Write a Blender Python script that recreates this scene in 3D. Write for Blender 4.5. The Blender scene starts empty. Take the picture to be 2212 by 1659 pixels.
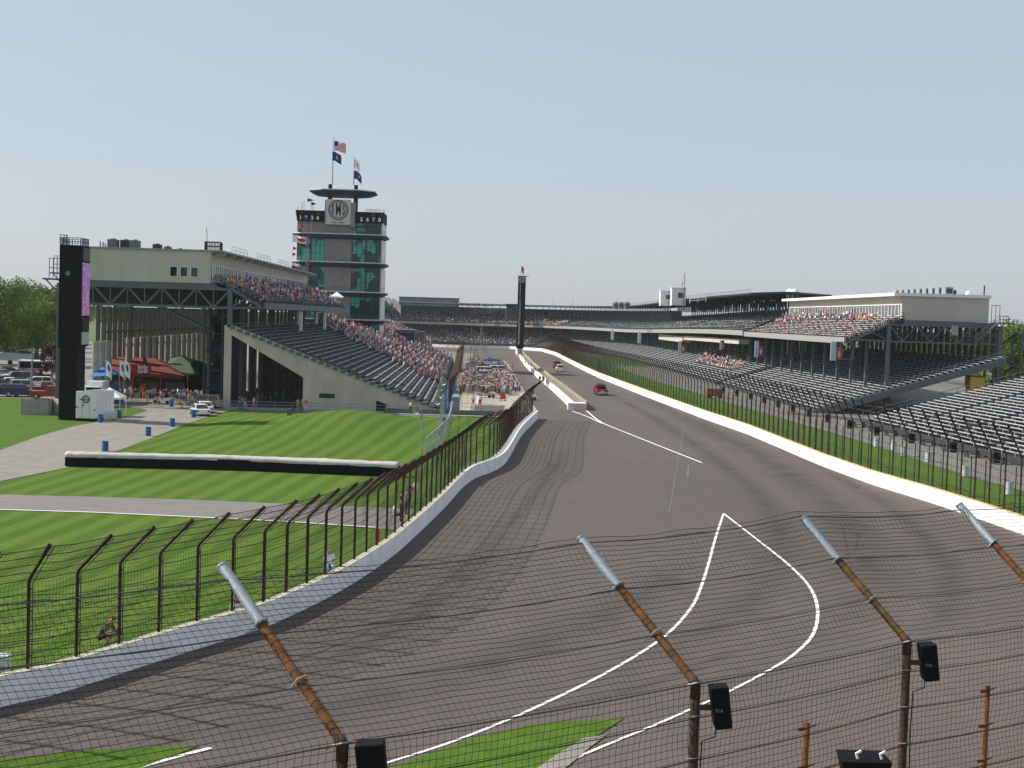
import bpy, bmesh, math, random
from mathutils import Vector, Matrix, noise as mnoise
rnd = random.Random(7)
R = math.radians
scene = bpy.context.scene
COL = scene.collection
PI = math.pi

# ------------------------------------------------------------------ survey of the place (camera station and sight lines)
FOC = 3000.; EYE = 13.4
PIT = math.atan(144.5*math.cos(R(1.7))/FOC); YAW = R(1.28); ROL = R(1.7)
fv = Vector((math.sin(YAW)*math.cos(PIT), math.cos(YAW)*math.cos(PIT), -math.sin(PIT)))
r0 = Vector((math.cos(YAW), -math.sin(YAW), 0)); u0 = r0.cross(fv)
rv = r0*math.cos(ROL)+u0*math.sin(ROL); uv = u0*math.cos(ROL)-r0*math.sin(ROL)
def ray(x, y): return fv*FOC+rv*(x-1106)+uv*(829.5-y)
def G(x, y, z=0.):
    d = ray(x, y); t = (z-EYE)/d.z; return Vector((d.x*t, d.y*t, z))
def D(x, y, Y):
    d = ray(x, y); t = Y/d.y; return Vector((d.x*t, Y, EYE+d.z*t))
def g2(x, y, z=0.): p = G(x, y, z); return (p.x, p.y)

# ------------------------------------------------------------------ materials
MATS = {}
def mat(name, col, rough=.7, var=.12, scale=3., bump=0., metal=0., spec=.4, emit=0., col2=None, stretch=None):
    if name in MATS: return MATS[name]
    m = bpy.data.materials.new(name); m.use_nodes = True; nt = m.node_tree; b = nt.nodes['Principled BSDF']
    b.inputs['Roughness'].default_value = rough; b.inputs['Metallic'].default_value = metal
    b.inputs['Specular IOR Level'].default_value = spec
    c = (*col, 1)
    if var > 0:
        tc = nt.nodes.new('ShaderNodeTexCoord'); mp = nt.nodes.new('ShaderNodeMapping')
        nt.links.new(tc.outputs['Object'], mp.inputs[0])
        if stretch: mp.inputs['Scale'].default_value = stretch
        n = nt.nodes.new('ShaderNodeTexNoise'); n.inputs['Scale'].default_value = scale; n.inputs['Detail'].default_value = 5
        nt.links.new(mp.outputs[0], n.inputs['Vector'])
        r = nt.nodes.new('ShaderNodeValToRGB'); r.color_ramp.elements[0].position = .3; r.color_ramp.elements[1].position = .7
        c2 = col2 or tuple(min(1, v*(1+var)) for v in col); c1 = col if col2 else tuple(v*(1-var) for v in col)
        r.color_ramp.elements[0].color = (*c1, 1); r.color_ramp.elements[1].color = (*c2, 1)
        nt.links.new(n.outputs['Fac'], r.inputs[0]); nt.links.new(r.outputs[0], b.inputs['Base Color'])
        if bump > 0:
            bm = nt.nodes.new('ShaderNodeBump'); bm.inputs['Strength'].default_value = bump; bm.inputs['Distance'].default_value = .05
            nt.links.new(n.outputs['Fac'], bm.inputs['Height']); nt.links.new(bm.outputs[0], b.inputs['Normal'])
    else: b.inputs['Base Color'].default_value = c
    if emit > 0:
        b.inputs['Emission Color'].default_value = c; b.inputs['Emission Strength'].default_value = emit
    MATS[name] = m; return m

def node_mat(name):
    m = bpy.data.materials.new(name); m.use_nodes = True; MATS[name] = m
    return m, m.node_tree, m.node_tree.nodes['Principled BSDF']
def N(nt, t, **k):
    n = nt.nodes.new(t)
    for a, v in k.items():
        if a[0] == '_': n.inputs[int(a[1:])].default_value = v
        else: setattr(n, a, v)
    return n
def mixc(nt, fac, a, b, typ='MIX'):
    m = nt.nodes.new('ShaderNodeMix'); m.data_type = 'RGBA'; m.blend_type = typ
    for i, v in ((0, fac), (6, a), (7, b)):
        if hasattr(v, 'links') or hasattr(v, 'is_output'): nt.links.new(v, m.inputs[i])
        elif isinstance(v, (tuple, list)): m.inputs[i].default_value = (*v, 1)
        else: m.inputs[i].default_value = v
    return m.outputs[2]
def maprange(nt, v, a, b, c=0., d=1.):
    m = nt.nodes.new('ShaderNodeMapRange'); nt.links.new(v, m.inputs[0])
    for i, q in enumerate((a, b, c, d)): m.inputs[i+1].default_value = q
    return m.outputs[0]
def noise_out(nt, scale, detail=4, stretch=(1, 1, 1), rot=0., coord='Object'):
    tc = nt.nodes.new('ShaderNodeTexCoord'); mp = nt.nodes.new('ShaderNodeMapping')
    mp.inputs['Scale'].default_value = stretch; mp.inputs['Rotation'].default_value = (0, 0, rot)
    nt.links.new(tc.outputs[coord], mp.inputs[0])
    n = nt.nodes.new('ShaderNodeTexNoise'); n.inputs['Scale'].default_value = scale; n.inputs['Detail'].default_value = detail
    nt.links.new(mp.outputs[0], n.inputs['Vector']); return n.outputs['Fac']

# asphalt
m, nt, b = node_mat('asphalt')
f1 = noise_out(nt, .06, 4, (1, .25, 1)); f2 = noise_out(nt, .9, 5, (1, .12, 1)); f3 = noise_out(nt, 14, 3)
c = mixc(nt, maprange(nt, f1, .35, .65), (.088, .069, .060), (.117, .094, .082))
c = mixc(nt, maprange(nt, f2, .3, .75, 0, .5), c, (.060, .052, .049))
c = mixc(nt, maprange(nt, f3, .3, .7, 0, .35), c, (.145, .13, .12))
nt.links.new(c, b.inputs['Base Color']); b.inputs['Roughness'].default_value = .85; b.inputs['Specular IOR Level'].default_value = .25
asphalt = m
# tyre-darkened asphalt (real rubber laid on the racing line), sheets
m, nt, b = node_mat('rubbered_asphalt')
b.inputs['Base Color'].default_value = (.045, .039, .038, 1); b.inputs['Roughness'].default_value = .75
at_ = N(nt, 'ShaderNodeAttribute'); at_.attribute_name = 'cover'
mu = N(nt, 'ShaderNodeMath'); mu.operation = 'MULTIPLY'; nt.links.new(at_.outputs['Fac'], mu.inputs[0]); nt.links.new(maprange(nt, noise_out(nt, .35, 5), .3, .75, .05, .42), mu.inputs[1])
nt.links.new(mu.outputs[0], b.inputs['Alpha']); rubber = m
seam = mat('asphalt_seam', (.15, .14, .13), .9, .3, 4)
pavement = mat('pale_pavement', (.215, .20, .175), .9, .16, .7)
lane_grey = mat('lane_asphalt', (.17, .16, .15), .9, .15, 1.5, stretch=(.3, 1, 1))
concrete_pad = mat('pit_concrete', (.36, .32, .25), .9, .12, 1.2)
rust_olive = mat('rust_olive', (.075, .05, .018), .8, .3, 7, bump=.2, col2=(.15, .095, .03), spec=.2)
# grass with mowing stripes
def grass(name, a, bcol, period, ang, warp, amt=.8, dry=.25):
    m, nt, b = node_mat(name)
    tc = N(nt, 'ShaderNodeTexCoord'); mp = N(nt, 'ShaderNodeMapping'); mp.inputs['Rotation'].default_value = (0, 0, ang)
    nt.links.new(tc.outputs['Object'], mp.inputs[0])
    w = N(nt, 'ShaderNodeTexWave'); w.wave_type = 'BANDS'; w.bands_direction = 'X'; w.wave_profile = 'SIN'
    w.inputs['Scale'].default_value = 1/period*.3142; w.inputs['Distortion'].default_value = warp; w.inputs['Detail'].default_value = 2
    w.inputs['Detail Scale'].default_value = .35
    nt.links.new(mp.outputs[0], w.inputs['Vector'])
    s = maprange(nt, w.outputs['Fac'], .3, .7, 0, amt)
    c = mixc(nt, s, a, bcol)
    c = mixc(nt, maprange(nt, noise_out(nt, .22, 5), .45, .75, 0, dry), c, (.15, .16, .025))
    c = mixc(nt, maprange(nt, noise_out(nt, 2.6, 8), .35, .7, 0, .6), c, (.026, .068, .005))
    c = mixc(nt, maprange(nt, noise_out(nt, 22, 3), .4, .65, 0, .45), c, (.13, .20, .03))
    nt.links.new(c, b.inputs['Base Color']); b.inputs['Roughness'].default_value = .95; b.inputs['Specular IOR Level'].default_value = .1
    return m
grass_a = grass('mown_grass', (.045, .098, .008), (.115, .170, .024), 2.1, R(5), .7, .75, .3)
grass_b = grass('mown_grass_far', (.052, .11, .008), (.075, .138, .016), 3.0, R(70), 1.2, .5, .35)
grass_c = grass('verge_grass', (.045, .105, .008), (.075, .138, .015), 2.2, R(-35), 1.5, .5)
ground_m = mat('rough_ground', (.09, .11, .035), .95, .3, .3)

white_paint = mat('white_paint', (.78, .78, .76), .6, .05, 2)
barrier_white = mat('barrier_white', (.88, .88, .88), .7, .10, .9)
yellow_line = mat('yellow_edge', (.55, .38, .12), .7, .2, 3)
wall_top = mat('wall_top_cream', (.55, .50, .38), .8, .15, 2)
foam_grey = mat('foam_grey', (.34, .36, .38), .8, .2, 5)
beige = mat('beige_panel', (.50, .46, .40), .85, .08, .35, stretch=(1, 1, .3))
beige_conc = mat('beige_concrete', (.50, .455, .385), .85, .14, .5, stretch=(1, 1, .35))
conc = mat('concrete', (.34, .33, .30), .85, .14, 1.2)
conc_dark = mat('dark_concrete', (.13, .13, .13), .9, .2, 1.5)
steel = mat('painted_steel', (.10, .125, .13), .6, .12, 2)
steel_dark = mat('dark_steel', (.028, .034, .038), .6, .15, 2)
alu = mat('aluminium_bench', (.52, .53, .545), .5, .12, 2.5)
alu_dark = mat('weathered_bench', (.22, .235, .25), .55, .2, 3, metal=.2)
seat_red = mat('red_seat', (.42, .07, .04), .6, .15, 4)
seat_blue = mat('blue_seat', (.03, .12, .35), .6, .15, 4)
black = mat('black_panel', (.005, .005, .006), .7, .2, 3, spec=.15)
tread = mat('tread_dark', (.035, .04, .045), .85, .2, 2)
galv = mat('galvanised', (.27, .305, .33), .5, .18, 18, bump=.15, metal=.25)
rust = mat('rust_pipe', (.075, .036, .015), .8, .3, 7, bump=.2, col2=(.185, .085, .028), spec=.2)
rust_dark = mat('rust_dark', (.028, .023, .020), .85, .3, 5, bump=.2, col2=(.075, .040, .024), spec=.2)
rust_band = mat('rust_band', (.035, .018, .012), .8, .2, 8)
wire = mat('fence_wire', (.020, .014, .012), .7, .2, 6)
cable_m = mat('steel_cable', (.07, .07, .08), .55, .2, 20, metal=.3)
rubber_m = mat('rubber', (.015, .015, .015), .8, .1, 5)
glass_dark = mat('dark_glass', (.015, .02, .025), .08, 0, spec=.8)
bluebarrel = mat('blue_plastic', (.015, .10, .30), .45, .12, 3)
wood = mat('roof_metal', (.28, .28, .27), .5, .1, 2)

# ------------------------------------------------------------------ mesh helpers
def empty(name, loc=(0, 0, 0), rz=0.):
    o = bpy.data.objects.new(name, None); COL.objects.link(o); o.location = loc; o.rotation_euler = (0, 0, rz)
    o.empty_display_size = .2; return o
def tag(o, label=None, cat=None, group=None, kind=None):
    if label: o['label'] = label
    if cat: o['category'] = cat
    if group: o['group'] = group
    if kind: o['kind'] = kind
    return o
def thing(name, label, cat, loc=(0, 0, 0), rz=0., group=None):
    return tag(empty(name, loc, rz), label, cat, group)
class MB:
    def __init__(s): s.v = []; s.f = []; s.m = []; s.mi = 0
    def add(s, vs, fs, mi=None):
        o = len(s.v); s.v += [tuple(v) for v in vs]; k = s.mi if mi is None else mi
        for f in fs: s.f.append(tuple(i+o for i in f)); s.m.append(k)
        return s
    def box(s, x0, x1, y0, y1, z0, z1, mi=None):
        return s.add([(x0, y0, z0), (x1, y0, z0), (x1, y1, z0), (x0, y1, z0), (x0, y0, z1), (x1, y0, z1), (x1, y1, z1), (x0, y1, z1)],
                     [(0, 3, 2, 1), (4, 5, 6, 7), (0, 1, 5, 4), (1, 2, 6, 5), (2, 3, 7, 6), (3, 0, 4, 7)], mi)
    def hexa(s, bot, top, mi=None):
        return s.add(list(bot)+list(top), [(0, 3, 2, 1), (4, 5, 6, 7), (0, 1, 5, 4), (1, 2, 6, 5), (2, 3, 7, 6), (3, 0, 4, 7)], mi)
    def bar(s, p, q, w, h=None, mi=None, up=(0, 0, 1)):
        p, q = Vector(p), Vector(q); h = h or w; d = (q-p).normalized(); u = Vector(up)
        if abs(d.dot(u)) > .98: u = Vector((0, 1, 0))
        a = d.cross(u).normalized()*w/2; c = a.cross(d).normalized()*h/2
        return s.add([p-a-c, p+a-c, p+a+c, p-a+c, q-a-c, q+a-c, q+a+c, q-a+c],
                     [(0, 1, 2, 3), (7, 6, 5, 4), (0, 4, 5, 1), (1, 5, 6, 2), (2, 6, 7, 3), (3, 7, 4, 0)], mi)
    def tube(s, pts, r, n=6, mi=None, cap=True):
        pts = [Vector(p) for p in pts]; L = len(pts); rs = r if isinstance(r, (list, tuple)) else [r]*L
        vs = []; fs = []; pa = None
        for i, p in enumerate(pts):
            d = (pts[min(i+1, L-1)]-pts[max(i-1, 0)]).normalized()
            if pa is None:
                t = Vector((0, 0, 1)) if abs(d.z) < .9 else Vector((0, 1, 0)); a = d.cross(t).normalized()
            else: a = (pa-d*pa.dot(d)).normalized()
            pa = a; c = d.cross(a)
            for k in range(n):
                an = 2*PI*k/n; vs.append(p+(a*math.cos(an)+c*math.sin(an))*rs[i])
        for i in range(L-1):
            for k in range(n): fs.append((i*n+k, i*n+(k+1) % n, (i+1)*n+(k+1) % n, (i+1)*n+k))
        if cap: fs.append(tuple(range(n-1, -1, -1))); fs.append(tuple((L-1)*n+k for k in range(n)))
        return s.add(vs, fs, mi)
    def lathe(s, prof, n=16, loc=(0, 0, 0), mi=None):
        vs = []; fs = []
        for r, z in prof:
            for k in range(n): a = 2*PI*k/n; vs.append((loc[0]+r*math.cos(a), loc[1]+r*math.sin(a), loc[2]+z))
        for i in range(len(prof)-1):
            for k in range(n): fs.append((i*n+k, i*n+(k+1) % n, (i+1)*n+(k+1) % n, (i+1)*n+k))
        fs.append(tuple(range(n-1, -1, -1))); fs.append(tuple((len(prof)-1)*n+k for k in range(n)))
        return s.add(vs, fs, mi)
    def prism_y(s, poly, y0, y1, mi=None):      # polygon of (x,z) extruded along y
        n = len(poly); vs = [(x, y0, z) for x, z in poly]+[(x, y1, z) for x, z in poly]
        fs = [tuple(range(n)), tuple(range(2*n-1, n-1, -1))]+[(i, i+n, (i+1) % n+n, (i+1) % n) for i in range(n)]
        return s.add(vs, fs, mi)
    def prism_z(s, poly, z0, z1, mi=None):
        n = len(poly); vs = [(x, y, z0) for x, y in poly]+[(x, y, z1) for x, y in poly]
        fs = [tuple(range(n-1, -1, -1)), tuple(range(n, 2*n))]+[(i, (i+1) % n, (i+1) % n+n, i+n) for i in range(n)]
        return s.add(vs, fs, mi)
    def quad(s, a, b, c, d, mi=None): return s.add([a, b, c, d], [(0, 1, 2, 3)], mi)
    def build(s, name, mats, parent=None, smooth=False, world=True, fix=False):
        me = bpy.data.meshes.new(name); vs = s.v
        if parent is not None and world:
            o = parent; off = Vector((0, 0, 0))
            while o is not None: off += o.location; o = o.parent
            vs = [(v[0]-off.x, v[1]-off.y, v[2]-off.z) for v in vs]
        me.from_pydata(vs, [], s.f)
        for mm in (mats if isinstance(mats, (list, tuple)) else [mats]): me.materials.append(mm)
        me.polygons.foreach_set('material_index', s.m)
        if smooth: me.polygons.foreach_set('use_smooth', [True]*len(s.f))
        if fix:
            bm = bmesh.new(); bm.from_mesh(me); bmesh.ops.recalc_face_normals(bm, faces=bm.faces); bm.to_mesh(me); bm.free()
        me.update()
        ob = bpy.data.objects.new(name, me); COL.objects.link(ob)
        if parent is not None: ob.parent = parent
        return ob
def copy_tree(o, parent=None):
    c = o.copy(); COL.objects.link(c)
    if parent is not None: c.parent = parent
    for ch in CH.get(o.name, ()) or o.children: copy_tree(ch, c)
    return c
CH = {}

class Path:
    def __init__(s, pts, side=1):
        s.p = [Vector((p[0], p[1], p[2] if len(p) > 2 else 0.)) for p in pts]; s.side = side
        s.s = [0.]
        for a, b in zip(s.p, s.p[1:]): s.s.append(s.s[-1]+(b-a).length)
        s.L = s.s[-1]
    def seg(s, t):
        i = 0
        while i < len(s.s)-2 and s.s[i+1] < t: i += 1
        return i
    def tan(s, i): return (s.p[i+1]-s.p[i]).normalized()
    def at(s, t, off=0., dz=0.):
        i = s.seg(t); L = s.s[i+1]-s.s[i]; f = (t-s.s[i])/L; p = s.p[i].lerp(s.p[i+1], f)
        t0 = s.tan(max(i-1, 0)) if f < .5 else s.tan(i); t1 = s.tan(i) if f < .5 else s.tan(min(i+1, len(s.p)-2))
        w = f+.5 if f < .5 else f-.5; tg = t0.lerp(t1, w); tg.z = 0; tg.normalize()
        n = Vector((tg.y, -tg.x, 0))*s.side       # side=1: normal to the right of travel
        return p+n*off+Vector((0, 0, dz))
    def nrm(s, t): return (s.at(t, 1.)-s.at(t, 0.))
def catmull(pts, k=6):
    pts = [Vector((p[0], p[1], p[2] if len(p) > 2 else 0.)) for p in pts]; out = []
    P = [pts[0]*2-pts[1]]+pts+[pts[-1]*2-pts[-2]]
    for i in range(1, len(P)-2):
        for j in range(k):
            t = j/k; a, b, c, d = P[i-1:i+3]
            out.append(.5*((2*b)+(c-a)*t+(2*a-5*b+4*c-d)*t*t+(3*b-a-3*c+d)*t**3))
    out.append(pts[-1]); return out
def sweep(mb, path, prof, s0=0., s1=None, step=3., closed=True, mi=None, zf=None):
    s1 = path.L if s1 is None else s1; n = max(1, int(round((s1-s0)/step))); k = len(prof); vs = []; fs = []
    for i in range(n+1):
        t = s0+(s1-s0)*i/n
        for o, z in prof:
            p = path.at(t, o); zz = z+(zf(p.x, p.y) if zf else 0.); vs.append((p.x, p.y, p.z+zz))
    kk = k if closed else k-1
    for i in range(n):
        for j in range(kk): fs.append((i*k+j, i*k+(j+1) % k, (i+1)*k+(j+1) % k, (i+1)*k+j))
    if closed: fs.append(tuple(range(k-1, -1, -1))); fs.append(tuple(n*k+j for j in range(k)))
    return mb.add(vs, fs, mi)
def text_obj(txt, size, material, parent, loc, rz=0., name='lettering', extrude=.02, sx=1., align='CENTER', bold=0.):
    cu = bpy.data.curves.new(name, 'FONT'); cu.body = txt; cu.size = size; cu.extrude = extrude; cu.align_x = align; cu.align_y = 'CENTER'; cu.offset = bold
    t = bpy.data.objects.new(name+'_src', cu); COL.objects.link(t)
    bpy.context.view_layer.update(); dg = bpy.context.evaluated_depsgraph_get()
    me = bpy.data.meshes.new_from_object(t.evaluated_get(dg)); bpy.data.objects.remove(t)
    me.transform(Matrix.Translation(Vector(loc)-(parent.location if parent else Vector()))@Matrix.Rotation(rz, 4, 'Z')@Matrix.Rotation(R(90), 4, 'X')@Matrix.Diagonal((sx, 1, 1, 1)))
    me.materials.clear(); me.materials.append(material); me.name = name
    o = bpy.data.objects.new(name, me); COL.objects.link(o)
    if parent: o.parent = parent
    return o
def smooth01(x): x = max(0., min(1., x)); return x*x*(3-2*x)

# ------------------------------------------------------------------ camera, light, sky
cd = bpy.data.cameras.new('camera'); cam = bpy.data.objects.new('camera', cd); COL.objects.link(cam)
M3 = Matrix((rv, uv, -fv)).transposed().to_4x4(); cam.matrix_world = Matrix.Translation((0, 0, EYE))@M3
cd.sensor_width = 36; cd.lens = 36*FOC/2212; cd.clip_end = 20000; cd.clip_start = .1
scene.camera = cam
SUN_EL = R(40); sd = Vector((-.965, .26, 0)).normalized()*math.cos(SUN_EL)+Vector((0, 0, math.sin(SUN_EL)))
sl = bpy.data.lights.new('sun', 'SUN'); sl.energy = 5.0; sl.angle = R(.53); sl.color = (1, .95, .87)
so = bpy.data.objects.new('sun', sl); COL.objects.link(so); so.rotation_euler = sd.to_track_quat('Z', 'Y').to_euler(); so.location = (0, 0, 60)
w = bpy.data.worlds.new('World'); scene.world = w; w.use_nodes = True; nt = w.node_tree
bg = nt.nodes['Background']; sk = nt.nodes.new('ShaderNodeTexSky'); sk.sky_type = 'NISHITA'; sk.sun_disc = False
sk.sun_elevation = SUN_EL; sk.sun_rotation = math.atan2(sd.x, sd.y) % (2*PI); sk.air_density = 1.0; sk.dust_density = 1.2; sk.ozone_density = 1.5; sk.altitude = 0
nt.links.new(mixc(nt, .66, sk.outputs[0], (6.1, 6.7, 7.5)), bg.inputs[0]); bg.inputs[1].default_value = .085
scene.view_settings.view_transform = 'Standard'; scene.view_settings.look = 'None'; scene.view_settings.gamma = 1; scene.view_settings.exposure = .25
scene.render.engine = 'CYCLES'

# ------------------------------------------------------------------ ground lines
LWpx = [(0, 1528), (126, 1499), (360, 1423), (548, 1364), (613, 1338), (743, 1273), (843, 1206), (898, 1158), (958, 1100), (1017, 1038), (1080, 1005), (1120, 942), (1156, 905)]
LW = [(-62, 2), (-38, 22), (-25, 34), (-19, 40.6)]+[g2(*p) for p in LWpx]
RWpx = [(2212, 1156), (2111, 1120), (2016, 1088), (1880, 1046), (1768, 1004), (1614, 938), (1515, 903), (1395, 857), (1290, 815), (1240, 790), (1200, 768), (1170, 759), (1100, 754), (1000, 752), (930, 749)]
NW = [(-46, -14), (-25, 2), (-10, 13.2), (-1.76, 18.83), (3.66, 22.45), (8.2, 25.85), (12.12, 28.18), (18, 32.8), (25, 41), (31, 53), (34.8, 68), (36.6, 81)]
RW = [g2(*p) for p in RWpx]
NWp = Path(catmull(NW, 4)); LWc = catmull(LW, 5); 
NWs = [(v.x, v.y) for v in NWp.p]
def dist_nw(x, y):
    best = 1e9
    for (ax, ay), (bx, by) in zip(NWs, NWs[1:]):
        dx, dy = bx-ax, by-ay; t = max(0., min(1., ((x-ax)*dx+(y-ay)*dy)/(dx*dx+dy*dy)))
        best = min(best, (x-ax-t*dx)**2+(y-ay-t*dy)**2)
    return math.sqrt(best)
def H(x, y):
    if y > 100: return 0.
    hb = 3.2*(1-smooth01((y-42)/50.))
    if hb <= 0: return 0.
    return hb*max(0., 1-dist_nw(x, y)/21.)**1.35
def GH(px, py, dz=0.):
    z = 0.
    for _ in range(40):
        p = G(px, py, z); z = z*.5+.5*(H(p.x, p.y)+dz)
    p = G(px, py, z); return (p.x, p.y)
def interp(tab, y):
    for (ax, ay), (bx, by) in zip(tab, tab[1:]):
        if ay <= y <= by: return ax+(bx-ax)*(y-ay)/(by-ay)
    return tab[0][0] if y < tab[0][1] else tab[-1][0]

def struct(mb, name, m, **k): return tag(mb.build(name, m, **k), kind='structure')
# terrain
mb = MB(); mb.quad((-3500, -400, -.35), (3500, -400, -.35), (3500, 6000, -.35), (-3500, 6000, -.35)); struct(mb, 'ground', ground_m)
# near infield lawn (left of the wall), with the hump in front of the grandstand
def lawn_z(x, y):
    h = 1.5*math.exp(-((x+15.5)/7.0)**2-((y-166)/17.)**2)+.5*math.exp(-((x+26)/6.5)**2-((y-160)/17.)**2)
    return h*smooth01((x+33.5)/5.)*smooth01((180.5-y)/8.)*smooth01((y-125)/14.)
tabL = [(v.x, v.y) for v in LWc]
def lawn(y0, y1, xl, xr, name, m, z=0., sy=2., nx=44, hump=False):
    mb = MB(); ny = max(2, int((y1-y0)/sy)); vs = []
    for j in range(ny+1):
        y = y0+(y1-y0)*j/ny; a, b_ = xl(y), xr(y)
        for i in range(nx+1):
            x = a+(b_-a)*i/nx; vs.append((x, y, z+(lawn_z(x, y) if hump else 0.)))
    fs = [(j*(nx+1)+i, j*(nx+1)+i+1, (j+1)*(nx+1)+i+1, (j+1)*(nx+1)+i) for j in range(ny) for i in range(nx)]
    mb.add(vs, fs); return struct(mb, name, m, smooth=True)
wl = lambda y: interp(tabL, y)-.35
lawn(3, 183, lambda y: -70. if y < 95 else -36.5+(y-95)*-.04, wl, 'lawn', grass_a, 0., 1.6, 50, True)
mb = MB(); mb.quad((-260, 60, -.02), (-30, 60, -.02), (-30, 205, -.02), (-260, 205, -.02)); struct(mb, 'far_lawn', grass_b)
# access road: pale pavement sweeping up to the stand
def poly_sheet(pts, z, name, m):
    bm = bmesh.new(); vs = [bm.verts.new((p[0], p[1], z)) for p in pts]; f = bm.faces.new(vs); bm.normal_update()
    if f.normal.z < 0: f.normal_flip()
    bmesh.ops.triangulate(bm, faces=[f]); bm.normal_update()
    for q in bm.faces:
        if q.normal.z < 0: q.normal_flip()
    me = bpy.data.meshes.new(name); bm.to_mesh(me); bm.free(); me.materials.append(m)
    o = bpy.data.objects.new(name, me); COL.objects.link(o); return tag(o, kind='structure')
pr = [g2(0, 1040), g2(140, 1012), (-33.9, 118), g2(250, 976), g2(330, 946), g2(400, 917), g2(455, 899), g2(500, 886), (-30.5, 187.2), (-34, 200), (-34, 420), (-150, 420), (-150, 204), (-70, 203), (-54, 192), g2(262, 874), g2(300, 880), g2(318, 888), g2(290, 897), g2(250, 908)]
pl = [g2(226, 909), g2(160, 921), g2(80, 944), g2(0, 973), (-60, 108), (-60, 98)]
poly_sheet([p for p in pr]+pl, .03, 'access_road', pavement)
# parking lot
mb = MB(); mb.quad((-260, 196, .0), (-52, 196, .0), (-52, 520, .0), (-260, 520, .0)); struct(mb, 'parking_lot', mat('lot', (.2, .19, .17), .9, .15, .8))
# narrow lane crossing the lawn
lane_t = [(-75, 99.5), g2(0, 1069), g2(200, 1074), g2(400, 1080), g2(690, 1092), (-4.2, 95.0)]
lane_b = [(-4.9, 85.6), g2(820, 1141), g2(620, 1128), g2(400, 1117), g2(200, 1108), g2(0, 1102), (-75, 91)]
def strip(top, bot, z, name, m):
    mb = MB(); vs = [(*p, z) for p in top]+[(*p, z) for p in bot]; n = len(top)
    for i in range(n-1): mb.quad((*top[i], z), (*bot[i], z), (*bot[i+1], z), (*top[i+1], z))
    return struct(mb, name, m)
strip(lane_t, [lane_b[6], lane_b[5], lane_b[4], lane_b[3], lane_b[2], lane_b[0]], .034, 'service_lane', lane_grey)
lb = [lane_b[6], lane_b[5], lane_b[4], lane_b[3], lane_b[2], lane_b[1]]
strip([(x, y+.22) for x, y in lb], [(x, y-.02) for x, y in lb], .040, 'lane_edge_line', white_paint)

# race track asphalt
tabR = sorted([(x, y) for x, y in NWs]+RW[:11], key=lambda p: p[1])
ys = [-12+i*1.0 for i in range(113)]+[101+i*4 for i in range(100)]
vs = []; nx = 70; fs = []
def xl_track(y):
    if y <= 190: return interp(tabL, y)-.2
    return -30.
for y in ys:
    a = xl_track(y) if y <= 188 else -3.0; b_ = interp(tabR, y)+.25
    if y > 188: a = -3.
    for i in range(nx+1):
        x = a+(b_-a)*i/nx; vs.append((x, y, H(x, y)+.006))
fs = [(j*(nx+1)+i, j*(nx+1)+i+1, (j+1)*(nx+1)+i+1, (j+1)*(nx+1)+i) for j in range(len(ys)-1) for i in range(nx)]
mb = MB(); mb.add(vs, fs); struct(mb, 'race_track', asphalt, smooth=True)
# far end of the track turning left, and inner ground around the far turn
poly_sheet([(-3, 496), (27, 496)]+[(p[0]+.1, p[1]+.1) for p in RW[10:]]+[(-60, 600), (-90, 560), (-40, 545), (-3, 500)], .012, 'far_turn', asphalt)
poly_sheet([(-60, 183), (-3.05, 183), (-3.05, 545), (-60, 545)], .0, 'pit_apron', lane_grey)

def stripe(pts, w, name, m, lift=.02, sub=1.0, k=5, smooth=True):
    P = Path(catmull([(*p, 0.) for p in pts], k) if smooth else [(*p, 0.) for p in pts]); n = max(2, int(P.L/sub)); mb = MB(); vs = []
    soft = m is rubber; cs = (-1., -.5, 0., .5, 1.) if soft else (-.5, .5); q = len(cs); cov = []
    for i in range(n+1):
        s = P.L*i/n
        for o in cs:
            p = P.at(s, o*w); vs.append((p.x, p.y, H(p.x, p.y)+lift)); cov.append((1-abs(o))**1.2*min(1, 5*i/n, 5*(n-i)/n))
    mb.add(vs, [(q*i+j, q*i+j+1, q*i+q+j+1, q*i+q+j) for i in range(n) for j in range(q-1)]); o_ = struct(mb, name, m)
    if soft: o_.data.attributes.new('cover', 'FLOAT', 'POINT').data.foreach_set('value', cov)
    return o_
LNA = [(1563, 1110), (1545, 1165), (1530, 1220), (1512, 1275), (1490, 1318), (1430, 1380), (1300, 1460), (1100, 1555), (960, 1610), (850, 1645), (760, 1675), (600, 1730)]
LNB = [(1563, 1110), (1640, 1170), (1705, 1222), (1748, 1268), (1766, 1315), (1757, 1370), (1715, 1415), (1660, 1450), (1540, 1512), (1300, 1615), (1200, 1659), (1050, 1720)]
stripe([GH(*p) for p in LNA], .155, 'painted_line', white_paint, .03)
stripe([GH(*p) for p in LNB], .155, 'painted_line', white_paint, .034)
stripe([GH(*p) for p in [(1235, 888), (1268, 900), (1300, 915)]], .26, 'painted_line', white_paint, .03)
stripe([GH(*p) for p in [(1265, 886), (1298, 912), (1360, 938), (1440, 970), (1516, 1000)]], .24, 'painted_line', white_paint, .034)
stripe([GH(455, 1617), GH(380, 1637), GH(300, 1659), GH(200, 1690)], .2, 'painted_line', white_paint, .03)
# faint lines and seams
for pp, ww in (([(1162, 914), (1300, 916)], .12), ([(1370, 1000), (1740, 1006)], .10), ([(1200, 801), (1265, 803)], .25),
               ([(1476, 930), (1462, 1010), (1445, 1110)], .08), ([(1488, 1003), (1485, 1030)], .16),
               ([(980, 1092), (1300, 1084), (1520, 1068)], .10)):
    stripe([GH(*p) for p in pp], ww, 'asphalt_seam', seam, .022, smooth=False)
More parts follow.
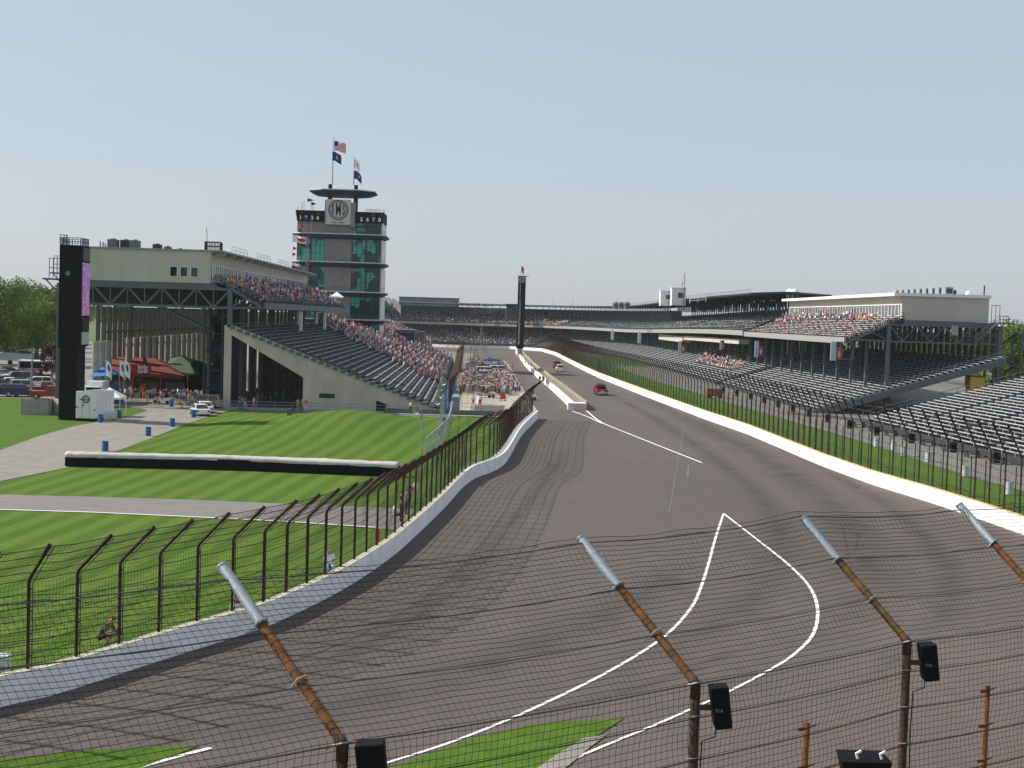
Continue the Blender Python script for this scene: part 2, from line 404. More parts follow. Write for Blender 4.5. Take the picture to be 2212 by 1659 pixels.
# rubber laid down on the racing line through the turn
for off, ww, lf in ((0, 2.6, .012), (5.0, 1.6, .013), (-4.2, 1.2, .0125)):
    pts = [(1360, 845), (1480, 900), (1640, 985), (1790, 1080), (1860, 1160), (1880, 1250), (1830, 1340), (1700, 1430), (1450, 1520), (1100, 1625)]
    P0 = [GH(*p) for p in pts]; PP = Path([(*p, 0) for p in P0]); stripe([(PP.at(PP.L*i/14, off).x, PP.at(PP.L*i/14, off).y) for i in range(15)], ww, 'tyre_marks', rubber, lf)
for pts, ww in (([(1230, 960), (1160, 1060), (1060, 1180), (900, 1330), (600, 1480), (200, 1600)], 1.0), ([(1500, 1210), (1300, 1330), (1000, 1450), (600, 1560), (200, 1660)], 2.2), ([(1620, 1390), (1400, 1480), (1000, 1580)], .6)):
    stripe([GH(*p) for p in pts], ww, 'tyre_marks', rubber, .0118)
for pts in (([(1245, 1215), (1290, 1178)]), ([(1820, 1140), (1840, 1230)]), ([(1848, 1190), (1856, 1150)])):
    stripe([GH(*p) for p in pts], .1, 'skid_mark', rubber, .016)
for off_, w0 in ((4.2, .04),):
    PQ = [LWc_at for LWc_at in (Path(LWc, 1).at(s_, off_) for s_ in range(48, int(Path(LWc, 1).L)-12, 6))]
    stripe([(p.x, p.y) for p in PQ], w0, 'asphalt_seam', mat('dark_seam', (.045, .04, .037), .9, .2, 3), .021, sub=2.)
# grass wedges between the merging lanes
def hsheet(pxs, name, m, lift):
    pts = [GH(*p) for p in pxs]; bm = bmesh.new(); f = bm.faces.new([bm.verts.new((*p, 0)) for p in pts]); bm.normal_update()
    bmesh.ops.triangulate(bm, faces=[f]); 
    for _ in range(3): bmesh.ops.subdivide_edges(bm, edges=bm.edges[:], cuts=1, use_grid_fill=True)
    bm.normal_update()
    for q in bm.faces:
        if q.normal.z < 0: q.normal_flip()
    for v in bm.verts: v.co.z = H(v.co.x, v.co.y)+lift
    me = bpy.data.meshes.new(name); bm.to_mesh(me); bm.free(); me.materials.append(m)
    return tag(link(bpy.data.objects.new(name, me)), kind='structure')
def link(o): COL.objects.link(o); return o
hsheet([(1350, 1552), (1150, 1566), (1010, 1600), (900, 1640), (780, 1683), (700, 1720), (1050, 1730), (1180, 1659), (1260, 1610)], 'grass_wedge', grass_c, .035)
hsheet([(1310, 1590), (1260, 1597), (1200, 1634), (1120, 1690), (1040, 1735), (1130, 1735), (1200, 1680), (1270, 1620)], 'concrete_patch', pavement, .042)
hsheet([(430, 1613), (200, 1622), (0, 1642), (-120, 1660), (-120, 1760), (120, 1740), (300, 1662)], 'grass_wedge', grass_c, .035)

# ------------------------------------------------------------------ walls along the track
def zH(x, y): return H(x, y)
t = thing('inner_wall', 'white concrete wall curving along the inside of the track below the left fence', 'wall', (0, 0, 0))
LWP = Path(LWc, -1)
mb = MB(); sweep(mb, LWP, [(0, -.3), (.02, 1.0), (.38, 1.0), (.38, -.3)], step=1.5); mb.build('wall_face', barrier_white, t)
mb = MB(); sweep(mb, LWP, [(0.03, 1.003), (.03, 1.03), (.37, 1.03), (.37, 1.003)], step=1.5); mb.build('wall_cap', wall_top, t)
# energy barrier on the last stretch, standing proud of the wall
LWP_ = Path(LWc, -1); s0_ = min(range(0, int(LWP_.L)), key=lambda q: abs(LWP_.at(q).y-G(1005, 1048).y)); EBL = LWP_.L-s0_
EB = Path([LWP_.at(s0_+(EBL+.4)*i/40, -.32*smooth01(i/10)+.03) if s0_+(EBL+.4)*i/40 < LWP_.L else LWP_.at(LWP_.L-.001, -.32)+Vector((.0, .5, 0)) for i in range(41)], -1)
t = thing('foam_barrier', 'thick white impact barrier with grey panelled top at the end of the inner wall', 'barrier')
mb = MB(); sweep(mb, EB, [(-.05, -.1), (-.05, 1.12), (.10, 1.12), (.10, -.1)], step=1.2); mb.build('white_face', barrier_white, t)
mb = MB()
s = 0
while s < EB.L-1.2: sweep(mb, EB, [(.105, .4), (.105, 1.06), (.50, 1.06), (.50, .4)], s, s+1.1, .6); s += 1.2
mb.build('grey_top', foam_grey, t)
OW = Path(catmull(NW, 5)+[Vector((*p, 0)) for p in RW], 1)
t = thing('outer_wall', 'long bright white concrete wall along the outside of the track', 'wall')
mb = MB(); sweep(mb, OW, [(0, -.4), (0, 1.17), (.40, 1.17), (.40, -.4)], step=2.0, zf=lambda x, y: H(x, y)*(1 if y < 95 else 0)); mb.build('wall_face', barrier_white, t)
mb = MB(); sweep(mb, OW, [(.02, 1.173), (.02, 1.20), (.38, 1.20), (.38, 1.173)], step=2.0, zf=lambda x, y: H(x, y)*(1 if y < 95 else 0)); mb.build('yellow_cap', yellow_line, t)
# road-side bank outside the near wall
mb = MB(); sweep(mb, OW, [(.4, 0), (6, -.2), (12, -1.5), (30, -3)], 0, 110, 3, closed=False, zf=lambda x, y: H(x, y)); struct(mb, 'outer_bank', conc)

# ================================================================== stands
def bleacher(par, path, off0, z0, n, pitch, rise, s0, s1, seat_ms, pick=None, seg=2.4, aisle_every=9.6, step=3., slab=.35, tread_m=None, name='seating_tier', seat_name='bench_rows', w=.30, z1f=None, solid=True, s0f=None):
    zf = z1f or (lambda s: 0.)
    mb = MB(); prof = [(off0, z0)]
    for i in range(n):
        prof += [(off0+i*pitch, z0+(i+1)*rise-.0), (off0+(i+1)*pitch, z0+(i+1)*rise)]
    N_ = max(1, int(round((s1-s0)/step))); k = len(prof); vs = []; fs = []
    low = [(off0+n*pitch, z0+n*rise-slab), (off0, z0-slab)]
    pr = prof+low; k = len(pr)
    for i in range(N_+1):
        t = s0+(s1-s0)*i/N_
        for o, z in pr:
            p = path.at(t, o); vs.append((p.x, p.y, p.z+z+zf(t)))
    for i in range(N_):
        for j in range(k): fs.append((i*k+j, i*k+(j+1) % k, (i+1)*k+(j+1) % k, (i+1)*k+j))
    fs.append(tuple(range(k-1, -1, -1))); fs.append(tuple(N_*k+j for j in range(k)))
    mb.add(vs, fs); a = mb.build(name, tread_m or tread, par)
    mb = MB()
    for i in range(n):
        o = off0+i*pitch+pitch*.45; z = z0+(i+1)*rise+.40
        t = s0+.1; c = 0.
        while t < s1-.3:
            t2 = min(t+seg-.07, s1-.1); mi = pick(i, t) if pick else 0
            if mi >= 0:
                q = [path.at(tt, oo, z+zf(tt)) for oo in (o, o+w) for tt in (t, t2)]
                a0, b0, a1_, b1_ = q; d = Vector((0, 0, .06))
                mb.hexa([a0, b0, b1_, a1_], [a0+d, b0+d, b1_+d, a1_+d], mi)
                r_ = path.at(t+.1, o+w/2, z+zf(t)); mb.box(r_.x-.04, r_.x+.04, r_.y-.04, r_.y+.04, r_.z-.4, r_.z, mi)
            t += seg; c += seg
            if c >= aisle_every-.01: t += 1.1; c = 0.
    b_ = mb.build(seat_name, seat_ms, par)
    return a, b_
def seat_pos(path, off0, z0, pitch, rise, i, s): return path.at(s, off0+i*pitch+pitch*.45+.15, z0+(i+1)*rise+.46)

def truss_y(mb, x0, x1, Y, zb, zt, npan, w=.32):
    mb.bar((x0, Y, zt), (x1, Y, zt), w*1.3, w*1.1); mb.bar((x0, Y, zb), (x1, Y, zb), w*1.1, w)
    for i in range(npan+1):
        x = x0+(x1-x0)*i/npan
        mb.bar((x, Y, zb+.15), (x, Y, zt-.15), w*.4)
        if i < npan:
            xn = x0+(x1-x0)*(i+1)/npan
            if i % 2: mb.bar((x, Y, zb), (xn, Y, zt), w*.7)
            else: mb.bar((x, Y, zt), (xn, Y, zb), w*.7)
def railing(mb, pts, h=1.05, r=.035, every=2., rails=(1., .5)):
    P = Path(pts, 1)
    for f in rails: mb.tube([p+Vector((0, 0, h*f)) for p in P.p], r, 5)
    n = max(1, int(P.L/every))
    for i in range(n+1):
        t = min(P.L*.9999, P.L*i/n); p = P.at(t); mb.tube([p, p+Vector((0, 0, h))], r, 5)

# ---------------------------------------------------------------- left grandstand (double deck)
YE = 188.
LS = thing('grandstand', 'double-deck grandstand on the left with beige suite box and grey benches', 'grandstand', (-30, YE, 0))
LP = Path([(-6.0, YE), (-6.9, 300), (-7.8, 385)], -1)
bleacher(LS, LP, 0, .75, 28, 1.0, .365, .6, 197, [alu_dark], step=20, name='lower_tier', slab=.5)
# end wall with the big opening
mb = MB()
A = (-34.6, 11.2); top0 = (-33.6, 11.2)
def ez(x): return 11.2-(x+33.6)*(10.3/27.3)
mb.prism_y([(-34.7, 0), (-33.75, 0), (-33.75, 9.9), (-34.2, 11.2), (-34.7, 11.2)], YE-.3, YE+.3)
mb.prism_y([(-33.75, 9.9), (-24.0, 4.45), (-24.0, ez(-24)+.0), (-33.6, 11.2), (-34.2, 11.2)], YE-.3, YE+.3)
mb.prism_y([(-24.0, 0), (-14.1, 0), (-14.1, 1.6), (-12.7, 1.15), (-12.7, 0), (-5.6, 0), (-5.6, .5), (-24.0, ez(-24))], YE-.3, YE+.3)
mb.build('end_wall', beige_conc, LS, fix=True)
mb = MB(); mb.box(-21.8, -19.7, YE-.34, YE-.30, 1.75, 2.35); mb.build('window', glass_dark, LS)
mb = MB(); mb.prism_y([(-14.1, 0), (-12.7, 0), (-12.7, 1.15), (-14.1, 1.6)], YE-.2, YE+.2); mb.build('door', black, LS)
# edge brackets of each row along the end wall
mb = MB()
for i in range(28):
    x = -6-(i+.4); z = .75+(i+1)*.365
    mb.box(x-.55, x+.15, YE-.55, YE+.8, z-.28, z+.14)
mb.build('row_end_bracket', steel, LS)
# concourse behind the opening: dark partition wall, row of fins, floor beams
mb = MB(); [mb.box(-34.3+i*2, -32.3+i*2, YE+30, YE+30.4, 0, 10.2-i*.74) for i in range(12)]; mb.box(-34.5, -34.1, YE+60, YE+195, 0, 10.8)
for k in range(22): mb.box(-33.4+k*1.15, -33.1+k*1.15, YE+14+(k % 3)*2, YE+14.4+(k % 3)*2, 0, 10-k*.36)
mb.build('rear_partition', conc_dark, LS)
# rear fins of the stand
fin_m = mat('fin_concrete', (.15, .145, .13), .9, .2, 1)
k = 0
for Y0, n_, x_, zt_, wd, st_ in ((YE+16, 34, -55.2, 13.2, .3, 3.0), (YE+21, 22, -52.8, 8.6, .50, 4.2), (YE+2, 3, -52.5, 8.4, .5, 3)):
    for i in range(n_):
        Y = Y0+i*st_; mb = MB()
        if zt_ > 10: mb.box(x_-wd, x_+wd, Y-.22, Y+.22, 0, zt_)
        else: mb.tube([(x_, Y, 0), (x_, Y, zt_)], wd, 10)
        mb.build('fin_column' if zt_ > 10 else 'round_column', fin_m if zt_ > 10 else conc, LS)
for i in range(20):
    Y = YE+8+i*5; mb = MB(); mb.box(-38.6, -38.1, Y-.2, Y+.2, 0, 13.4); mb.build('fin_column', fin_m, LS)
mb = MB(); mb.box(-38, -34.5, YE+12, YE+12.3, 0, 13.4); mb.box(-56.5, -35, YE+8.9, YE+9.2, 13.6, 16.1); mb.build('backing_and_shade_panel', steel_dark, LS)  # lower backing wall, plus a dark sheet added as shade behind the trusses
mb = MB(); mb.box(-55.6, -55.3, YE+16, YE+114, 9.4, 9.6); mb.build('tie_rail', steel_dark, LS)
# upper deck slab, trusses, posts
mb = MB(); mb.box(-56.9, -34.0, YE, YE+115, 16.15, 16.65); mb.build('deck_slab', steel, LS)
for k_, dY in enumerate((0, 9.6, 19.2, 28.8, 38.4, 57.6, 76.8, 96)):
    mb = MB(); truss_y(mb, -57, -34, YE+dY-(.05 if k_ == 0 else 0), 13.5, 16.0, 10, .34)
    mb.bar((-34, YE+dY, 16.1), (-29.8, YE+dY, 13.75), .42, .36); mb.bar((-34, YE+dY, 13.5), (-29.8, YE+dY, 13.65), .3, .3)
    mb.bar((-34, YE+dY, 13.6), (-31.9, YE+dY, 14.8), .2)
    mb.build('truss', steel, LS)
    mb = MB(); mb.box(-34.35, -33.75, YE+dY-.3, YE+dY+.3, 0 if dY else 10.9, 16.2); mb.build('column', steel, LS)
    mb = MB(); mb.box(-57.2, -56.7, YE+dY-.25, YE+dY+.25, 0, 16.2); mb.build('column', steel, LS)
UP = Path([(-29.6, YE), (-29.6, YE+116)], -1)
bleacher(LS, UP, 0, 14.1, 9, .72, .31, 0, 115, [alu_dark, alu], pick=lambda i, t: 0 if (i*7+int(t)) % 5 else 1, step=20, name='upper_tier', seat_name='upper_bench_rows')
mb = MB(); mb.box(-29.75, -29.25, YE, YE+116, 13.45, 14.35); mb.build('deck_fascia', steel, LS)
mb = MB(); railing(mb, [(-29.3, YE+.1, 14.35), (-29.3, YE+115, 14.35)], 1.0, .03, 2.5); railing(mb, [(-29.3, YE+.1, 14.35), (-36, YE+.1, 16.7)], 1.0, .03, 1.5); mb.build('guard_rail', steel, LS)
# suite box
mb = MB(); mb.box(-56.7, -36.75, YE, YE+102, 16.7, 20.95); mb.build('suite_wall', beige, LS)
mb = MB(); mb.box(-56.9, -35.1, YE-.15, YE+103, 20.953, 21.2); mb.build('roof', wood, LS)
mb = MB(); mb.box(-36.74, -36.66, YE+.5, YE+101, 17.2, 19.1); mb.build('suite_glazing', glass_dark, LS)
mb = MB()
for i in range(64): mb.box(-36.66, -36.58, YE+.5+i*1.58, YE+.62+i*1.58, 17.1, 19.15)
mb.box(-36.66, -36.58, YE+.5, YE+101, 19.15, 19.25); mb.box(-36.66, -36.58, YE+.5, YE+101, 17.0, 17.1); mb.build('window_frame', white_paint, LS)
for i in range(14): mb = MB(); mb.box(-36.6, -35.2, YE+2+i*7.6, YE+2.3+i*7.6, 20.55, 20.93); mb.build('roof_bracket', beige, LS)
for x in (-41.6, -40.2, -38.8):
    mb = MB(); mb.box(x-.55, x+.35, YE-.05, YE-.015, 17.55, 18.8); p_ = mb.build('window', glass_dark, LS)
    mb = MB(); [mb.box(*q) for q in ((x-.62, x-.55, YE-.07, YE-.01, 17.48, 18.87), (x+.35, x+.42, YE-.07, YE-.01, 17.48, 18.87), (x-.55, x+.35, YE-.07, YE-.01, 18.8, 18.87), (x-.55, x+.35, YE-.07, YE-.01, 17.48, 17.55))]; mb.build('frame', white_paint, p_)
# roof gear
mb = MB(); railing(mb, [(-37.8, YE+1, 21.2), (-35.8, YE+1, 21.2), (-35.8, YE+3, 21.2), (-37.8, YE+3, 21.2), (-37.8, YE+1, 21.2)], 1.15, .05, .35); mb.build('roof_cage', steel_dark, LS)
for a in (8, 30, 52, 74): mb = MB(); railing(mb, [(-35.4, YE+a, 21.2), (-35.4, YE+a+13, 21.2)], .9, .03, 3); mb.build('roof_railing', steel, LS)
mb = MB(); mb.tube([(-37.6, YE+2, 21.2), (-37.8, YE+2, 24.3)], .04, 5); mb.build('antenna', steel_dark, LS)
for i, (x, y, sz) in enumerate(((-51.6, 6, 1.15), (-50.1, 7, 1.15), (-48.6, 6, 1.1), (-46.9, 12, .95), (-45.4, 12, .7), (-44, 14, .55), (-42.8, 22, .5), (-41.4, 30, .45))):
    mb = MB(); mb.box(x-sz*.55, x+sz*.55, YE+y, YE+y+1.6, 21.2, 21.2+sz*1.15); u = mb.build('air_handler', steel_dark if i % 2 else steel, LS)
    mb = MB(); mb.tube([(x, YE+y+.8, 21.2+sz*1.15), (x, YE+y+.8, 21.35+sz*1.15)], sz*.3, 10); mb.build('fan_hood', galv, u)
mb = MB()
for x, h in ((-53.2, 1.0), (-52.8, .9), (-52.5, .7)): mb.tube([(x, YE+6, 21.2), (x, YE+6, 21.2+h)], .08, 6)
mb.build('vent_pipes', steel_dark, LS)
# stair tower beside the end wall
mb = MB()
for x in (-37.6, -35.2):
    for y in (YE+1.0, YE+5.5): mb.box(x-.12, x+.12, y-.12, y+.12, 0, 13.4)
for i in range(5):
    z = 2.5*(i+1); mb.box(-37.7, -35.1, YE+.9, YE+5.6, z-.12, z)
    a_, b_ = (YE+1.3, YE+5.2) if i % 2 else (YE+5.2, YE+1.3); mb.bar((-36.4, a_, z-2.5), (-36.4, b_, z), 1.2, .18)
    mb.bar((-37.6, YE+1, z-2.4), (-35.2, YE+1, z-.2), .08); 
mb.build('stair_tower', steel_dark, LS)
mb = MB(); mb.bar((-44, YE+3, 13.4), (-37, YE+3, 10.2), 1.6, .35); mb.bar((-44, YE+2.2, 14.3), (-37, YE+2.2, 11.1), .08); mb.build('stair_flight', steel, LS)
# concession windows
mb = MB(); mb.box(-29.9, -29.6, YE+36, YE+38.4, 11.2, 13.3); mb.box(-29.9, -29.6, YE+60, YE+62.5, 11.1, 13.3); mb.build('hanging_speaker', conc, LS)
mb = MB(); mb.box(-30.1, -29.65, YE+40.5, YE+41.4, 10.1, 13.4); mb.box(-30.1, -29.65, YE+75, YE+76, 10.1, 13.4); mb.build('hanging_banner', white_paint, LS)
# blue seats at the lowest rows
mb = MB()
for j in range(2):
    for i in range(96): 
        y = YE+1+i*.62; x = -5.6+j*.9; mb.box(x, x+.42, y, y+.45, .5, .95-.2*0+.0); mb.box(x, x+.06, y, y+.45, .95, 1.3)
mb.build('blue_seats', seat_blue, LS)

def skeleton_tower():
    # back stair landing at the left of the suite
    mb = MB()
    railing(mb, [(-58.6, YE+1, 16.9), (-57.0, YE+1, 16.9)], 2.6, .05, .4, (1, .5)); mb.box(-59.4, -56.9, YE+.6, YE+3, 16.6, 16.8)
    mb.tube([(-57.2, YE+1, 13), (-56.9, YE+1, 21.5)], .12, 6); mb.bar((-59, YE+1, 16.6), (-57.1, YE+1, 14.6), .15)
    mb.build('rear_landing', steel_dark, LS)
skeleton_tower()

# canopy and camera column on upper deck end
t = thing('canopy_tent', 'small white peaked canopy at the far end of the left upper deck', 'canopy', (-29.8, YE+103, 14.2))
mb = MB(); cx, cy, cz = -30.6, YE+103, 14.3
mb.add([(cx-1.5, cy-1.5, cz+2.2), (cx+1.5, cy-1.5, cz+2.2), (cx+1.5, cy+1.5, cz+2.2), (cx-1.5, cy+1.5, cz+2.2), (cx, cy, cz+3.3)], [(0, 1, 4), (1, 2, 4), (2, 3, 4), (3, 0, 4)]); mb.box(cx-1.5, cx+1.5, cy-1.52, cy-1.48, cz+1.95, cz+2.2); mb.build('canopy_top', white_paint, t)
for a in (-1.4, 1.4):
    for b_ in (-1.4, 1.4): mb = MB(); mb.tube([(cx+a, cy+b_, cz-.3), (cx+a, cy+b_, cz+2.2)], .04, 5); mb.build('pole', steel, t)

# ---------------------------------------------------------------- right grandstand (double deck, with suite)
YR = 217.
RS = thing('grandstand', 'double-deck grandstand on the right with beige suite box and red and white seats', 'grandstand', (66, YR, 0))
RP = Path([(51.2, YR-5), (51.2, YR+82)], 1)
bleacher(RS, RP, 0, .2, 31, .95, .285, 0, 85, [alu], step=20, name='lower_tier', slab=.5, w=.36)
mb = MB(); mb.prism_y([(51.0, -.2), (51.0, .4), (80.6, 9.4), (80.6, 8.4), (52.6, -.2)], YR-5.35, YR-5.05); mb.build('stringer', steel, RS, fix=True)
mb = MB(); railing(mb, [(53, YR-5.2, .9), (80.4, YR-5.2, 9.3)], 1.1, .04, 2.); mb.build('stringer_rail', steel, RS)
mb = MB(); mb.box(66, 81, YR, YR+80, 14.15, 14.7); mb.build('deck_slab', steel, RS)
URP = Path([(57.1, YR), (57.1, YR+84)], 1)
def pickr(i, t):
    h = (int(t/1.2)*131+i*37+(i*i*7)) % 17
    return 0 if h < 10 else (1 if h < 14 else 2)
bleacher(RS, URP, 0, 11.3, 12, .76, .31, 0, 83, [white_paint, seat_red, alu], pick=pickr, seg=1.2, step=20, name='upper_tier', seat_name='upper_seats', slab=.4, w=.42)
mb = MB(); mb.box(56.8, 57.1, YR, YR+84, 10.75, 11.75); mb.build('deck_fascia', mat('fascia_grey', (.30, .29, .29), .8, .1, 2), RS)
mb = MB(); railing(mb, [(56.9, YR, 11.75), (56.9, YR+84, 11.75)], .9, .03, 2.5); railing(mb, [(57, YR-.1, 11.8), (66, YR-.1, 15.)], 1., .03, 1.2); mb.build('guard_rail', steel, RS)
mb = MB(); mb.box(66.0, 79.8, YR+1, YR+82, 14.75, 18.54); mb.build('suite_wall', beige, RS)
mb = MB(); mb.box(64.6, 80.0, YR+.6, YR+83, 18.55, 19.05); mb.build('roof', white_paint, RS)
mb = MB(); mb.box(65.9, 65.97, YR+2, YR+81, 15.0, 17.1); mb.build('suite_glazing', mat('suite_glass', (.10, .12, .13), .1, .3, .4, spec=.8), RS)
mb = MB()
for i in range(42): mb.box(65.8, 65.9, YR+2+i*1.9, YR+2.15+i*1.9, 14.9, 17.15)
mb.box(65.8, 65.9, YR+2, YR+80.1, 17.15, 17.25); mb.box(65.8, 65.9, YR+2, YR+80.1, 14.8, 14.9); mb.build('window_frame', white_paint, RS)
for dY in (0, 9, 18, 27, 45, 63, 80):
    mb = MB(); truss_y(mb, 63.8, 81.3, YR+dY, 11.35, 14.0, 8, .26)
    mb.bar((63.8, YR+dY, 14.1), (57.3, YR+dY, 11.0), .4, .36); mb.bar((63.8, YR+dY, 11.35), (58.5, YR+dY, 11.5), .26); mb.bar((63.8, YR+dY, 11.5), (61, YR+dY, 12.7), .16)
    mb.build('truss', steel, RS)
mb = MB(); mb.box(63.45, 64.05, YR-.3, YR+.3, 0, 14.2); mb.build('column', steel, RS)
mb = MB(); mb.box(81.0, 81.6, YR-.3, YR+.3, 0, 14.2); mb.build('column', steel, RS)
mb = MB()
for x in (70.5, 75.5): mb.box(x-.35, x+.35, YR+38, YR+38.7, 0, 14)
mb.build('inner_column', conc_dark, RS)
for i in range(1, 10):
    mb = MB(); mb.box(61.9, 62.35, YR-3+9*i, YR-2.6+9*i, 0, 11.4); mb.build('column', steel, RS)
# rear louvre slats showing daylight between them
mb = MB()
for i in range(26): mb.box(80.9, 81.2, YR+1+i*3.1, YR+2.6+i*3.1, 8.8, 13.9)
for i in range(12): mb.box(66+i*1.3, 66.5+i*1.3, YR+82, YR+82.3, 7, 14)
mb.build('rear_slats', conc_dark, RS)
for i in range(9):
    yy = YR+3.5+i*3.3; x_ = 73.6; mb = MB(); mb.box(x_, x_+1.3, yy, yy+1.9, 19.05, 20.25); u = mb.build('air_handler', galv, RS)
    mb = MB(); mb.box(x_+1.32, x_+1.9, yy+.3, yy+1.5, 19.05, 19.8); mb.box(x_+.2, x_+1.1, yy-.04, yy-.005, 19.3, 20.0); mb.build('intake_hood', steel_dark, u)
mb = MB(); mb.tube([(77.0, YR+2.5, 19.0), (77.0, YR+2.5, 19.35)], .5, 12); mb.lathe([(.5, .35), (.42, .55), (.25, .68), (.02, .72)], 12, (77.0, YR+2.5, 19.0)); mb.build('roof_dome', white_paint, RS)
mb = MB(); mb.tube([(79.3, YR+2, 19), (79.3, YR+2, 20.6)], .13, 6); mb.build('flue_pipe', rust, RS)
# outside stair at the back
mb = MB(); mb.bar((77.0, YR-.8, 11.4), (80.6, YR-.8, 14.7), .9, .3); mb.box(80.5, 82.3, YR-1.5, YR+1, 14.6, 14.85); mb.box(75.0, 77.1, YR-1.4, YR+.0, 11.2, 11.4)
railing(mb, [(75, YR-1.3, 11.4), (77, YR-1.3, 11.4), (80.6, YR-1.3, 14.8), (82.2, YR-1.3, 14.8), (82.2, YR+1, 14.8)], 1.05, .045, 1.1); mb.build('stairs', steel, RS)
mb = MB(); railing(mb, [(80.2, YR+.8, 14.8), (81.5, YR+.8, 14.8)], 2.7, .05, .65, (1,)); mb.build('rear_landing', steel, RS)
mb = MB(); mb.box(73.6, 74.6, YR-.4, YR-.15, 12.6, 14.1); mb.build('junction_box', conc, RS)
# banners hung below the deck
def hanging(px, py, Y, w_, h_, par):
    p = D(px, py, Y); mb = MB(); x = p.x; mb.box(x-w_/2, x-.05*w_, Y-.1, Y+.1, p.z-h_, p.z, 0); mb.box(x-.05*w_, x+w_/2, Y-.1, Y+.1, p.z-h_*.94, p.z-h_*.28, 1); mb.box(x-.05*w_, x+w_/2, Y-.1, Y+.1, p.z-h_*.28, p.z, 2); mb.box(x+.12*w_, x+.36*w_, Y-.12, Y-.1, p.z-h_*.78, p.z-h_*.5, 0)
    mb.build('hanging_banner', [mat('banner_pale', (.42, .52, .6), .6, .2, 3), seat_red, steel_dark], par)
hanging(1808, 738, YR+1, 1.9, 3.0, RS); hanging(1640, 737, YR+60, 1.7, 3.2, RS)
t = thing('sign_frame', 'empty steel frame hung beside the red and pale banner under the right deck', 'frame', (59.5, YR-.5, 8))
mb = MB(); p = D(1815, 740, YR); q = D(1842, 776, YR)
for a, b_ in (((p.x, p.z), (q.x, p.z)), ((q.x, p.z), (q.x, q.z)), ((q.x, q.z), (p.x, q.z)), ((p.x, q.z), (p.x, p.z)), ((p.x, q.z+1), (q.x, p.z))): mb.bar((a[0], YR-.2, a[1]), (b_[0], YR-.2, b_[1]), .12)
mb.build('frame_bars', steel, t)

# ---------------------------------------------------------------- roofed stand continuing round the far turn
arc = []
FP = Path(catmull([(59.2, 301), (58.8, 400), (57.5, 500), (51, 580), (35, 632), (8, 655), (-30, 668), (-75, 672)], 6), 1)
FS = thing('grandstand', 'long roofed two-tier grandstand that follows the track round the far turn', 'grandstand', (59, 301, 0))
zdrop = lambda s: -2.0*smooth01(s/260.)
bleacher(FS, FP, -8, .2, 25, 1.0, .325, 0, FP.L, [alu], step=8, seg=4.4, aisle_every=13.2, name='lower_tier', slab=.6, w=.40)
Pst = Path([(v.x, v.y, v.z) for v in FP.p], 1)
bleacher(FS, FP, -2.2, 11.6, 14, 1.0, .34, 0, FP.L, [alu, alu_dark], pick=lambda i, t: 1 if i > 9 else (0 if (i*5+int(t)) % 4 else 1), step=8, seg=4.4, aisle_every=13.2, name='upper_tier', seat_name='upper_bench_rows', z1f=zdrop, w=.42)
mb = MB()
def sweepz(mb, path, prof, s0, s1, step, zf, closed=True, mi=None):
    n = max(1, int((s1-s0)/step)); k = len(prof); vs = []; fs = []
    for i in range(n+1):
        t = s0+(s1-s0)*i/n
        for o, z in prof: p = path.at(t, o); vs.append((p.x, p.y, z+zf(t)))
    kk = k if closed else k-1
    for i in range(n):
        for j in range(kk): fs.append((i*k+j, i*k+(j+1) % k, (i+1)*k+(j+1) % k, (i+1)*k+j))
    if closed: fs.append(tuple(range(k-1, -1, -1))); fs.append(tuple(n*k+j for j in range(k)))
    mb.add(vs, fs, mi)
mb = MB(); sweepz(mb, FP, [(-2.7, 10.9), (-2.7, 12.0), (-2.2, 12.0), (-2.2, 10.9)], 0, FP.L, 8, zdrop); mb.build('deck_fascia', MATS['fascia_grey'], FS)
mb = MB(); sweepz(mb, FP, [(-2.5, 12.7), (-2.5, 12.78), (-2.42, 12.78), (-2.42, 12.7)], 0, FP.L, 8, zdrop)
sweepz(mb, FP, [(-2.5, 12.3), (-2.5, 12.38), (-2.42, 12.38), (-2.42, 12.3)], 0, FP.L, 8, zdrop); mb.build('guard_rail', steel, FS)
# roof in two heights
rz = lambda s: -1.3*smooth01((s-60)/200.)
mb = MB(); sweepz(mb, FP, [(-1.2, 19.9), (-1.2, 20.25), (7, 20.75), (16.5, 20.3), (16.5, 19.9), (7, 20.3)], 0, 445, 8, rz); mb.build('roof', steel_dark, FS)
mb = MB(); railing(mb, [FP.at(t_, -.8, 20.3+rz(t_)) for t_ in range(2, 240, 8)], .7, .04, 3., (1,)); mb.build('roof_railing', steel, FS)
mb = MB()
n_ = 120
for i in range(n_):
    s = 3+i*FP.L/n_
    if s > 445: break
    p = FP.at(s, 2.5 if s > 150 else 9.0); zb = 14.0 if s > 150 else 15.5; z1 = 20.1+rz(s)
    mb = MB(); mb.box(p.x-.13, p.x+.13, p.y-.13, p.y+.13, 12+zdrop(s), z1); mb.build('roof_column', steel, FS)
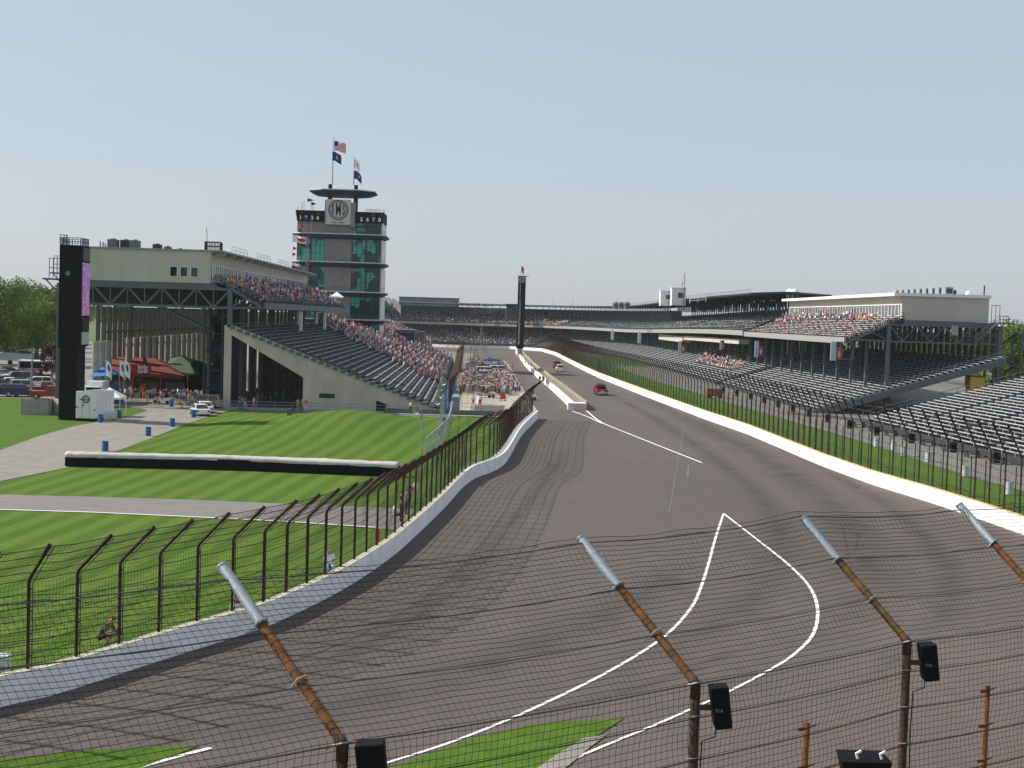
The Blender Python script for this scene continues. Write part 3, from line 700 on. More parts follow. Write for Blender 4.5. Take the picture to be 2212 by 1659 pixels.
# roof truss zigzag and rear slats with daylight between
mb = MB()
s = 0
while s < 150:
    a_ = FP.at(s, 9.5, 20.0+rz(s)); b_ = FP.at(s+2.0, 9.5, 17.6+rz(s)); c_ = FP.at(s+4, 9.5, 20.0+rz(s)); mb.bar(a_, b_, .3); mb.bar(b_, c_, .3); s += 4
mb.build('roof_truss', steel_dark, FS)
s = 0.
while s < 215:
    mb = MB()
    a_ = FP.at(s, 15.8, 0); b_ = FP.at(s+1.4, 15.8, 0); zt = 19.95+rz(s)
    mb.hexa([(a_.x, a_.y, 17.), (b_.x, b_.y, 17.), (b_.x+.2, b_.y, 17.), (a_.x+.2, a_.y, 17.)], [(a_.x, a_.y, zt), (b_.x, b_.y, zt), (b_.x+.2, b_.y, zt), (a_.x+.2, a_.y, zt)]); s += 3.2; mb.build('rear_slat', [mat('slat_pale', (.34, .38, .38), .7, .1, 1)], FS)
mb = MB()
for i in range(62):
    s = 2+i*8.8
    if s > FP.L: break
    p = FP.at(s, 3.0); mb = MB(); mb.box(p.x-.22, p.x+.22, p.y-.22, p.y+.22, 0, 11.4+zdrop(s)); mb.build('support_column', steel, FS)
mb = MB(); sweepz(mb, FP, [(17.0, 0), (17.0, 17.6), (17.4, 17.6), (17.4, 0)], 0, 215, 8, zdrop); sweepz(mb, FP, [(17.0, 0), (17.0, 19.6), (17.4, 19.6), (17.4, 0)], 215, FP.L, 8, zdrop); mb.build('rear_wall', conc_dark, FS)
# timing booths hung below the deck
mb = MB(); sweepz(mb, FP, [(-1.2, 8.9), (-1.2, 10.0), (1.2, 10.0), (1.2, 8.9)], 12, 96, 6, lambda s: -.5*s/96); sweepz(mb, FP, [(-1.2, 8.5), (-1.2, 10.2), (1.2, 10.2), (1.2, 8.5)], 98, 150, 6, lambda s: -.9); mb.build('hanging_booth', beige, FS)
mb = MB(); mb.prism_y([(50.9, -.2), (50.9, .6), (79, 9.4), (79, 8.4), (52.6, -.2)], 300.2, 300.6); mb.build('stringer', steel, FS, fix=True)
for px, py, Y, w_, h_ in ((1473, 737, 360, 1.7, 3.2), (1560, 735, 330, 1.0, 2.3)): hanging(px, py, Y, w_, h_, FS)
for s, ww in ((185, 1.3), (250, 1.3)):
    p = FP.at(s, -2.9); mb = MB(); mb.box(p.x-.6, p.x+.6, p.y-.2, p.y+.2, 5.6, 9.8); mb.build('hanging_banner', white_paint, FS)
# dark end stair block between the two right stands
mb = MB(); mb.bar((57.4, 299.3, 12.0), (66.5, 299.3, 16.2), .35, .5); railing(mb, [(57.4, 299.3, 12.2), (66.5, 299.3, 16.4)], 1., .05, 2.); mb.build('end_stringer', steel_dark, FS)

# roof-top control booths above the roofed stand
for (px, py, Y, w_, h_, hd, lab) in ((1439, 653, 400, 3.3, 3.1, 3.0, 'lower white control booth on the roof of the right stand'), (1466, 652, 394, 4.0, 3.8, 3.5, 'taller white control booth with mast on the roof of the right stand')):
    p = D(px, py, Y); t = thing('control_booth', lab, 'booth', (p.x, Y, p.z))
    mb = MB(); mb.box(p.x-w_/2, p.x+w_/2, Y, Y+3, p.z-1, p.z+h_); mb.build('booth_wall', white_paint, t)
    mb = MB(); mb.box(p.x-w_*.05, p.x+w_*.32, Y-.06, Y-.01, p.z+h_*.3, p.z+h_*.68); mb.build('window', glass_dark, t)
    mb = MB(); mb.box(p.x-w_/2-.1, p.x+w_/2+.1, Y-.1, Y+3.1, p.z+h_+.003, p.z+h_+.2); mb.build('roof', white_paint, t)
for k, (px, py, py2, Y, r_) in enumerate(((1477, 655, 586, 390, .12), (1472, 655, 606, 396, .1), (1443, 660, 624, 392, .05), (1333, 664, 643, 470, .06), (1237, 668, 652, 560, .07), (1564, 645, 632, 345, .04), (1436, 655, 652, 402, .05), (1237, 665, 640, 600, .05), (1194, 662, 638, 700, .06))):
    a_, b_ = D(px, py, Y), D(px, py2, Y); mb = MB(); mb.tube([(a_.x, Y, a_.z-2), (a_.x, Y, b_.z)], [r_, r_*.5], 5)
    for j in range(5): mb.bar((a_.x-r_*3, Y, a_.z+(b_.z-a_.z)*j/5), (a_.x+r_*3, Y, a_.z+(b_.z-a_.z)*(j+.5)/5), r_*.6)
    tag(mb.build('radio_mast', steel_dark), ['tallest lattice radio mast beside the white control booths', 'shorter lattice mast touching the taller control booth', 'thin whip mast left of the control booths', 'thin mast over the bend of the far roof', 'thin mast above the far left part of the far roof', 'thin mast right of the control booths', 'stub mast on the lower control booth', 'faint mast over the far roof near the scoring pylon', 'small mast just right of the scoring pylon'][k], 'mast')
t = thing('roof_frame', 'open steel frame lying on the dark roof right of the control booths', 'frame', (60, 350, 20))
mb = MB(); a_ = D(1490, 655, 350); b_ = D(1525, 652, 350); railing(mb, [(a_.x, 350, a_.z), (b_.x, 350, b_.z)], 1.2, .1, 1.5); mb.build('frame_bars', white_paint, t)
for k, (px, py, Y) in enumerate(((1330, 664, 470), (1341, 664, 466), (1354, 664, 460), (1707, 642, 310), (1716, 642, 308))):
    p = D(px, py, Y); mb = MB(); mb.lathe([(.9, -.5), (.9, .6), (1.1, .8), (1.1, 1.2), (.7, 1.7), (.1, 1.9)], 12, (p.x, Y, p.z)); tag(mb.build('roof_vent', white_paint if k > 2 else conc_dark), ['leftmost of three round vents on the far roof', 'middle of three round vents on the far roof', 'rightmost of three round vents on the far roof', 'left white vent behind the end of the dark roof', 'right white vent behind the end of the dark roof'][k], 'vent')
# far building block above the far-turn stand
a_ = D(862, 658, 690); b_ = D(991, 658, 690); c_ = D(862, 642, 690)
t = thing('suite_building', 'long plain blue-grey block on top of the far-turn grandstand', 'building', (a_.x, 690, 0))
mb = MB(); mb.box(a_.x, b_.x, 690, 702, 14, c_.z); mb.build('wall', mat('block_grey', (.20, .24, .27), .8, .05, .3), t)
mb = MB(); mb.box(a_.x-.3, b_.x+.3, 689.7, 702.3, c_.z+.003, c_.z+.35); mb.build('roof', steel_dark, t)
a_ = D(1093, 676, 640); b_ = D(1118, 676, 640); c_ = D(1093, 658, 640)
t = thing('camera_booth', 'dark open booth on the far stand just left of the scoring pylon', 'booth', (a_.x, 640, 0))
mb = MB(); mb.box(a_.x, a_.x+.5, 640, 644, 12, c_.z); mb.box(b_.x-.5, b_.x, 640, 644, 12, c_.z); mb.box(a_.x+.5, b_.x-.5, 643, 644, 12, c_.z); mb.build('booth_wall', conc_dark, t)
mb = MB(); mb.box(a_.x-.3, b_.x+.3, 639.7, 644.3, c_.z, c_.z+.4); mb.build('roof', steel_dark, t)
# far flat roof canopy over the left part of the far stand
mb = MB(); sweepz(mb, FP, [(1, 17.3), (1, 17.75), (17, 18.1), (17, 17.6)], 452, FP.L, 8, lambda s: .0); mb.build('low_roof', steel, FS)
mb = MB()
for i in range(14):
    s = 455+i*6.3
    if s > FP.L-1: break
    p = FP.at(s, 2.); mb = MB(); mb.box(p.x-.15, p.x+.15, p.y-.15, p.y+.15, 10.5, 17.4); mb.build('roof_column', steel, FS)

# ---------------------------------------------------------------- near right bleachers, angled to the turn
p0 = G(1864, 908, .8)
an = R(2); BPd = Vector((math.sin(an), -math.cos(an), 0))
BP = Path([(p0.x, p0.y), (p0.x+BPd.x*48, p0.y+BPd.y*48), (p0.x+BPd.x*48+math.sin(R(12))*50, p0.y+BPd.y*48-math.cos(R(12))*50)], -1)
NB = thing('bleachers', 'uncovered silver bench bleachers at the right edge behind the catch fence', 'bleachers', (p0.x, p0.y, 0))
bleacher(NB, BP, 0, .5, 33, .92, .265, 0, 88, [alu], step=5, seg=3.2, aisle_every=12.8, name='tier', slab=.4, w=.25)
mb = MB(); q0 = BP.at(0.01, 0, .9); q1 = BP.at(0.01, 31, 9.4); railing(mb, [q0, q1], 1.1, .045, 2.5); mb.build('guard_rail', steel, NB)
mb = MB(); mb.bar(q0-Vector((0, 0, .6)), q1-Vector((0, 0, .6)), .25, .6); mb.build('stringer', steel, NB)
a_ = D(2112, 822, 212); t = thing('vending_cart', 'yellow box stall at the top corner of the near right bleachers', 'stall', (a_.x, 212, a_.z-1))
mb = MB(); mb.box(a_.x-1.1, a_.x+1.1, 212, 214, a_.z-2.5, a_.z+.55); mb.build('box_body', mat('yellow_box', (.45, .32, .03), .6, .15, 3), t)
mb = MB(); mb.box(a_.x-1.25, a_.x+1.25, 211.9, 214.1, a_.z+.553, a_.z+.7); mb.build('lid', rust, t)
# dark lattice stair behind the right stand
a_ = D(2180, 690, 225); b_ = D(2185, 800, 225)
t = thing('stair_tower', 'dark open steel stair tower behind the right grandstand', 'stair', (a_.x, 225, 0))
mb = MB()
for x in (a_.x-2.2, a_.x+2.2):
    for y in (225, 229): mb.box(x-.15, x+.15, y-.15, y+.15, 0, 13.8)
for i in range(5): mb.box(a_.x-2.3, a_.x+2.3, 224.9, 229.1, 2.6*(i+1), 2.6*(i+1)+.12); mb.bar((a_.x-2*(-1)**i, 226.5, 2.6*i), (a_.x+2*(-1)**i, 226.5, 2.6*(i+1)), 1, .2)
mb.build('stair_frame', steel, t)
# paved concourse and verge behind the right fence
RWP = Path(catmull([Vector((36.9, 75, 0))]+[Vector((*p, 0)) for p in RW[:11]], 4), 1)
mb = MB(); sweep(mb, RWP, [(.5, .02), (60, .02)], 0, RWP.L, 6, closed=False); struct(mb, 'verge', grass_c)
mb = MB(); sweep(mb, RWP, [(12.0, .06), (150, .06)], 0, 330, 6, closed=False); struct(mb, 'concourse', mat('concourse_grey', (.15, .145, .135), .9, .15, .8))

# ================================================================== pagoda tower
YP = 340.
PG = thing('control_tower', 'tall tiered glass and concrete race control tower with round emblem and flags on top', 'tower', (-35.2, YP, 0))
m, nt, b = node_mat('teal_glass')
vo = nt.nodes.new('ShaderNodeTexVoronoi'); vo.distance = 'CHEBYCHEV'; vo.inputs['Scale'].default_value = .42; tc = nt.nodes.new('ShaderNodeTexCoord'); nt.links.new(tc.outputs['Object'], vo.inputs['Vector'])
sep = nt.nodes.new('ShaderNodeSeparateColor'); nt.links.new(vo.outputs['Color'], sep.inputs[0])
c = mixc(nt, maprange(nt, sep.outputs[0], .45, .7), (.008, .05, .05), (.055, .40, .31))  # dark and bright cells paint reflected surroundings into the glass colour
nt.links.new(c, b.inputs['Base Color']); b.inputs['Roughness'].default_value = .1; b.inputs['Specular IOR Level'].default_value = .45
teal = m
tower_conc = mat('tower_concrete', (.24, .23, .215), .85, .12, .6)
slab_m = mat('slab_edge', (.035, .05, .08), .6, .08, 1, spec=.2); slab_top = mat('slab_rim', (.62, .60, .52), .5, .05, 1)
def slab(z, x0, x1, y0, y1, ch=2.2, th=1.1, hi=.28):
    mb = MB()
    def oc(i, zz): return [(x0+i, y0+ch+i, zz), (x0+ch+i, y0+i, zz), (x1-ch-i, y0+i, zz), (x1-i, y0+ch+i, zz), (x1-i, y1-ch-i, zz), (x1-ch-i, y1-i, zz), (x0+ch+i, y1-i, zz), (x0+i, y1-ch-i, zz)]
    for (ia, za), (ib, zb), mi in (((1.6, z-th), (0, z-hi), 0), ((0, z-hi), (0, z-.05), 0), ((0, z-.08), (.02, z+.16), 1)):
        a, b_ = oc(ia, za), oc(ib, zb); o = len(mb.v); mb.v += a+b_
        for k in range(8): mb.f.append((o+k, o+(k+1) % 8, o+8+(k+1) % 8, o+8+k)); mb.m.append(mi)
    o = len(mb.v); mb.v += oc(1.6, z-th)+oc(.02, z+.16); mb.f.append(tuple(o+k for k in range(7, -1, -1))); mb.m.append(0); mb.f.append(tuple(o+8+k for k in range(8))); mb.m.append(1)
    mb.build('floor_slab', [slab_m, slab_top], PG)
    if z > 40: return
    mb = MB(); railing(mb, [(x0+ch, y0+.3, z+.16), (x1-ch, y0+.3, z+.16), (x1-.3, y0+ch, z+.16)], 1.0, .03, 1.6); mb.build('balcony_rail', steel, PG)
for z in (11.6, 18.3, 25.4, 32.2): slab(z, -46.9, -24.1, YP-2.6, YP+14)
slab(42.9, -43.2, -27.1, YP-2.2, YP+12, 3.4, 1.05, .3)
for i, (z0, z1) in enumerate(((0, 10.4), (11.8, 17.2), (18.5, 24.3), (25.6, 31.1), (32.4, 35.2))):
    mb = MB(); mb.box(-38.9, -32.4, YP-.3, YP+12, z0, z1); mb.build('core_wall', tower_conc, PG)
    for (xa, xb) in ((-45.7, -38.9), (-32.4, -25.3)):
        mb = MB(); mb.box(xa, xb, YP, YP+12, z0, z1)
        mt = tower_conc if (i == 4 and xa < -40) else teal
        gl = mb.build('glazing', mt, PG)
        mb = MB(); n = 6
        for k in range(n+1): x = xa+.06+(xb-xa-.12)*k/n; w_ = .28 if k == 3 else .06; mb.box(x-w_/2, x+w_/2, YP-.14 if k != 3 else YP-.3, YP-.003, z0, z1)
        for zz in (z0+(z1-z0)*.36, z0+(z1-z0)*.70): mb.box(xa, xb, YP-.09, YP-.004, zz-.04, zz+.04)
        mb.build('mullion_grid', steel_dark if mt is teal else conc, gl)
    mb = MB(); mb.box(-25.28, -24.9, YP+.2, YP+12, z0, z1); mb.build('corner_strip', white_paint, PG)
# clock boards
for xa, xb in ((-46.1, -38.95), (-32.35, -24.7)):
    mb = MB(); mb.add([(xa+(.35 if xa < -40 else 0), YP-.6, 35.2), (xb-(.35 if xb > -30 else 0), YP-.6, 35.2), (xb, YP+10, 35.2), (xa, YP+10, 35.2), (xa, YP-.9, 37.8), (xb, YP-.9, 37.8), (xb, YP+10, 37.8), (xa, YP+10, 37.8)], [(0, 3, 2, 1), (4, 5, 6, 7), (0, 1, 5, 4), (1, 2, 6, 5), (2, 3, 7, 6), (3, 0, 4, 7)])
    mb.build('score_board', black, PG)
white_l = mat('white_letter', (.8, .8, .78), .6, 0); led = mat('amber_led', (.20, .05, .02), .5, 0, emit=0)
for px, ch_ in ((649, '1'), (661, '2'), (674, '3'), (686, '4'), (781, '5'), (794, '6'), (807, '7'), (820, '8')):
    p = D(px, 468+(px-649)*.032, YP-1); text_obj(ch_, 1.35, white_l, PG, (p.x, YP-.95, 35.95), name='number', bold=.03)
for px, ch_ in ((652, '5'), (688, '26'), (806, '20'), (822, '10')):
    p = D(px, 460, YP-1); text_obj(ch_, 1.15, led, PG, (p.x, YP-1.0, 37.15), name='lit_number')
# emblem panel
mb = MB(); mb.box(-38.7, -32.75, YP-1.3, YP-.35, 34.55, 40.6); pnl = mb.build('emblem_panel', mat('panel_grey', (.50, .50, .46), .7, .04, 1), PG)
mb = MB(); mb.box(-32.75, -31.7, YP-1.2, YP+1, 34, 40.0); mb.box(-39.0, -38.7, YP-1.2, YP+1, 34.5, 40.3); mb.build('panel_side', tower_conc, PG)
ink = mat('emblem_ink', (.015, .015, .02), .6, 0)
def ring(r1, r2, name, cx=-35.72, cz=38.05, n=48, y=YP-1.32):
    mb = MB(); vs = []
    for k in range(n):
        a = 2*PI*k/n; vs += [(cx+r1*math.cos(a), y, cz+r1*math.sin(a)), (cx+r2*math.cos(a), y, cz+r2*math.sin(a))]
    mb.add(vs, [(2*k, 2*k+1, (2*k+3) % (2*n), (2*k+2) % (2*n)) for k in range(n)]); mb.build(name, ink, PG)
ring(2.15, 2.42, 'emblem_ring'); ring(1.75, 1.92, 'emblem_ring')
text_obj('M', 4.3, ink, PG, (-35.72, YP-1.33, 38.05), name='emblem_letter', sx=.42, bold=.05)
text_obj('I', 3.1, ink, PG, (-37.02, YP-1.33, 38.05), name='emblem_letter', sx=.8, bold=.04)
text_obj('S', 3.0, ink, PG, (-34.45, YP-1.33, 38.05), name='emblem_letter', sx=.42, bold=.05)
text_obj('EST. 1909', .62, ink, PG, (-35.72, YP-1.33, 35.05), name='lettering', sx=1.1)
for x in (-38.3, -32.0):
    mb = MB(); mb.box(x-.5, x+.5, YP+3, YP+4, 37.5, 43.0); mb.build('roof_post', steel_dark, PG)
    mb = MB(); mb.box(x-.42, x+.42, YP+3, YP+3.8, 43, 44.6); mb.build('mast_base', black, PG)
mb = MB(); railing(mb, [(-29.2, YP-.5, 37.8), (-25.6, YP-.5, 37.8)], .75, .06, 1.0, (1., .66, .33)); mb.build('roof_rail', white_paint, PG)
mb = MB()
for x, h in ((-44.7, 2.0), (-44.2, 2.4), (-42.5, 2.8), (-42.0, 2.1), (-45.6, .9), (-25.0, .8), (-24.7, .6)): mb.tube([(x, YP, 37.8), (x+.02, YP, 37.8+h)], .06, 5)
mb.build('whip_aerials', steel, PG)
# flags
flag_navy = mat('flag_navy', (.012, .025, .12), .8, .1, 2); flag_red = mat('flag_red', (.5, .03, .04), .8, .1, 2); flag_white = mat('flag_white', (.75, .74, .74), .8, .04, 2); flag_gold = mat('flag_gold', (.6, .42, .08), .8, .1, 2); flag_green = mat('flag_green', (.02, .25, .16), .8, .1, 2)
def flag(name, label, p, w_, h_, pick, droop=.5, cat='flag', nx=22, nz=13, group=None, lean=0.):
    mb = MB(); vs = []
    for j in range(nz+1):
        for i in range(nx+1):
            u, v = i/nx, j/nz
            vs.append((p[0]+u*w_*(1-.25*droop*u), p[1]+.18*w_*math.sin(u*7+v*2)*u, p[2]-v*h_-droop*w_*u*u*.8+.06*w_*math.sin(u*9)*u))
    for j in range(nz):
        for i in range(nx): mb.f.append((j*(nx+1)+i, (j+1)*(nx+1)+i, (j+1)*(nx+1)+i+1, j*(nx+1)+i+1)); mb.m.append(pick((i+.5)/nx, (j+.5)/nz))
    mb.v = vs
    o = mb.build(name, [flag_navy, flag_red, flag_white, flag_gold, flag_green], smooth=True); so_ = o.modifiers.new('thickness', 'SOLIDIFY'); so_.thickness = .03
    return tag(o, label, cat, group)
def usa(u, v):
    if u < .42 and v < .54: return 2 if (int(u*40)+int(v*26)) % 4 == 0 and int(v*26) % 2 else 0
    return 1 if int(v*13) % 2 == 0 else 2
pm = D(718, 395, YP+3.5); ptop = D(722, 300, YP+3.5); pb = D(764, 395, YP+3.5); pbt = D(766, 341, YP+3.5)
flag('flag', 'red white and blue striped flag at the top of the taller tower mast', (pm.x+.25, YP+3.4, ptop.z-.5), 3.1, 2.3, usa, .35)
flag('flag', 'navy blue flag below the striped flag on the taller tower mast', (pm.x-.15, YP+3.3, ptop.z-3.1), 2.6, 2.2, lambda u, v: 3 if abs(u-.5) < .07 and abs(v-.5) < .16 else 0, .6)
flag('flag', 'drooping white flag with red markings at the top of the shorter tower mast', (pb.x+.12, YP+3.4, pbt.z-.3), 1.7, 2.2, lambda u, v: 1 if (u-.5)**2+(v-.5)**2 < .02 else 2, 1.1)
flag('flag', 'drooping navy flag below the white flag on the shorter tower mast', (pb.x+.12, YP+3.3, pbt.z-3.1), 2.3, 2.0, lambda u, v: 3 if (u-.6)**2+(v-.4)**2 < .012 else 0, .9)
for x, zt, lab in ((pm.x, ptop.z, 'taller pale flagpole on the tower roof carrying two flags'), (pb.x, pbt.z, 'shorter pale flagpole on the tower roof carrying two flags')):
    t = thing('flagpole', lab, 'flagpole', (x, YP+3.5, 44.6)); mb = MB(); mb.tube([(x, YP+3.5, 44.6), (x, YP+3.5, zt)], [.16, .07], 8); mb.build('pole', galv, t)
    mb = MB(); mb.lathe([(.02, 0), (.15, .1), (.15, .2), (.02, .32)], 8, (x, YP+3.5, zt)); mb.build('finial', galv, t)
# pennants and big flags on the line at the left side of the tower
for k, (px, py, w_, h_, ci) in enumerate(((664, 428, 1.6, .9, 0), (673, 436, 1.2, .9, 0), (650, 484, .9, 1.2, 1), (656, 466, 1.0, 1.5, 0), (633, 532, 1.0, 1.0, 1), (632, 545, .9, .9, 0), (646, 493, .9, 1.3, 0))):
    p = D(px, py, YP-2.2); mb = MB(); mb.add([(p.x, p.y, p.z), (p.x+w_, p.y+.1, p.z-h_*.5), (p.x, p.y, p.z-h_), (p.x, p.y+.03, p.z), (p.x+w_, p.y+.13, p.z-h_*.5), (p.x, p.y+.03, p.z-h_)], [(0, 2, 1), (3, 4, 5), (0, 1, 4, 3), (1, 2, 5, 4), (2, 0, 3, 5)])
    tag(mb.build('pennant', [flag_navy, flag_red][ci]), ['topmost dark pennant left of the round emblem', 'second dark pennant left of the round emblem', 'red pennant hanging over the left score board', 'tall navy pennant across the number two on the score board', 'red pennant hanging beside the left end of the tower', 'dark pennant beside the left tower glass below the red one', 'navy pennant just above the left end of the upper balcony'][k], 'pennant')
for k, (px, py, w_, h_) in enumerate(((632, 508, 3.6, 1.6), (630, 568, 2.2, 2.0))):
    p = D(px, py, YP-2.9); flag('flag', ['large red and white flag hung under the upper left balcony of the tower', 'red white and blue flag hung under the third left balcony of the tower'][k], (p.x, YP-2.9, p.z), w_, h_, (lambda u, v: 1 if (u-.6)**2+(v-.5)**2 < .09 else 2) if k == 0 else (lambda u, v: (1 if u > .6 else 0) if v > .3 else 2), .25)
t = thing('scoring_mast', 'thin lattice mast rising in front of the left glass of the tower', 'mast', (-44, YP-3, 14))
p = D(662, 640, YP-3); q = D(665, 510, YP-3); mb = MB()
for dx in (-.25, .25): mb.tube([(q.x+dx, YP-3, 14), (q.x+dx, YP-3, q.z)], .06, 5)
for k in range(24): z = 14+(q.z-14)*k/24; mb.bar((q.x-.25, YP-3, z), (q.x+.25, YP-3, z+.7), .07)
mb.build('lattice', galv, t)
# flags on the stand beyond the tower
for k, (px, py, ci, w_, h_) in enumerate(((822, 652, 3, 3.2, 2.2), (834, 648, 4, 4.2, 2.6), (845, 650, 1, 2.8, 2.2), (855, 652, 2, 3.4, 2.6))):
    p = D(px, py, 400); flag('flag', ['yellow and white flag leaning beyond the tower', 'green flag leaning beyond the tower', 'red flag between the green and the white one beyond the tower', 'white flag with dark edge at the right end of the row beyond the tower'][k], (p.x-1.2, 400, p.z+1), w_, h_, lambda u, v, c=ci: c if v > .35 else 2, .9)
# lower podium right of the tower with stand beyond
BS = thing('grandstand', 'packed grandstand section just beyond the control tower', 'grandstand', (-12, 400, 0))
BSP = Path([(-13.5, 372), (-15, 420), (-19, 520)], -1)
bleacher(BS, BSP, 0, 3.2, 18, 1.0, .42, 0, 130, [alu_dark], step=20, name='tier', slab=3.2)
mb = MB(); mb.box(-24.5, -16.5, 392, 402, 0, 8.6); mb.build('podium_block', conc_dark, BS)
a_ = D(862, 735, 385); b_ = D(900, 735, 385); c_ = D(880, 718, 385)
t = thing('underpass_portal', 'small dark portal with white door below the packed stand beyond the tower', 'portal', (a_.x, 385, 0))
mb = MB(); mb.box(a_.x, b_.x, 370, 384, 0, c_.z); mb.build('block', steel_dark, t)
mb = MB(); mb.box(a_.x-.3, b_.x+.3, 369.6, 384.4, c_.z+.003, c_.z+.9); mb.build('roof', conc_dark, t)
mb = MB(); mb.box(a_.x+.3, a_.x+2.6, 369.9, 369.97, 2, c_.z-1); mb.build('door', white_paint, t)

# ================================================================== scoring pylon
t = thing('scoring_pylon', 'tall thin black scoring pylon with a column of white position numbers and emblem on top', 'pylon', (12.75, 465, 0))
mb = MB(); mb.box(11.5, 14.0, 465, 468, 3.0, 24.9); mb.build('display_column', black, t)
mb = MB(); mb.box(11.9, 13.6, 465.4, 467.6, 0, 3.0); mb.build('concrete_base', conc, t)
mb = MB(); mb.box(11.45, 14.05, 464.9, 468.1, 24.9, 27.2); mb.build('head_panel', mat('head_grey', (.10, .12, .15), .6, .2, 2), t)
mb = MB(); vs = []; n = 24
for k in range(n):
    a = 2*PI*k/n; vs += [(12.75+.95*math.cos(a), 464.85, 26.05+.95*math.sin(a)), (12.75+.55*math.cos(a), 464.85, 26.05+.55*math.sin(a))]
mb.add(vs, [(2*k, 2*k+1, (2*k+3) % (2*n), (2*k+2) % (2*n)) for k in range(n)]); mb.build('round_emblem', conc, t)
mb = MB(); mb.box(11.2, 15.0, 464.8, 468.2, 27.2, 27.32); mb.build('roof_plate', galv, t)
for k in range(33):
    text_obj(str(k+1), .62, white_l, t, (12.2, 464.97, 24.4-k*.62), name='number', sx=1.0, bold=.015)
tp = thing('flagpole', 'thin pole with small red flag on top of the scoring pylon', 'flagpole', (12.4, 466, 27.3)); mb = MB(); mb.tube([(12.4, 466, 27.3), (12.4, 466, 30.7)], .07, 6); mb.build('pole', galv, tp)
flag('flag', 'small drooping red flag on top of the scoring pylon', (12.5, 466, 30.5), 1.0, 2.2, lambda u, v: 2 if v > .8 and u < .3 else 1, .9)

# ================================================================== black video tower
t = thing('video_tower', 'tall black video board tower standing on the lawn beside the white trailer', 'tower', (-47.2, 162, 0))
mb = MB(); mb.add([(-48.75, 160.8, 8.3), (-46.2, 160.8, 8.1), (-46.32, 164.6, 8.6), (-48.9, 165.4, 8.6), (-48.7, 160.8, 20.15), (-46.2, 160.8, 20.15), (-46.32, 164.6, 20.15), (-48.9, 165.4, 20.15)], [(0, 3, 2, 1), (4, 5, 6, 7), (0, 1, 5, 4), (1, 2, 6, 5), (2, 3, 7, 6), (3, 0, 4, 7)]); mb.build('screen_cabinet', black, t)
mb = MB(); mb.box(-48.6, -46.7, 161.2, 164.6, 0, 8.3); mb.build('pedestal', black, t)
m, nt, b = node_mat('video_picture')
f_ = noise_out(nt, 1.4, 4, (1, 1, .35)); c = mixc(nt, maprange(nt, f_, .35, .6), (.16, .10, .42), (.42, .12, .22)); f2_ = noise_out(nt, 2.6, 3); c = mixc(nt, maprange(nt, f2_, .5, .65), c, (.45, .38, .55))
nt.links.new(c, b.inputs['Base Color']); nt.links.new(c, b.inputs['Emission Color']); b.inputs['Emission Strength'].default_value = .3
def sidepanel(z0, z1, name, m, u0=.12, u1=.92, d=.03):
    A_ = Vector((-46.0-.35*((z0-8.1)/12), 160.8, 0)); B_ = Vector((-45.3, 164.6, 0)); A_ = Vector((-46.25, 160.8, 0)); B_ = Vector((-46.37, 164.6, 0))
    nrm = Vector((B_.y-A_.y, -(B_.x-A_.x), 0)).normalized(); o = nrm*.16
    a, b_ = A_.lerp(B_, u0)+o, A_.lerp(B_, u1)+o; mb = MB()
    mb.hexa([(a.x-nrm.x*.3, a.y-nrm.y*.3, z0), (a.x, a.y, z0), (b_.x, b_.y, z0), (b_.x-nrm.x*.3, b_.y-nrm.y*.3, z0)], [(a.x-nrm.x*.3, a.y-nrm.y*.3, z1), (a.x, a.y, z1), (b_.x, b_.y, z1), (b_.x-nrm.x*.3, b_.y-nrm.y*.3, z1)]); mb.build(name, m, t)
sidepanel(12.1, 18.2, 'video_screen', m); sidepanel(18.4, 19.9, 'clock_panel', mat('clock_face', (.03, .035, .035), .4, .3, 4)); sidepanel(10.3, 11.9, 'panel_strip', mat('strip_brown', (.03, .018, .016), .5, .2, 4)); sidepanel(8.75, 10.2, 'notice_panel', mat('notice', (.42, .45, .48), .6, .2, 4))
mb = MB(); railing(mb, [(-48.7, 161, 20.15), (-46.3, 161, 20.15), (-46.4, 164.5, 20.15), (-48.8, 165, 20.15), (-48.7, 161, 20.15)], .85, .035, .33); mb.build('top_railing', steel_dark, t)
mb = MB(); railing(mb, [(-48.8, 161.2, 20.2), (-48.2, 161.2, 20.2), (-48.2, 162, 20.2)], 1.1, .05, .4); mb.build('ladder_hoop', steel, t)
mb = MB(); mb.lathe([(.28, 0), (.24, .04), (.1, .05)], 12, (0, 0, 0)); 
mb.v = [(-47.75+v[0], 160.78-v[2], 16.9+v[1]) for v in mb.v]; mb.build('round_emblem', mat('emblem_dim', (.18, .2, .18), .6, .3, 6), t)
mb = MB(); mb.bar((-49.05, 162.6, 8.3), (-48.95, 162.6, 20), .12); mb.bar((-49.0, 162.6, 0), (-49.0, 162.6, 8.3), .25); mb.build('side_conduit', mat('maroon', (.12, .03, .03), .7, .2, 3), t)
mb = MB(); railing(mb, [(-49.7, 162, 17.0), (-49.0, 162, 17.0)], 1.9, .035, .25); mb.box(-50.1, -48.95, 161.8, 163, 16.85, 17.0); mb.bar((-49.7, 162, 16.8), (-49.0, 162, 15.9), .1); mb.build('side_platform', steel, t)

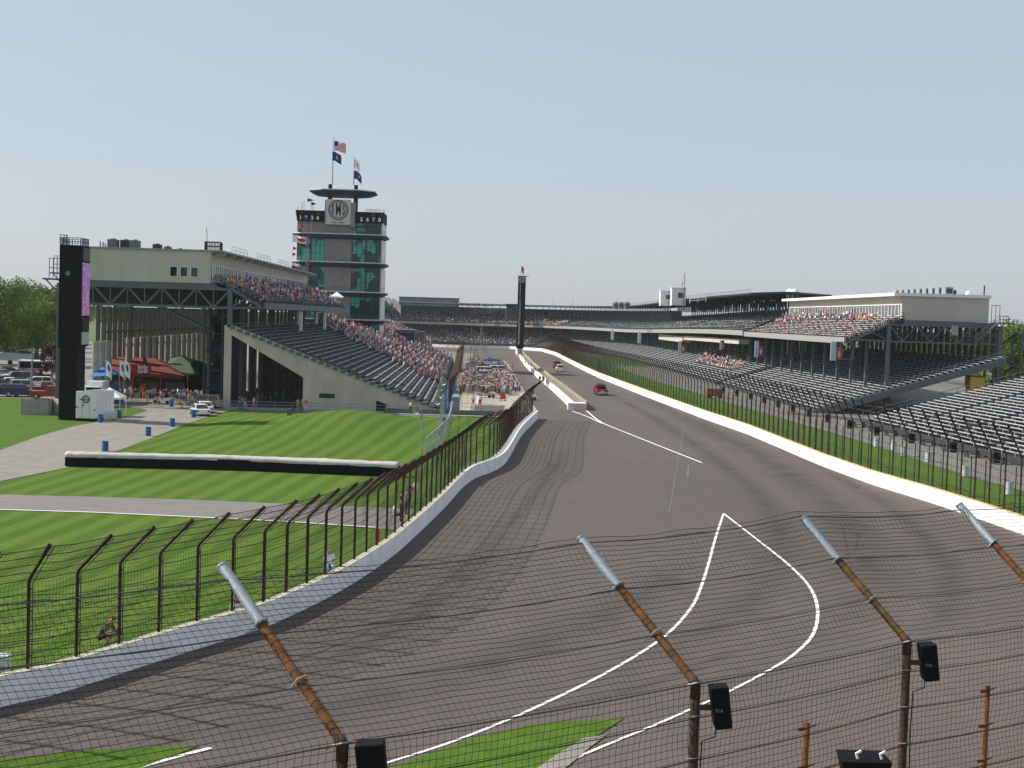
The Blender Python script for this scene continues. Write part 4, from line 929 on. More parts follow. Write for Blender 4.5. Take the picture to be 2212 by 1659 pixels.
# ================================================================== catch fences
def net(mb, path, side_off, prof, s0, s1, cell, r, seed=0, sag=.0, post=3., zf=None, step=None, vstep=1):
    """woven wire: prof(v)->(offset,z) for v in 0..V metres"""
    V = prof[0]; fn = prof[1]; nv = int(V/cell); rr = random.Random(seed); nu = int((s1-s0)/cell)
    us = [s0+(s1-s0)*i/nu for i in range(nu+1)]
    base = [(path.at(u), path.at(u, 1.)-path.at(u)) for u in us]
    bz = [(zf(p.x, p.y) if zf else 0.) for p, n in base]
    def P(i, j):
        p, n = base[i]; v = V*j/nv; o, z = fn(v); ph = (us[i]-s0)/post % 1.
        dz = -sag*math.sin(PI*ph)*(v/V)+.35*cell*mnoise.noise((us[i]*.9, v*1.3, seed))
        do = .9*cell*mnoise.noise((us[i]*.5, v*1.1, seed+9))
        return (p.x+n.x*(o+do+side_off), p.y+n.y*(o+do+side_off), p.z+z+dz+bz[i])
    grid = [[P(i, j) for j in range(nv+1)] for i in range(nu+1)]
    vs = mb.v; fs = mb.f
    def line(pts):
        o = len(vs)
        for q in pts:
            vs.append((q[0], q[1], q[2]+r)); vs.append((q[0]-r*.86, q[1]-r*.3, q[2]-r*.5)); vs.append((q[0]+r*.86, q[1]+r*.3, q[2]-r*.5))
        for i in range(len(pts)-1):
            a = o+3*i
            fs.extend(((a, a+1, a+4, a+3), (a+1, a+2, a+5, a+4), (a+2, a, a+3, a+5)))
    for j in range(nv+1): line([grid[i][j] for i in range(0, nu+1, vstep if vstep > 1 and j % 1 == 0 else 1)])
    def vline(pts):
        o = len(vs)
        for q in pts:
            vs.append((q[0]+r, q[1], q[2])); vs.append((q[0]-r*.5, q[1]+r*.86, q[2])); vs.append((q[0]-r*.5, q[1]-r*.86, q[2]))
        for i in range(len(pts)-1):
            a = o+3*i
            fs.extend(((a, a+1, a+4, a+3), (a+1, a+2, a+5, a+4), (a+2, a, a+3, a+5)))
    for i in range(nu+1): vline([grid[i][j] for j in range(0, nv+1, 2 if r > .004 and nv > 16 else 1)]+([grid[i][nv]] if nv % 2 and r > .004 and nv > 16 else []))
    mb.m += [0]*(len(fs)-len(mb.m))
    return grid
def fence(name, label, path, off, hb, arm_o, arm_z, spacing, pr, s0, s1, cell, wr, cables, seed, short=True, zf=None, base=1.0, arm_side=-1, cable_r=.016, mat_p=rust_dark, maxp=100, every_tall=1, netm=wire, sag=.12):
    F = thing(name, label, 'fence', (path.at(s0).x, path.at(s0).y, 0))
    al = math.hypot(arm_o, arm_z)
    def prof(v): 
        if v <= hb: return (0., base+v)
        k = (v-hb)/al; return (arm_side*arm_o*k, base+hb+arm_z*k)
    n = int((s1-s0)/spacing); posts = []; rest = MB()
    for i in range(n+1):
        s = s0+spacing*i
        if s > s1: break
        p = path.at(s, off); nn = path.at(s, 1.)-path.at(s); z0 = base+(zf(p.x, p.y) if zf else 0)
        b_ = p+Vector((0, 0, z0)); c_ = b_+Vector((0, 0, hb)); d_ = c_+nn*arm_side*arm_o+Vector((0, 0, arm_z))
        mb = MB() if len(posts) < maxp else rest
        tall = i % every_tall == 0
        e_ = c_-Vector((0, 0, 0 if tall else hb*.18))
        mb.tube([b_-Vector((0, 0, .3)), c_-Vector((0, 0, .12)), c_+(d_-c_)*.04, d_] if tall else [b_-Vector((0, 0, .3)), e_], pr if tall else pr*.75, 6)
        if tall: mb.tube([c_+(d_-c_)*.72, d_], pr*1.25, 6)
        if arm_side == -1 and cell < .3 and i < 34:
            tt = path.at(min(s+.17, s1), off)-p
            mb.tube([b_+tt, c_+tt-Vector((0, 0, .1)), d_+tt*.9-Vector((0, 0, .1))], .018, 5)
            for q_ in (.15, .4, .65, .9): mb.bar(b_.lerp(c_, q_), b_.lerp(c_, q_)+tt, .05)
        if len(posts) < maxp:
            posts.append(mb.build('post', mat_p, F))
            # thin stay rod just behind each post
    if rest.v: tag(rest.build('far_posts', mat_p, F), kind='stuff')
    L = s1-s0; ns = int(L/1.2)
    for k, v in enumerate(cables):
        mb = MB(); pts = []
        for i in range(ns+1):
            s = s0+L*i/ns; o, z = prof(v); ph = (s-s0)/spacing % 1.; p = path.at(s, off+o+.06)
            pts.append(p+Vector((0, 0, z+(zf(p.x, p.y) if zf else 0)-sag*.4*math.sin(PI*ph)+.02*math.sin(s*.7+k))))
        mb.tube(pts, cable_r, 5); mb.build('cable', cable_m, F)
    mb = MB(); net(mb, path, off+.08, (hb+al, prof), s0, s1, cell, wr, seed, sag, spacing, zf); mb.build('wire_mesh', netm, F)
    return F
# left fence on the inner wall
fence('catch_fence', 'rusty catch fence with overhanging posts on top of the inner wall at left', Path([(p.x, p.y, 0) for p in LWP.p], -1), .30, 3.05, 1.5, 1.4, 2.24, .062, 38.3, LWP.L-.5, .16, .0055, (.15, .55, .95, 1.35, 1.75, 2.15, 2.6, 3.05, 3.55, 4.05, 4.55, 5.0), 3, arm_side=-1, mat_p=rust_dark)
# stay rods beside the nearest posts
# right fence on the outer wall
WR = Path(catmull([Vector((36.6, 82, 0))]+[Vector((*p, 0)) for p in RW], 4), 1)
fence('catch_fence', 'very long rusty catch fence with overhanging posts along the outer wall at right', WR, .42, 3.85, 1.1, 2.25, 2.45, .066, 3., WR.L, 0.5, .009, (.3, .9, 1.5, 2.1, 2.7, 3.3, 3.9, 4.6, 5.3, 5.9), 5, base=1.1, mat_p=rust_dark, every_tall=1, cable_r=.02)
# second row of thin line posts between
mb = MB()
RS2 = thing('line_fence', 'row of thin short posts standing between the tall posts of the right catch fence', 'fence', (36, 90, 0))
for i in range(100):
    s = 4.2+2.45*i; p = WR.at(s, .62); mb = MB(); mb.tube([(p.x, p.y, .2), (p.x, p.y, 4.2)], .045, 5); mb.build('post', rust_dark, RS2)
# pit side fence in front of the left stand
PF = Path([(-4.4, 197, 0), (-5.4, 290, 0), (-6.6, 385, 0)], 1)
fence('catch_fence', 'brown catch fence seen edge on between the left grandstand and the pit lane', PF, 0, 4.1, 1.5, 1.35, 3.4, .11, 0, PF.L, 1.0, .007, (.5, 1.3, 2.1, 2.9, 3.7, 4.5, 5.3), 8, base=.2, arm_side=1, mat_p=rust_dark, cable_r=.02)

# near catch fence right in front of the camera station
NF = thing('catch_fence', 'nearest catch fence with thick grey and rust arms leaning over the track', 'fence', (3.66, 22.45, 4))
PB = [(-7.7, 14.9), (-1.76, 18.83), (3.66, 22.45), (8.2, 25.85), (12.12, 28.18), (16.5, 31.2), (20.6, 34.9)]
PBz = 7.5; ARM = [(-2.0, 2.15), (-2.09, 2.19), (-1.81, 2.15), (-1.6, 2.0), (-1.35, 2.5), (-1.5, 2.3), (-1.6, 2.2)]; AZ = 2.0
tips = []
for i, ((x, y), (ax, ay)) in enumerate(zip(PB, ARM)):
    b_ = Vector((x, y, H(x, y)+.9)); c_ = Vector((x, y, PBz)); d_ = Vector((x+ax, y+ay, PBz+AZ)); tips.append(d_)
    if i == 0: continue
    mb = MB(); mb.tube([b_-Vector((0, 0, 4)), c_-Vector((0, 0, .02))], .082, 14); up_ = mb.build('upright', rust_dark, NF, smooth=True)
    mb = MB(); mb.tube([c_-Vector((0, 0, .25)), c_+Vector((0, 0, -.02)), c_+(d_-c_)*.03], .088, 14); mb.build('elbow', rust_dark, up_, smooth=True)
    e_ = c_.lerp(d_, .66)
    mb = MB(); mb.tube([c_+(d_-c_)*.01, e_], .073, 14, mi=0)
    for k in range(12): 
        f_ = .05+k*.053+.012*math.sin(k*3+i); p_ = c_.lerp(d_, f_); dd = (d_-c_).normalized(); mb.tube([p_, p_+dd*.014], .0765, 14, mi=1)
    mb.build('arm', [rust_olive if i == 3 else rust, rust_band], NF, smooth=False)
    mb = MB(); dd = (d_-c_).normalized(); mb.tube([e_-dd*.05, d_], .083, 16, cap=False); mb.tube([e_-dd*.06, e_-dd*.01], .097, 14); mb.tube([d_-dd*.03, d_+dd*.0], .093, 16, cap=False)
    slv = mb.build('sleeve', galv, NF, smooth=False)
    for f_ in (.33, .655): mb = MB(); p_ = c_.lerp(d_, f_); mb.tube([p_+Vector((-.1, -.05, -.08)), p_+Vector((-.02, -.11, .05)), p_+Vector((.09, -.04, .09)), p_+Vector((.1, .03, -.02)), p_+Vector((-.12, -.07, -.1)), p_+Vector((-.2, -.12, -.12))], .014, 5); mb.build('wire_clamp', galv, NF)
    mb = MB(); p_ = c_; mb.tube([p_+Vector((-.12, -.05, -.02)), p_+Vector((.0, -.11, .03)), p_+Vector((.12, -.02, .03)), p_+Vector((-.02, .1, 0)), p_+Vector((-.22, -.12, -.06))], .014, 5); mb.build('wire_clamp', galv, NF)
    for z in (-.55, -1.25, -1.95, -2.65): mb = MB(); mb.tube([p_+Vector((-.11, -.05, z)), p_+Vector((0, -.105, z+.02)), p_+Vector((.11, .0, z+.02)), p_+Vector((-.02, .1, z))], .011, 5); mb.build('wire_clamp', galv, NF)
# short intermediate posts
for (x, y) in ((5.93, 24.15), (10.2, 27.0), (.95, 20.6), (14.3, 29.7)):
    z0 = H(x, y)+.9; mb = MB(); mb.tube([(x, y, z0-3), (x, y, 6.38)], .06, 12); s_ = mb.build('short_post', rust, NF, smooth=True)
    for z in (6.3, 5.6, 4.9): mb = MB(); mb.tube([(x-.08, y-.03, z), (x, y-.075, z+.01), (x+.085, y, z+.01), (x+.2, y+.1, z+.02)], .012, 5); mb.tube([(x-.16, y-.08, z-.02), (x-.05, y-.07, z)], .03, 6); mb.build('cable_clip', rust_dark, s_)
# surface of the near fence: straight spans between posts, bent at the arm
def nf_point(k, u, v):
    a = Vector((*PB[k], 0)); b_ = Vector((*PB[k+1], 0)); x, y = a.lerp(b_, u).xy; ax = ARM[k][0]*(1-u)+ARM[k+1][0]*u; ay = ARM[k][1]*(1-u)+ARM[k+1][1]*u
    V1 = 3.4; zb = PBz-V1
    if v <= V1: return Vector((x, y, zb+v))
    f_ = (v-V1)/math.sqrt(ax*ax+ay*ay+AZ*AZ); return Vector((x+ax*f_, y+ay*f_, PBz+AZ*f_))
mb = MB(); vs = mb.v; fs = mb.f; kn = []
CELL = .118
for k in range(len(PB)-1):
    L = (Vector(PB[k+1])-Vector(PB[k])).length; nu = int(L/CELL); nv = int(6.85/CELL)
    gr = []
    for i in range(nu+1):
        row = []
        for j in range(nv+1):
            u = i/nu; v = .0+j*CELL; w_ = max(0, (v-3.4)/3.4)
            p = nf_point(k, u, v); sg = math.sin(PI*u)
            s_ = .07*sg*w_**2+.03*sg
            nz = mnoise.noise((u*L*.8+k*9, v*1.7, 0)); n2 = mnoise.noise((u*L*2.1+k*5, v*3., 4))
            p += Vector((.45*nz*.14+.02*n2, -.89*nz*.10, -s_+.06*nz+.018*n2))
            row.append(p)
        gr.append(row)
    def ln(pts, r, ax1, ax2):
        o = len(vs)
        for q in pts:
            for an_ in (0, 2.1, 4.2): w__ = q+ax1*(r*math.cos(an_))+ax2*(r*math.sin(an_)); vs.append((w__.x, w__.y, w__.z))
        for i in range(len(pts)-1):
            a = o+3*i; fs.extend(((a, a+1, a+4, a+3), (a+1, a+2, a+5, a+4), (a+2, a, a+3, a+5)))
    X_, Y_, Z_ = Vector((1, 0, 0)), Vector((0, 1, 0)), Vector((0, 0, 1))
    for j in range(nv+1): ln([gr[i][j] for i in range(nu+1)], .0052, Y_, Z_)
    for i in range(nu+1): ln([gr[i][j] for j in range(nv+1)], .0040, X_, Y_)
    for i in range(0, nu+1):
        for j in range(0, nv+1):
            q = gr[i][j]; r = .0085; o = len(vs); vs += [(q.x+r, q.y, q.z), (q.x-r, q.y, q.z), (q.x, q.y+r, q.z), (q.x, q.y-r, q.z), (q.x, q.y, q.z+r), (q.x, q.y, q.z-r)]
            fs.extend(((o, o+2, o+4), (o+2, o+1, o+4), (o+1, o+3, o+4), (o+3, o, o+4), (o+2, o, o+5), (o+1, o+2, o+5), (o+3, o+1, o+5), (o, o+3, o+5)))
mb.m = [0]*len(fs); mb.build('wire_mesh', wire, NF)
for kk, (v, r, off_) in enumerate(((3.4+.03, .013, 0), (3.4+1.12, .009, 0), (3.4+2.2, .0115, 0), (3.4+3.36, .0115, 0), (2.85, .009, 0), (2.15, .010, 0), (1.45, .011, 0), (.75, .011, 0))):
    pts = []
    for k in range(len(PB)-1):
        for i in range(16):
            u = i/16; p = nf_point(k, u, v); w_ = max(0, (v-3.4)/3.4); p.z -= (.04+.05*w_)*math.sin(PI*u); p += Vector((-.02, -.1, -.02))
            p.z += .012*mnoise.noise((u*5+k*7, v, 3)); pts.append(p)
    pts.append(nf_point(len(PB)-2, 1., v)); mb = MB(); mb.tube(pts, r, 6); mb.build('cable', [cable_m, cable_m, cable_m, cable_m, rust_dark, rust_dark, rust_dark, rust_dark][kk], NF)
# loudspeakers on the near posts
for i, (x, y, lab) in enumerate(((PB[1][0], PB[1][1], 'black box loudspeaker on the leftmost near fence post, cut by the photo bottom'), (PB[2][0], PB[2][1], 'black box loudspeaker on the middle near fence post'), (PB[3][0], PB[3][1], 'black box loudspeaker on the near fence post furthest right'))):
    t = thing('loudspeaker', lab, 'loudspeaker', (x+.2, y, 7.))
    mb = MB(); w_ = .15 if i else .20; d_ = .17; h_ = .36 if i else .42; zc = 7.12; xc = x+.43; lean = -.055
    mb.hexa([(xc-w_-lean, y-d_, zc-h_), (xc+w_-lean*.6, y-d_*.9, zc-h_+.03), (xc+w_-lean*.6, y+d_, zc-h_+.03), (xc-w_-lean, y+d_, zc-h_)], [(xc-w_+lean, y-d_, zc+h_-.03), (xc+w_+lean, y-d_*.9, zc+h_), (xc+w_+lean, y+d_, zc+h_), (xc-w_+lean, y+d_, zc+h_-.03)])
    cb = mb.build('cabinet', black, t); bv = cb.modifiers.new('bevel', 'BEVEL'); bv.width = .025; bv.segments = 3
    mb = MB(); mb.tube([(x+.05, y-.02, zc-.02), (xc-.1, y-.02, zc-.02)], .05, 8); mb.tube([(xc-.12, y-.17, zc-.03), (xc-.02, y-.18, zc-.03)], .035, 8); mb.build('bracket', steel_dark, t)
    mb = MB(); mb.lathe([(.018, 0), (.018, .02), (.004, .025)], 10); mb.v = [(xc-.02+v[0], y-d_-.003-v[2], zc-.03+v[1]) for v in mb.v]; mb.build('bolt', galv, t)
    mb = MB(); mb.tube([(xc-.08, y-.05, zc-h_), (xc-.1, y-.1, zc-h_-.12), (x+.12, y-.1, zc-h_-.2), (x+.1, y-.1, zc-h_-.9), (x+.12, y-.1, zc-h_-2.2)], .012, 6); mb.build('lead', rubber_m, t)
# equipment box low on the fence
p = G(1865, 1632, 6.3); x, y = p.x, p.y
t = thing('equipment_box', 'dark flared equipment box low on the near fence with two white clips', 'box', (x, y, 5.6))
mb = MB(); mb.hexa([(x-.28, y-.16, 5.75), (x+.28, y-.16, 5.75), (x+.26, y+.2, 5.75), (x-.26, y+.2, 5.75)], [(x-.42, y-.24, 6.26), (x+.42, y-.24, 6.26), (x+.38, y+.3, 6.3), (x-.38, y+.3, 6.3)]); mb.build('housing', black, t)
mb = MB(); mb.box(x-.1, x+.08, y-.2, y-.165, 5.78, 6.05); mb.build('amber_plate', flag_gold, t)
for dx in (-.12, .28): mb = MB(); mb.tube([(x+dx, y-.1, 6.28), (x+dx-.03, y-.1, 6.36), (x+dx+.06, y-.08, 6.40)], .025, 6); mb.build('clip', white_paint, t)

# ================================================================== people
skin_m = mat('skin', (.42, .24, .17), .6, .1, 6); hair_m = mat('hair', (.05, .03, .02), .8, .2, 9); shoe_m = mat('shoe', (.06, .055, .05), .7, .2, 9)
CLOTH = {'white': (.68, .68, .68), 'red': (.48, .03, .03), 'navy': (.02, .035, .12), 'black': (.02, .02, .022), 'grey': (.25, .26, .27), 'blue': (.04, .16, .42), 'yellow': (.65, .42, .03), 'orange': (.60, .18, .03), 'green': (.03, .18, .07), 'khaki': (.36, .29, .19), 'maroon': (.20, .02, .04), 'pink': (.55, .25, .26), 'denim': (.07, .11, .2), 'pale blue': (.32, .45, .6), 'tan': (.42, .33, .22), 'olive': (.10, .10, .05)}
def cloth(n): return mat('cloth_'+n.replace(' ', '_'), CLOTH[n], .85, .12, 8)
POSES = {}
def figure(pose):
    if pose in POSES: return POSES[pose]
    J = {'pel': (0, 0, .95), 'sp': (0, .01, 1.15), 'ch': (0, .0, 1.36), 'nk': (0, 0, 1.50), 'hd': (0, -.015, 1.60), 'tp': (0, -.01, 1.70)}
    def limbs(sh, el, ha, hi, kn, an, to):
        for s, sg in (('l', -1), ('r', 1)):
            for nm, v in (('sh', sh), ('el', el), ('ha', ha), ('hi', hi), ('kn', kn), ('an', an), ('to', to)):
                q = v[s] if isinstance(v, dict) else (v[0]*sg, v[1], v[2]); J[nm+s] = q
    if pose == 'stand': limbs((.19, 0, 1.40), (.24, .03, 1.12), (.22, -.08, .86), (.09, 0, .90), (.10, -.01, .50), (.10, .03, .09), (.11, -.13, .04))
    elif pose == 'walk': limbs((.19, 0, 1.40), {'l': (-.25, .12, 1.15), 'r': (.25, -.06, 1.13)}, {'l': (-.22, .12, .90), 'r': (.2, -.24, .98)}, (.09, 0, .90), {'l': (-.1, -.16, .52), 'r': (.1, .06, .50)}, {'l': (-.1, -.22, .09), 'r': (.1, .34, .15)}, {'l': (-.1, -.38, .05), 'r': (.1, .20, .04)})
    elif pose == 'arms': limbs((.19, 0, 1.40), (.28, -.08, 1.18), (.12, -.26, 1.28), (.09, 0, .90), (.12, -.01, .50), (.13, .03, .09), (.14, -.13, .04))
    elif pose == 'sit':
        for k in J: J[k] = (J[k][0], J[k][1]-.02*(J[k][2]-.95), J[k][2]-.45)
        limbs((.19, 0, .95), (.24, -.06, .70), (.12, -.28, .62), (.10, -.02, .46), (.13, -.42, .50), (.13, -.40, .09), (.13, -.54, .04))
    elif pose == 'crouch':
        J.update({'pel': (0, .10, .36), 'sp': (0, .0, .52), 'ch': (0, -.16, .70), 'nk': (0, -.25, .82), 'hd': (0, -.33, .90), 'tp': (0, -.37, .98)})
        limbs((.19, -.17, .74), (.25, -.28, .50), (.10, -.52, .55), (.10, .08, .33), {'l': (-.16, -.30, .50), 'r': (.18, -.26, .42)}, {'l': (-.14, -.14, .10), 'r': (.15, -.02, .10)}, {'l': (-.15, -.30, .04), 'r': (.16, -.16, .04)})
    elif pose == 'kneel':
        J.update({'pel': (0, .0, .45), 'sp': (0, -.01, .66), 'ch': (0, -.03, .88), 'nk': (0, -.04, 1.02), 'hd': (0, -.06, 1.13), 'tp': (0, -.06, 1.23)})
        limbs((.20, -.02, .92), (.26, -.10, .66), (.14, -.30, .56), (.10, -.01, .40), {'l': (-.16, -.40, .46), 'r': (.15, -.30, .08)}, {'l': (-.15, -.38, .09), 'r': (.13, .14, .06)}, {'l': (-.15, -.52, .04), 'r': (.12, .30, .05)})
    elif pose == 'backpack': limbs((.19, 0, 1.40), (.26, -.02, 1.14), (.2, -.2, 1.0), (.09, 0, .90), (.10, -.01, .50), (.10, .03, .09), (.11, -.13, .04))
    names = list(J); idx = {n: i for i, n in enumerate(names)}
    E = [('pel', 'sp'), ('sp', 'ch'), ('ch', 'nk'), ('nk', 'hd'), ('hd', 'tp')]
    for s in 'lr': E += [('ch', 'sh'+s), ('sh'+s, 'el'+s), ('el'+s, 'ha'+s), ('pel', 'hi'+s), ('hi'+s, 'kn'+s), ('kn'+s, 'an'+s), ('an'+s, 'to'+s)]
    RAD = {'pel': (.155, .115), 'sp': (.15, .105), 'ch': (.17, .115), 'nk': (.06, .06), 'hd': (.088, .10), 'tp': (.075, .085), 'sh': (.075, .075), 'el': (.047, .047), 'ha': (.035, .035), 'hi': (.10, .10), 'kn': (.062, .062), 'an': (.045, .045), 'to': (.045, .04)}
    me = bpy.data.meshes.new('sk'); me.from_pydata([J[n] for n in names], [(idx[a], idx[b_]) for a, b_ in E], [])
    o = bpy.data.objects.new('sk', me); COL.objects.link(o); sk_ = o.modifiers.new('s', 'SKIN'); sk_.use_smooth_shade = True
    if not me.skin_vertices: me.attributes  # layer is made by the modifier
    bpy.context.view_layer.update()
    if not me.skin_vertices:
        bpy.context.view_layer.objects.active = o; bpy.ops.mesh.customdata_skin_add()
    for n in names:
        k = n if n in RAD else n[:-1]; v = me.skin_vertices[0].data[idx[n]]; v.radius = RAD[k]; v.use_root = (n == 'pel')
    su = o.modifiers.new('u', 'SUBSURF'); su.levels = 1; su.render_levels = 1
    dg = bpy.context.evaluated_depsgraph_get(); dg.update(); r = bpy.data.meshes.new_from_object(o.evaluated_get(dg)); bpy.data.objects.remove(o)
    # clothing regions from the nearest bone
    def seg_d(p, a, b_): a, b_ = Vector(a), Vector(b_); t = max(0, min(1, (p-a).dot(b_-a)/max(1e-9, (b_-a).length_squared))); return (p-a.lerp(b_, t)).length, t
    for f in r.polygons:
        c = f.center; best = min(((seg_d(c, J[a], J[b_])[0], a, b_, seg_d(c, J[a], J[b_])[1]) for a, b_ in E), key=lambda q: q[0]); a, b_, t = best[1:]
        mi = 0
        if a in ('sp', 'ch') and b_ != 'nk' or (a, b_) == ('ch', 'nk') and t < .75: mi = 1
        elif (a, b_) == ('pel', 'sp'): mi = 1 if t > .3 else 2
        elif a[:2] == 'sh': mi = 1 if t < .75 else 0
        elif a == 'pel' or a[:2] == 'hi': mi = 2
        elif a[:2] == 'kn': mi = 2 if t < .2 else 5
        elif a[:2] == 'an': mi = 4
        elif (a, b_) == ('hd', 'tp') or (a == 'hd'): mi = 3 if (t > .45 or c.y > J['hd'][1]+.03) else 0
        f.material_index = mi; f.use_smooth = True
    for mm in (skin_m, cloth('white'), cloth('denim'), hair_m, shoe_m, cloth('denim')): r.materials.append(mm)
    r.name = 'person_'+pose; POSES[pose] = (r, J); return POSES[pose]
NP = 0
def person(x, y, z, rz, pose, shirt, legs, label, group=None, hat=None, shorts=False, scale=1.):
    global NP; NP += 1
    r, J = figure(pose); o = bpy.data.objects.new('person', r); COL.objects.link(o); o.location = (x, y, z); o.rotation_euler = (0, 0, rz); o.scale = (scale,)*3
    for i, mm in ((1, cloth(shirt)), (2, cloth(legs)), (5, skin_m if shorts else cloth(legs)), (3, cloth(hat) if hat else hair_m)):
        o.material_slots[i].link = 'OBJECT'; o.material_slots[i].material = mm
    tag(o, label, 'person', group); return o
def brim(o, colr):
    J = POSES_J[o.data.name]; h = J['hd']; mb = MB(); z = h[2]+.065
    mb.add([(h[0]-.075, h[1]-.07, z), (h[0]+.075, h[1]-.07, z), (h[0]+.06, h[1]-.19, z-.015), (h[0]-.06, h[1]-.19, z-.015), (h[0]-.075, h[1]-.07, z+.012), (h[0]+.075, h[1]-.07, z+.012), (h[0]+.06, h[1]-.19, z-.003), (h[0]-.06, h[1]-.19, z-.003)], [(0, 3, 2, 1), (4, 5, 6, 7), (0, 1, 5, 4), (1, 2, 6, 5), (2, 3, 7, 6), (3, 0, 4, 7)])
    return mb.build('cap_brim', cloth(colr), o, world=False)
for ps in ('stand', 'walk', 'arms', 'sit', 'crouch', 'kneel'): figure(ps)
POSES_J = {POSES[k][0].name: POSES[k][1] for k in POSES}
def at_px(px, py): p = GH(px, py); return (p[0], p[1], H(*p))
# people beside the near left fence
x, y, z = at_px(222, 1399); o = person(x, y, z, R(75), 'crouch', 'olive', 'black', 'crouching photographer in patterned dark shirt and black shorts behind the left fence', hat='black', shorts=True, scale=1.25); brim(o, 'black')
t = thing('camera', 'black camera held by the crouching photographer behind the left fence', 'camera', (x+.55, y-.12, z+.62)); mb = MB(); mb.box(x+.5, x+.6, y-.2, y-.04, z+.57, z+.68); mb.build('camera_body', black, t); mb = MB(); mb.tube([(x+.6, y-.12, z+.62), (x+.78, y-.14, z+.61)], .04, 10); mb.build('lens', black, t)
x, y, z = at_px(710, 1243); o = person(x, y, z, R(15), 'sit', 'white', 'pale blue', 'person in white shirt and red cap sitting behind the left fence', hat='red', scale=1.1); brim(o, 'red')
mb = MB(); mb.box(x-.3, x+.3, y-.1, y+.45, z, z+.42); tag(mb.build('storage_case', cloth('grey')), 'grey case that the person in the red cap sits on', 'case')
x, y, z = at_px(508, 1322); o = person(x, y, z, R(120), 'sit', 'white', 'red', 'person in white shirt and red shorts sitting low behind the nearest grey arm', hat='white', shorts=True, scale=1.)
mb = MB(); mb.box(x-.25, x+.25, y-.05, y+.4, z, z+.4); tag(mb.build('cool_box', white_paint), 'white box under the person in red shorts', 'box')
for k, (px, py, ps, sh, lg, hat, lab) in enumerate(((858, 1128, 'sit', 'white', 'black', None, 'seated photographer in white shirt nearest in the cluster behind the fence'), (872, 1118, 'stand', 'black', 'black', 'black', 'standing photographer all in black in the cluster behind the fence'), (884, 1112, 'stand', 'grey', 'navy', 'black', 'photographer in grey shirt with dark cap in the cluster behind the fence'), (890, 1096, 'arms', 'maroon', 'black', 'white', 'photographer in maroon shirt raising a camera behind the fence'), (903, 1088, 'stand', 'white', 'khaki', None, 'photographer in white shirt and khaki trousers furthest in the cluster'))):
    x, y, z = at_px(px, py); person(x-.2, y, z, R(100-k*12), ps, sh, lg, lab, hat=hat)
x, y, z = at_px(823, 1186); mb = MB(); mb.box(x-.35, x-.05, y-.1, y+.12, z+.0, z+1.15); tag(mb.build('extinguisher_box', seat_red), 'small red box on the grass edge behind the left fence', 'box')
mb = MB(); x, y, z = at_px(4, 1450); mb.box(x-.3, x+.25, y-.2, y+.3, 0, .6); tag(mb.build('cool_box', mat('pale_plastic', (.45, .5, .52), .5, .1, 4)), 'pale grey box at the left photo edge behind the fence', 'box')

# concourse crowd by the red-roofed stall, placed one by one
SH = ['white', 'blue', 'navy', 'grey', 'black', 'white', 'pale blue', 'red', 'khaki', 'white', 'maroon', 'green', 'black', 'orange', 'blue']
LG = ['denim', 'khaki', 'black', 'grey', 'tan']
spots = [(285, 852), (292, 850), (298, 851), (258, 862), (262, 872), (264, 878), (270, 857), (310, 862), (318, 872), (322, 866), (330, 864), (335, 858), (345, 856), (352, 857), (360, 866), (366, 872), (373, 868), (381, 876), (388, 872), (395, 875), (400, 872), (407, 876), (413, 869), (418, 872), (424, 866), (430, 862), (436, 868), (442, 862), (340, 874), (305, 850), (347, 869), (358, 860), (371, 860), (384, 864), (391, 866), (398, 864), (405, 866), (412, 860), (421, 860), (428, 857), (275, 865), (282, 858), (448, 866), (402, 858), (378, 858), (250, 868), (255, 858)]
used = {}
for k, (px, py) in enumerate(spots):
    x, y = g2(px, py)
    if y > 202: x, y = D(px, py, 197+k % 6).x, 197+k % 6
    sh = SH[(k*7+3) % len(SH)]; lg = LG[(k*3) % 5]; ps = ('stand', 'walk', 'walk', 'arms')[k % 4]
    lab = 'person in %s shirt and %s %s in the crowd before the food stalls' % (sh, lg, 'shorts' if k % 2 else 'trousers'); used[lab] = used.get(lab, 0)+1
    person(x, y, .03, rnd.uniform(0, 6.28), ps, sh, lg, lab, 'people in the crowd before the food stalls', hat=(None, 'white', 'red', None, 'black')[k % 5], shorts=k % 2 == 1, scale=rnd.uniform(.96, 1.06))
x, y = g2(388, 881); person(x, y, .03, R(60), 'sit', 'yellow', 'black', 'person in yellow shirt sitting on a chair beside the blue barrel')
mb = MB(); mb.box(x-.22, x+.22, y-.05, y+.4, .38, .44)
for a in (-.2, .17):
    for b_ in (-.03, .36): mb.box(x+a, x+a+.04, y+b_, y+b_+.04, .03, .38)
mb.box(x-.22, x+.22, y+.38, y+.42, .44, .9); tag(mb.build('folding_chair', white_paint), 'white folding chair under the person in yellow', 'chair')
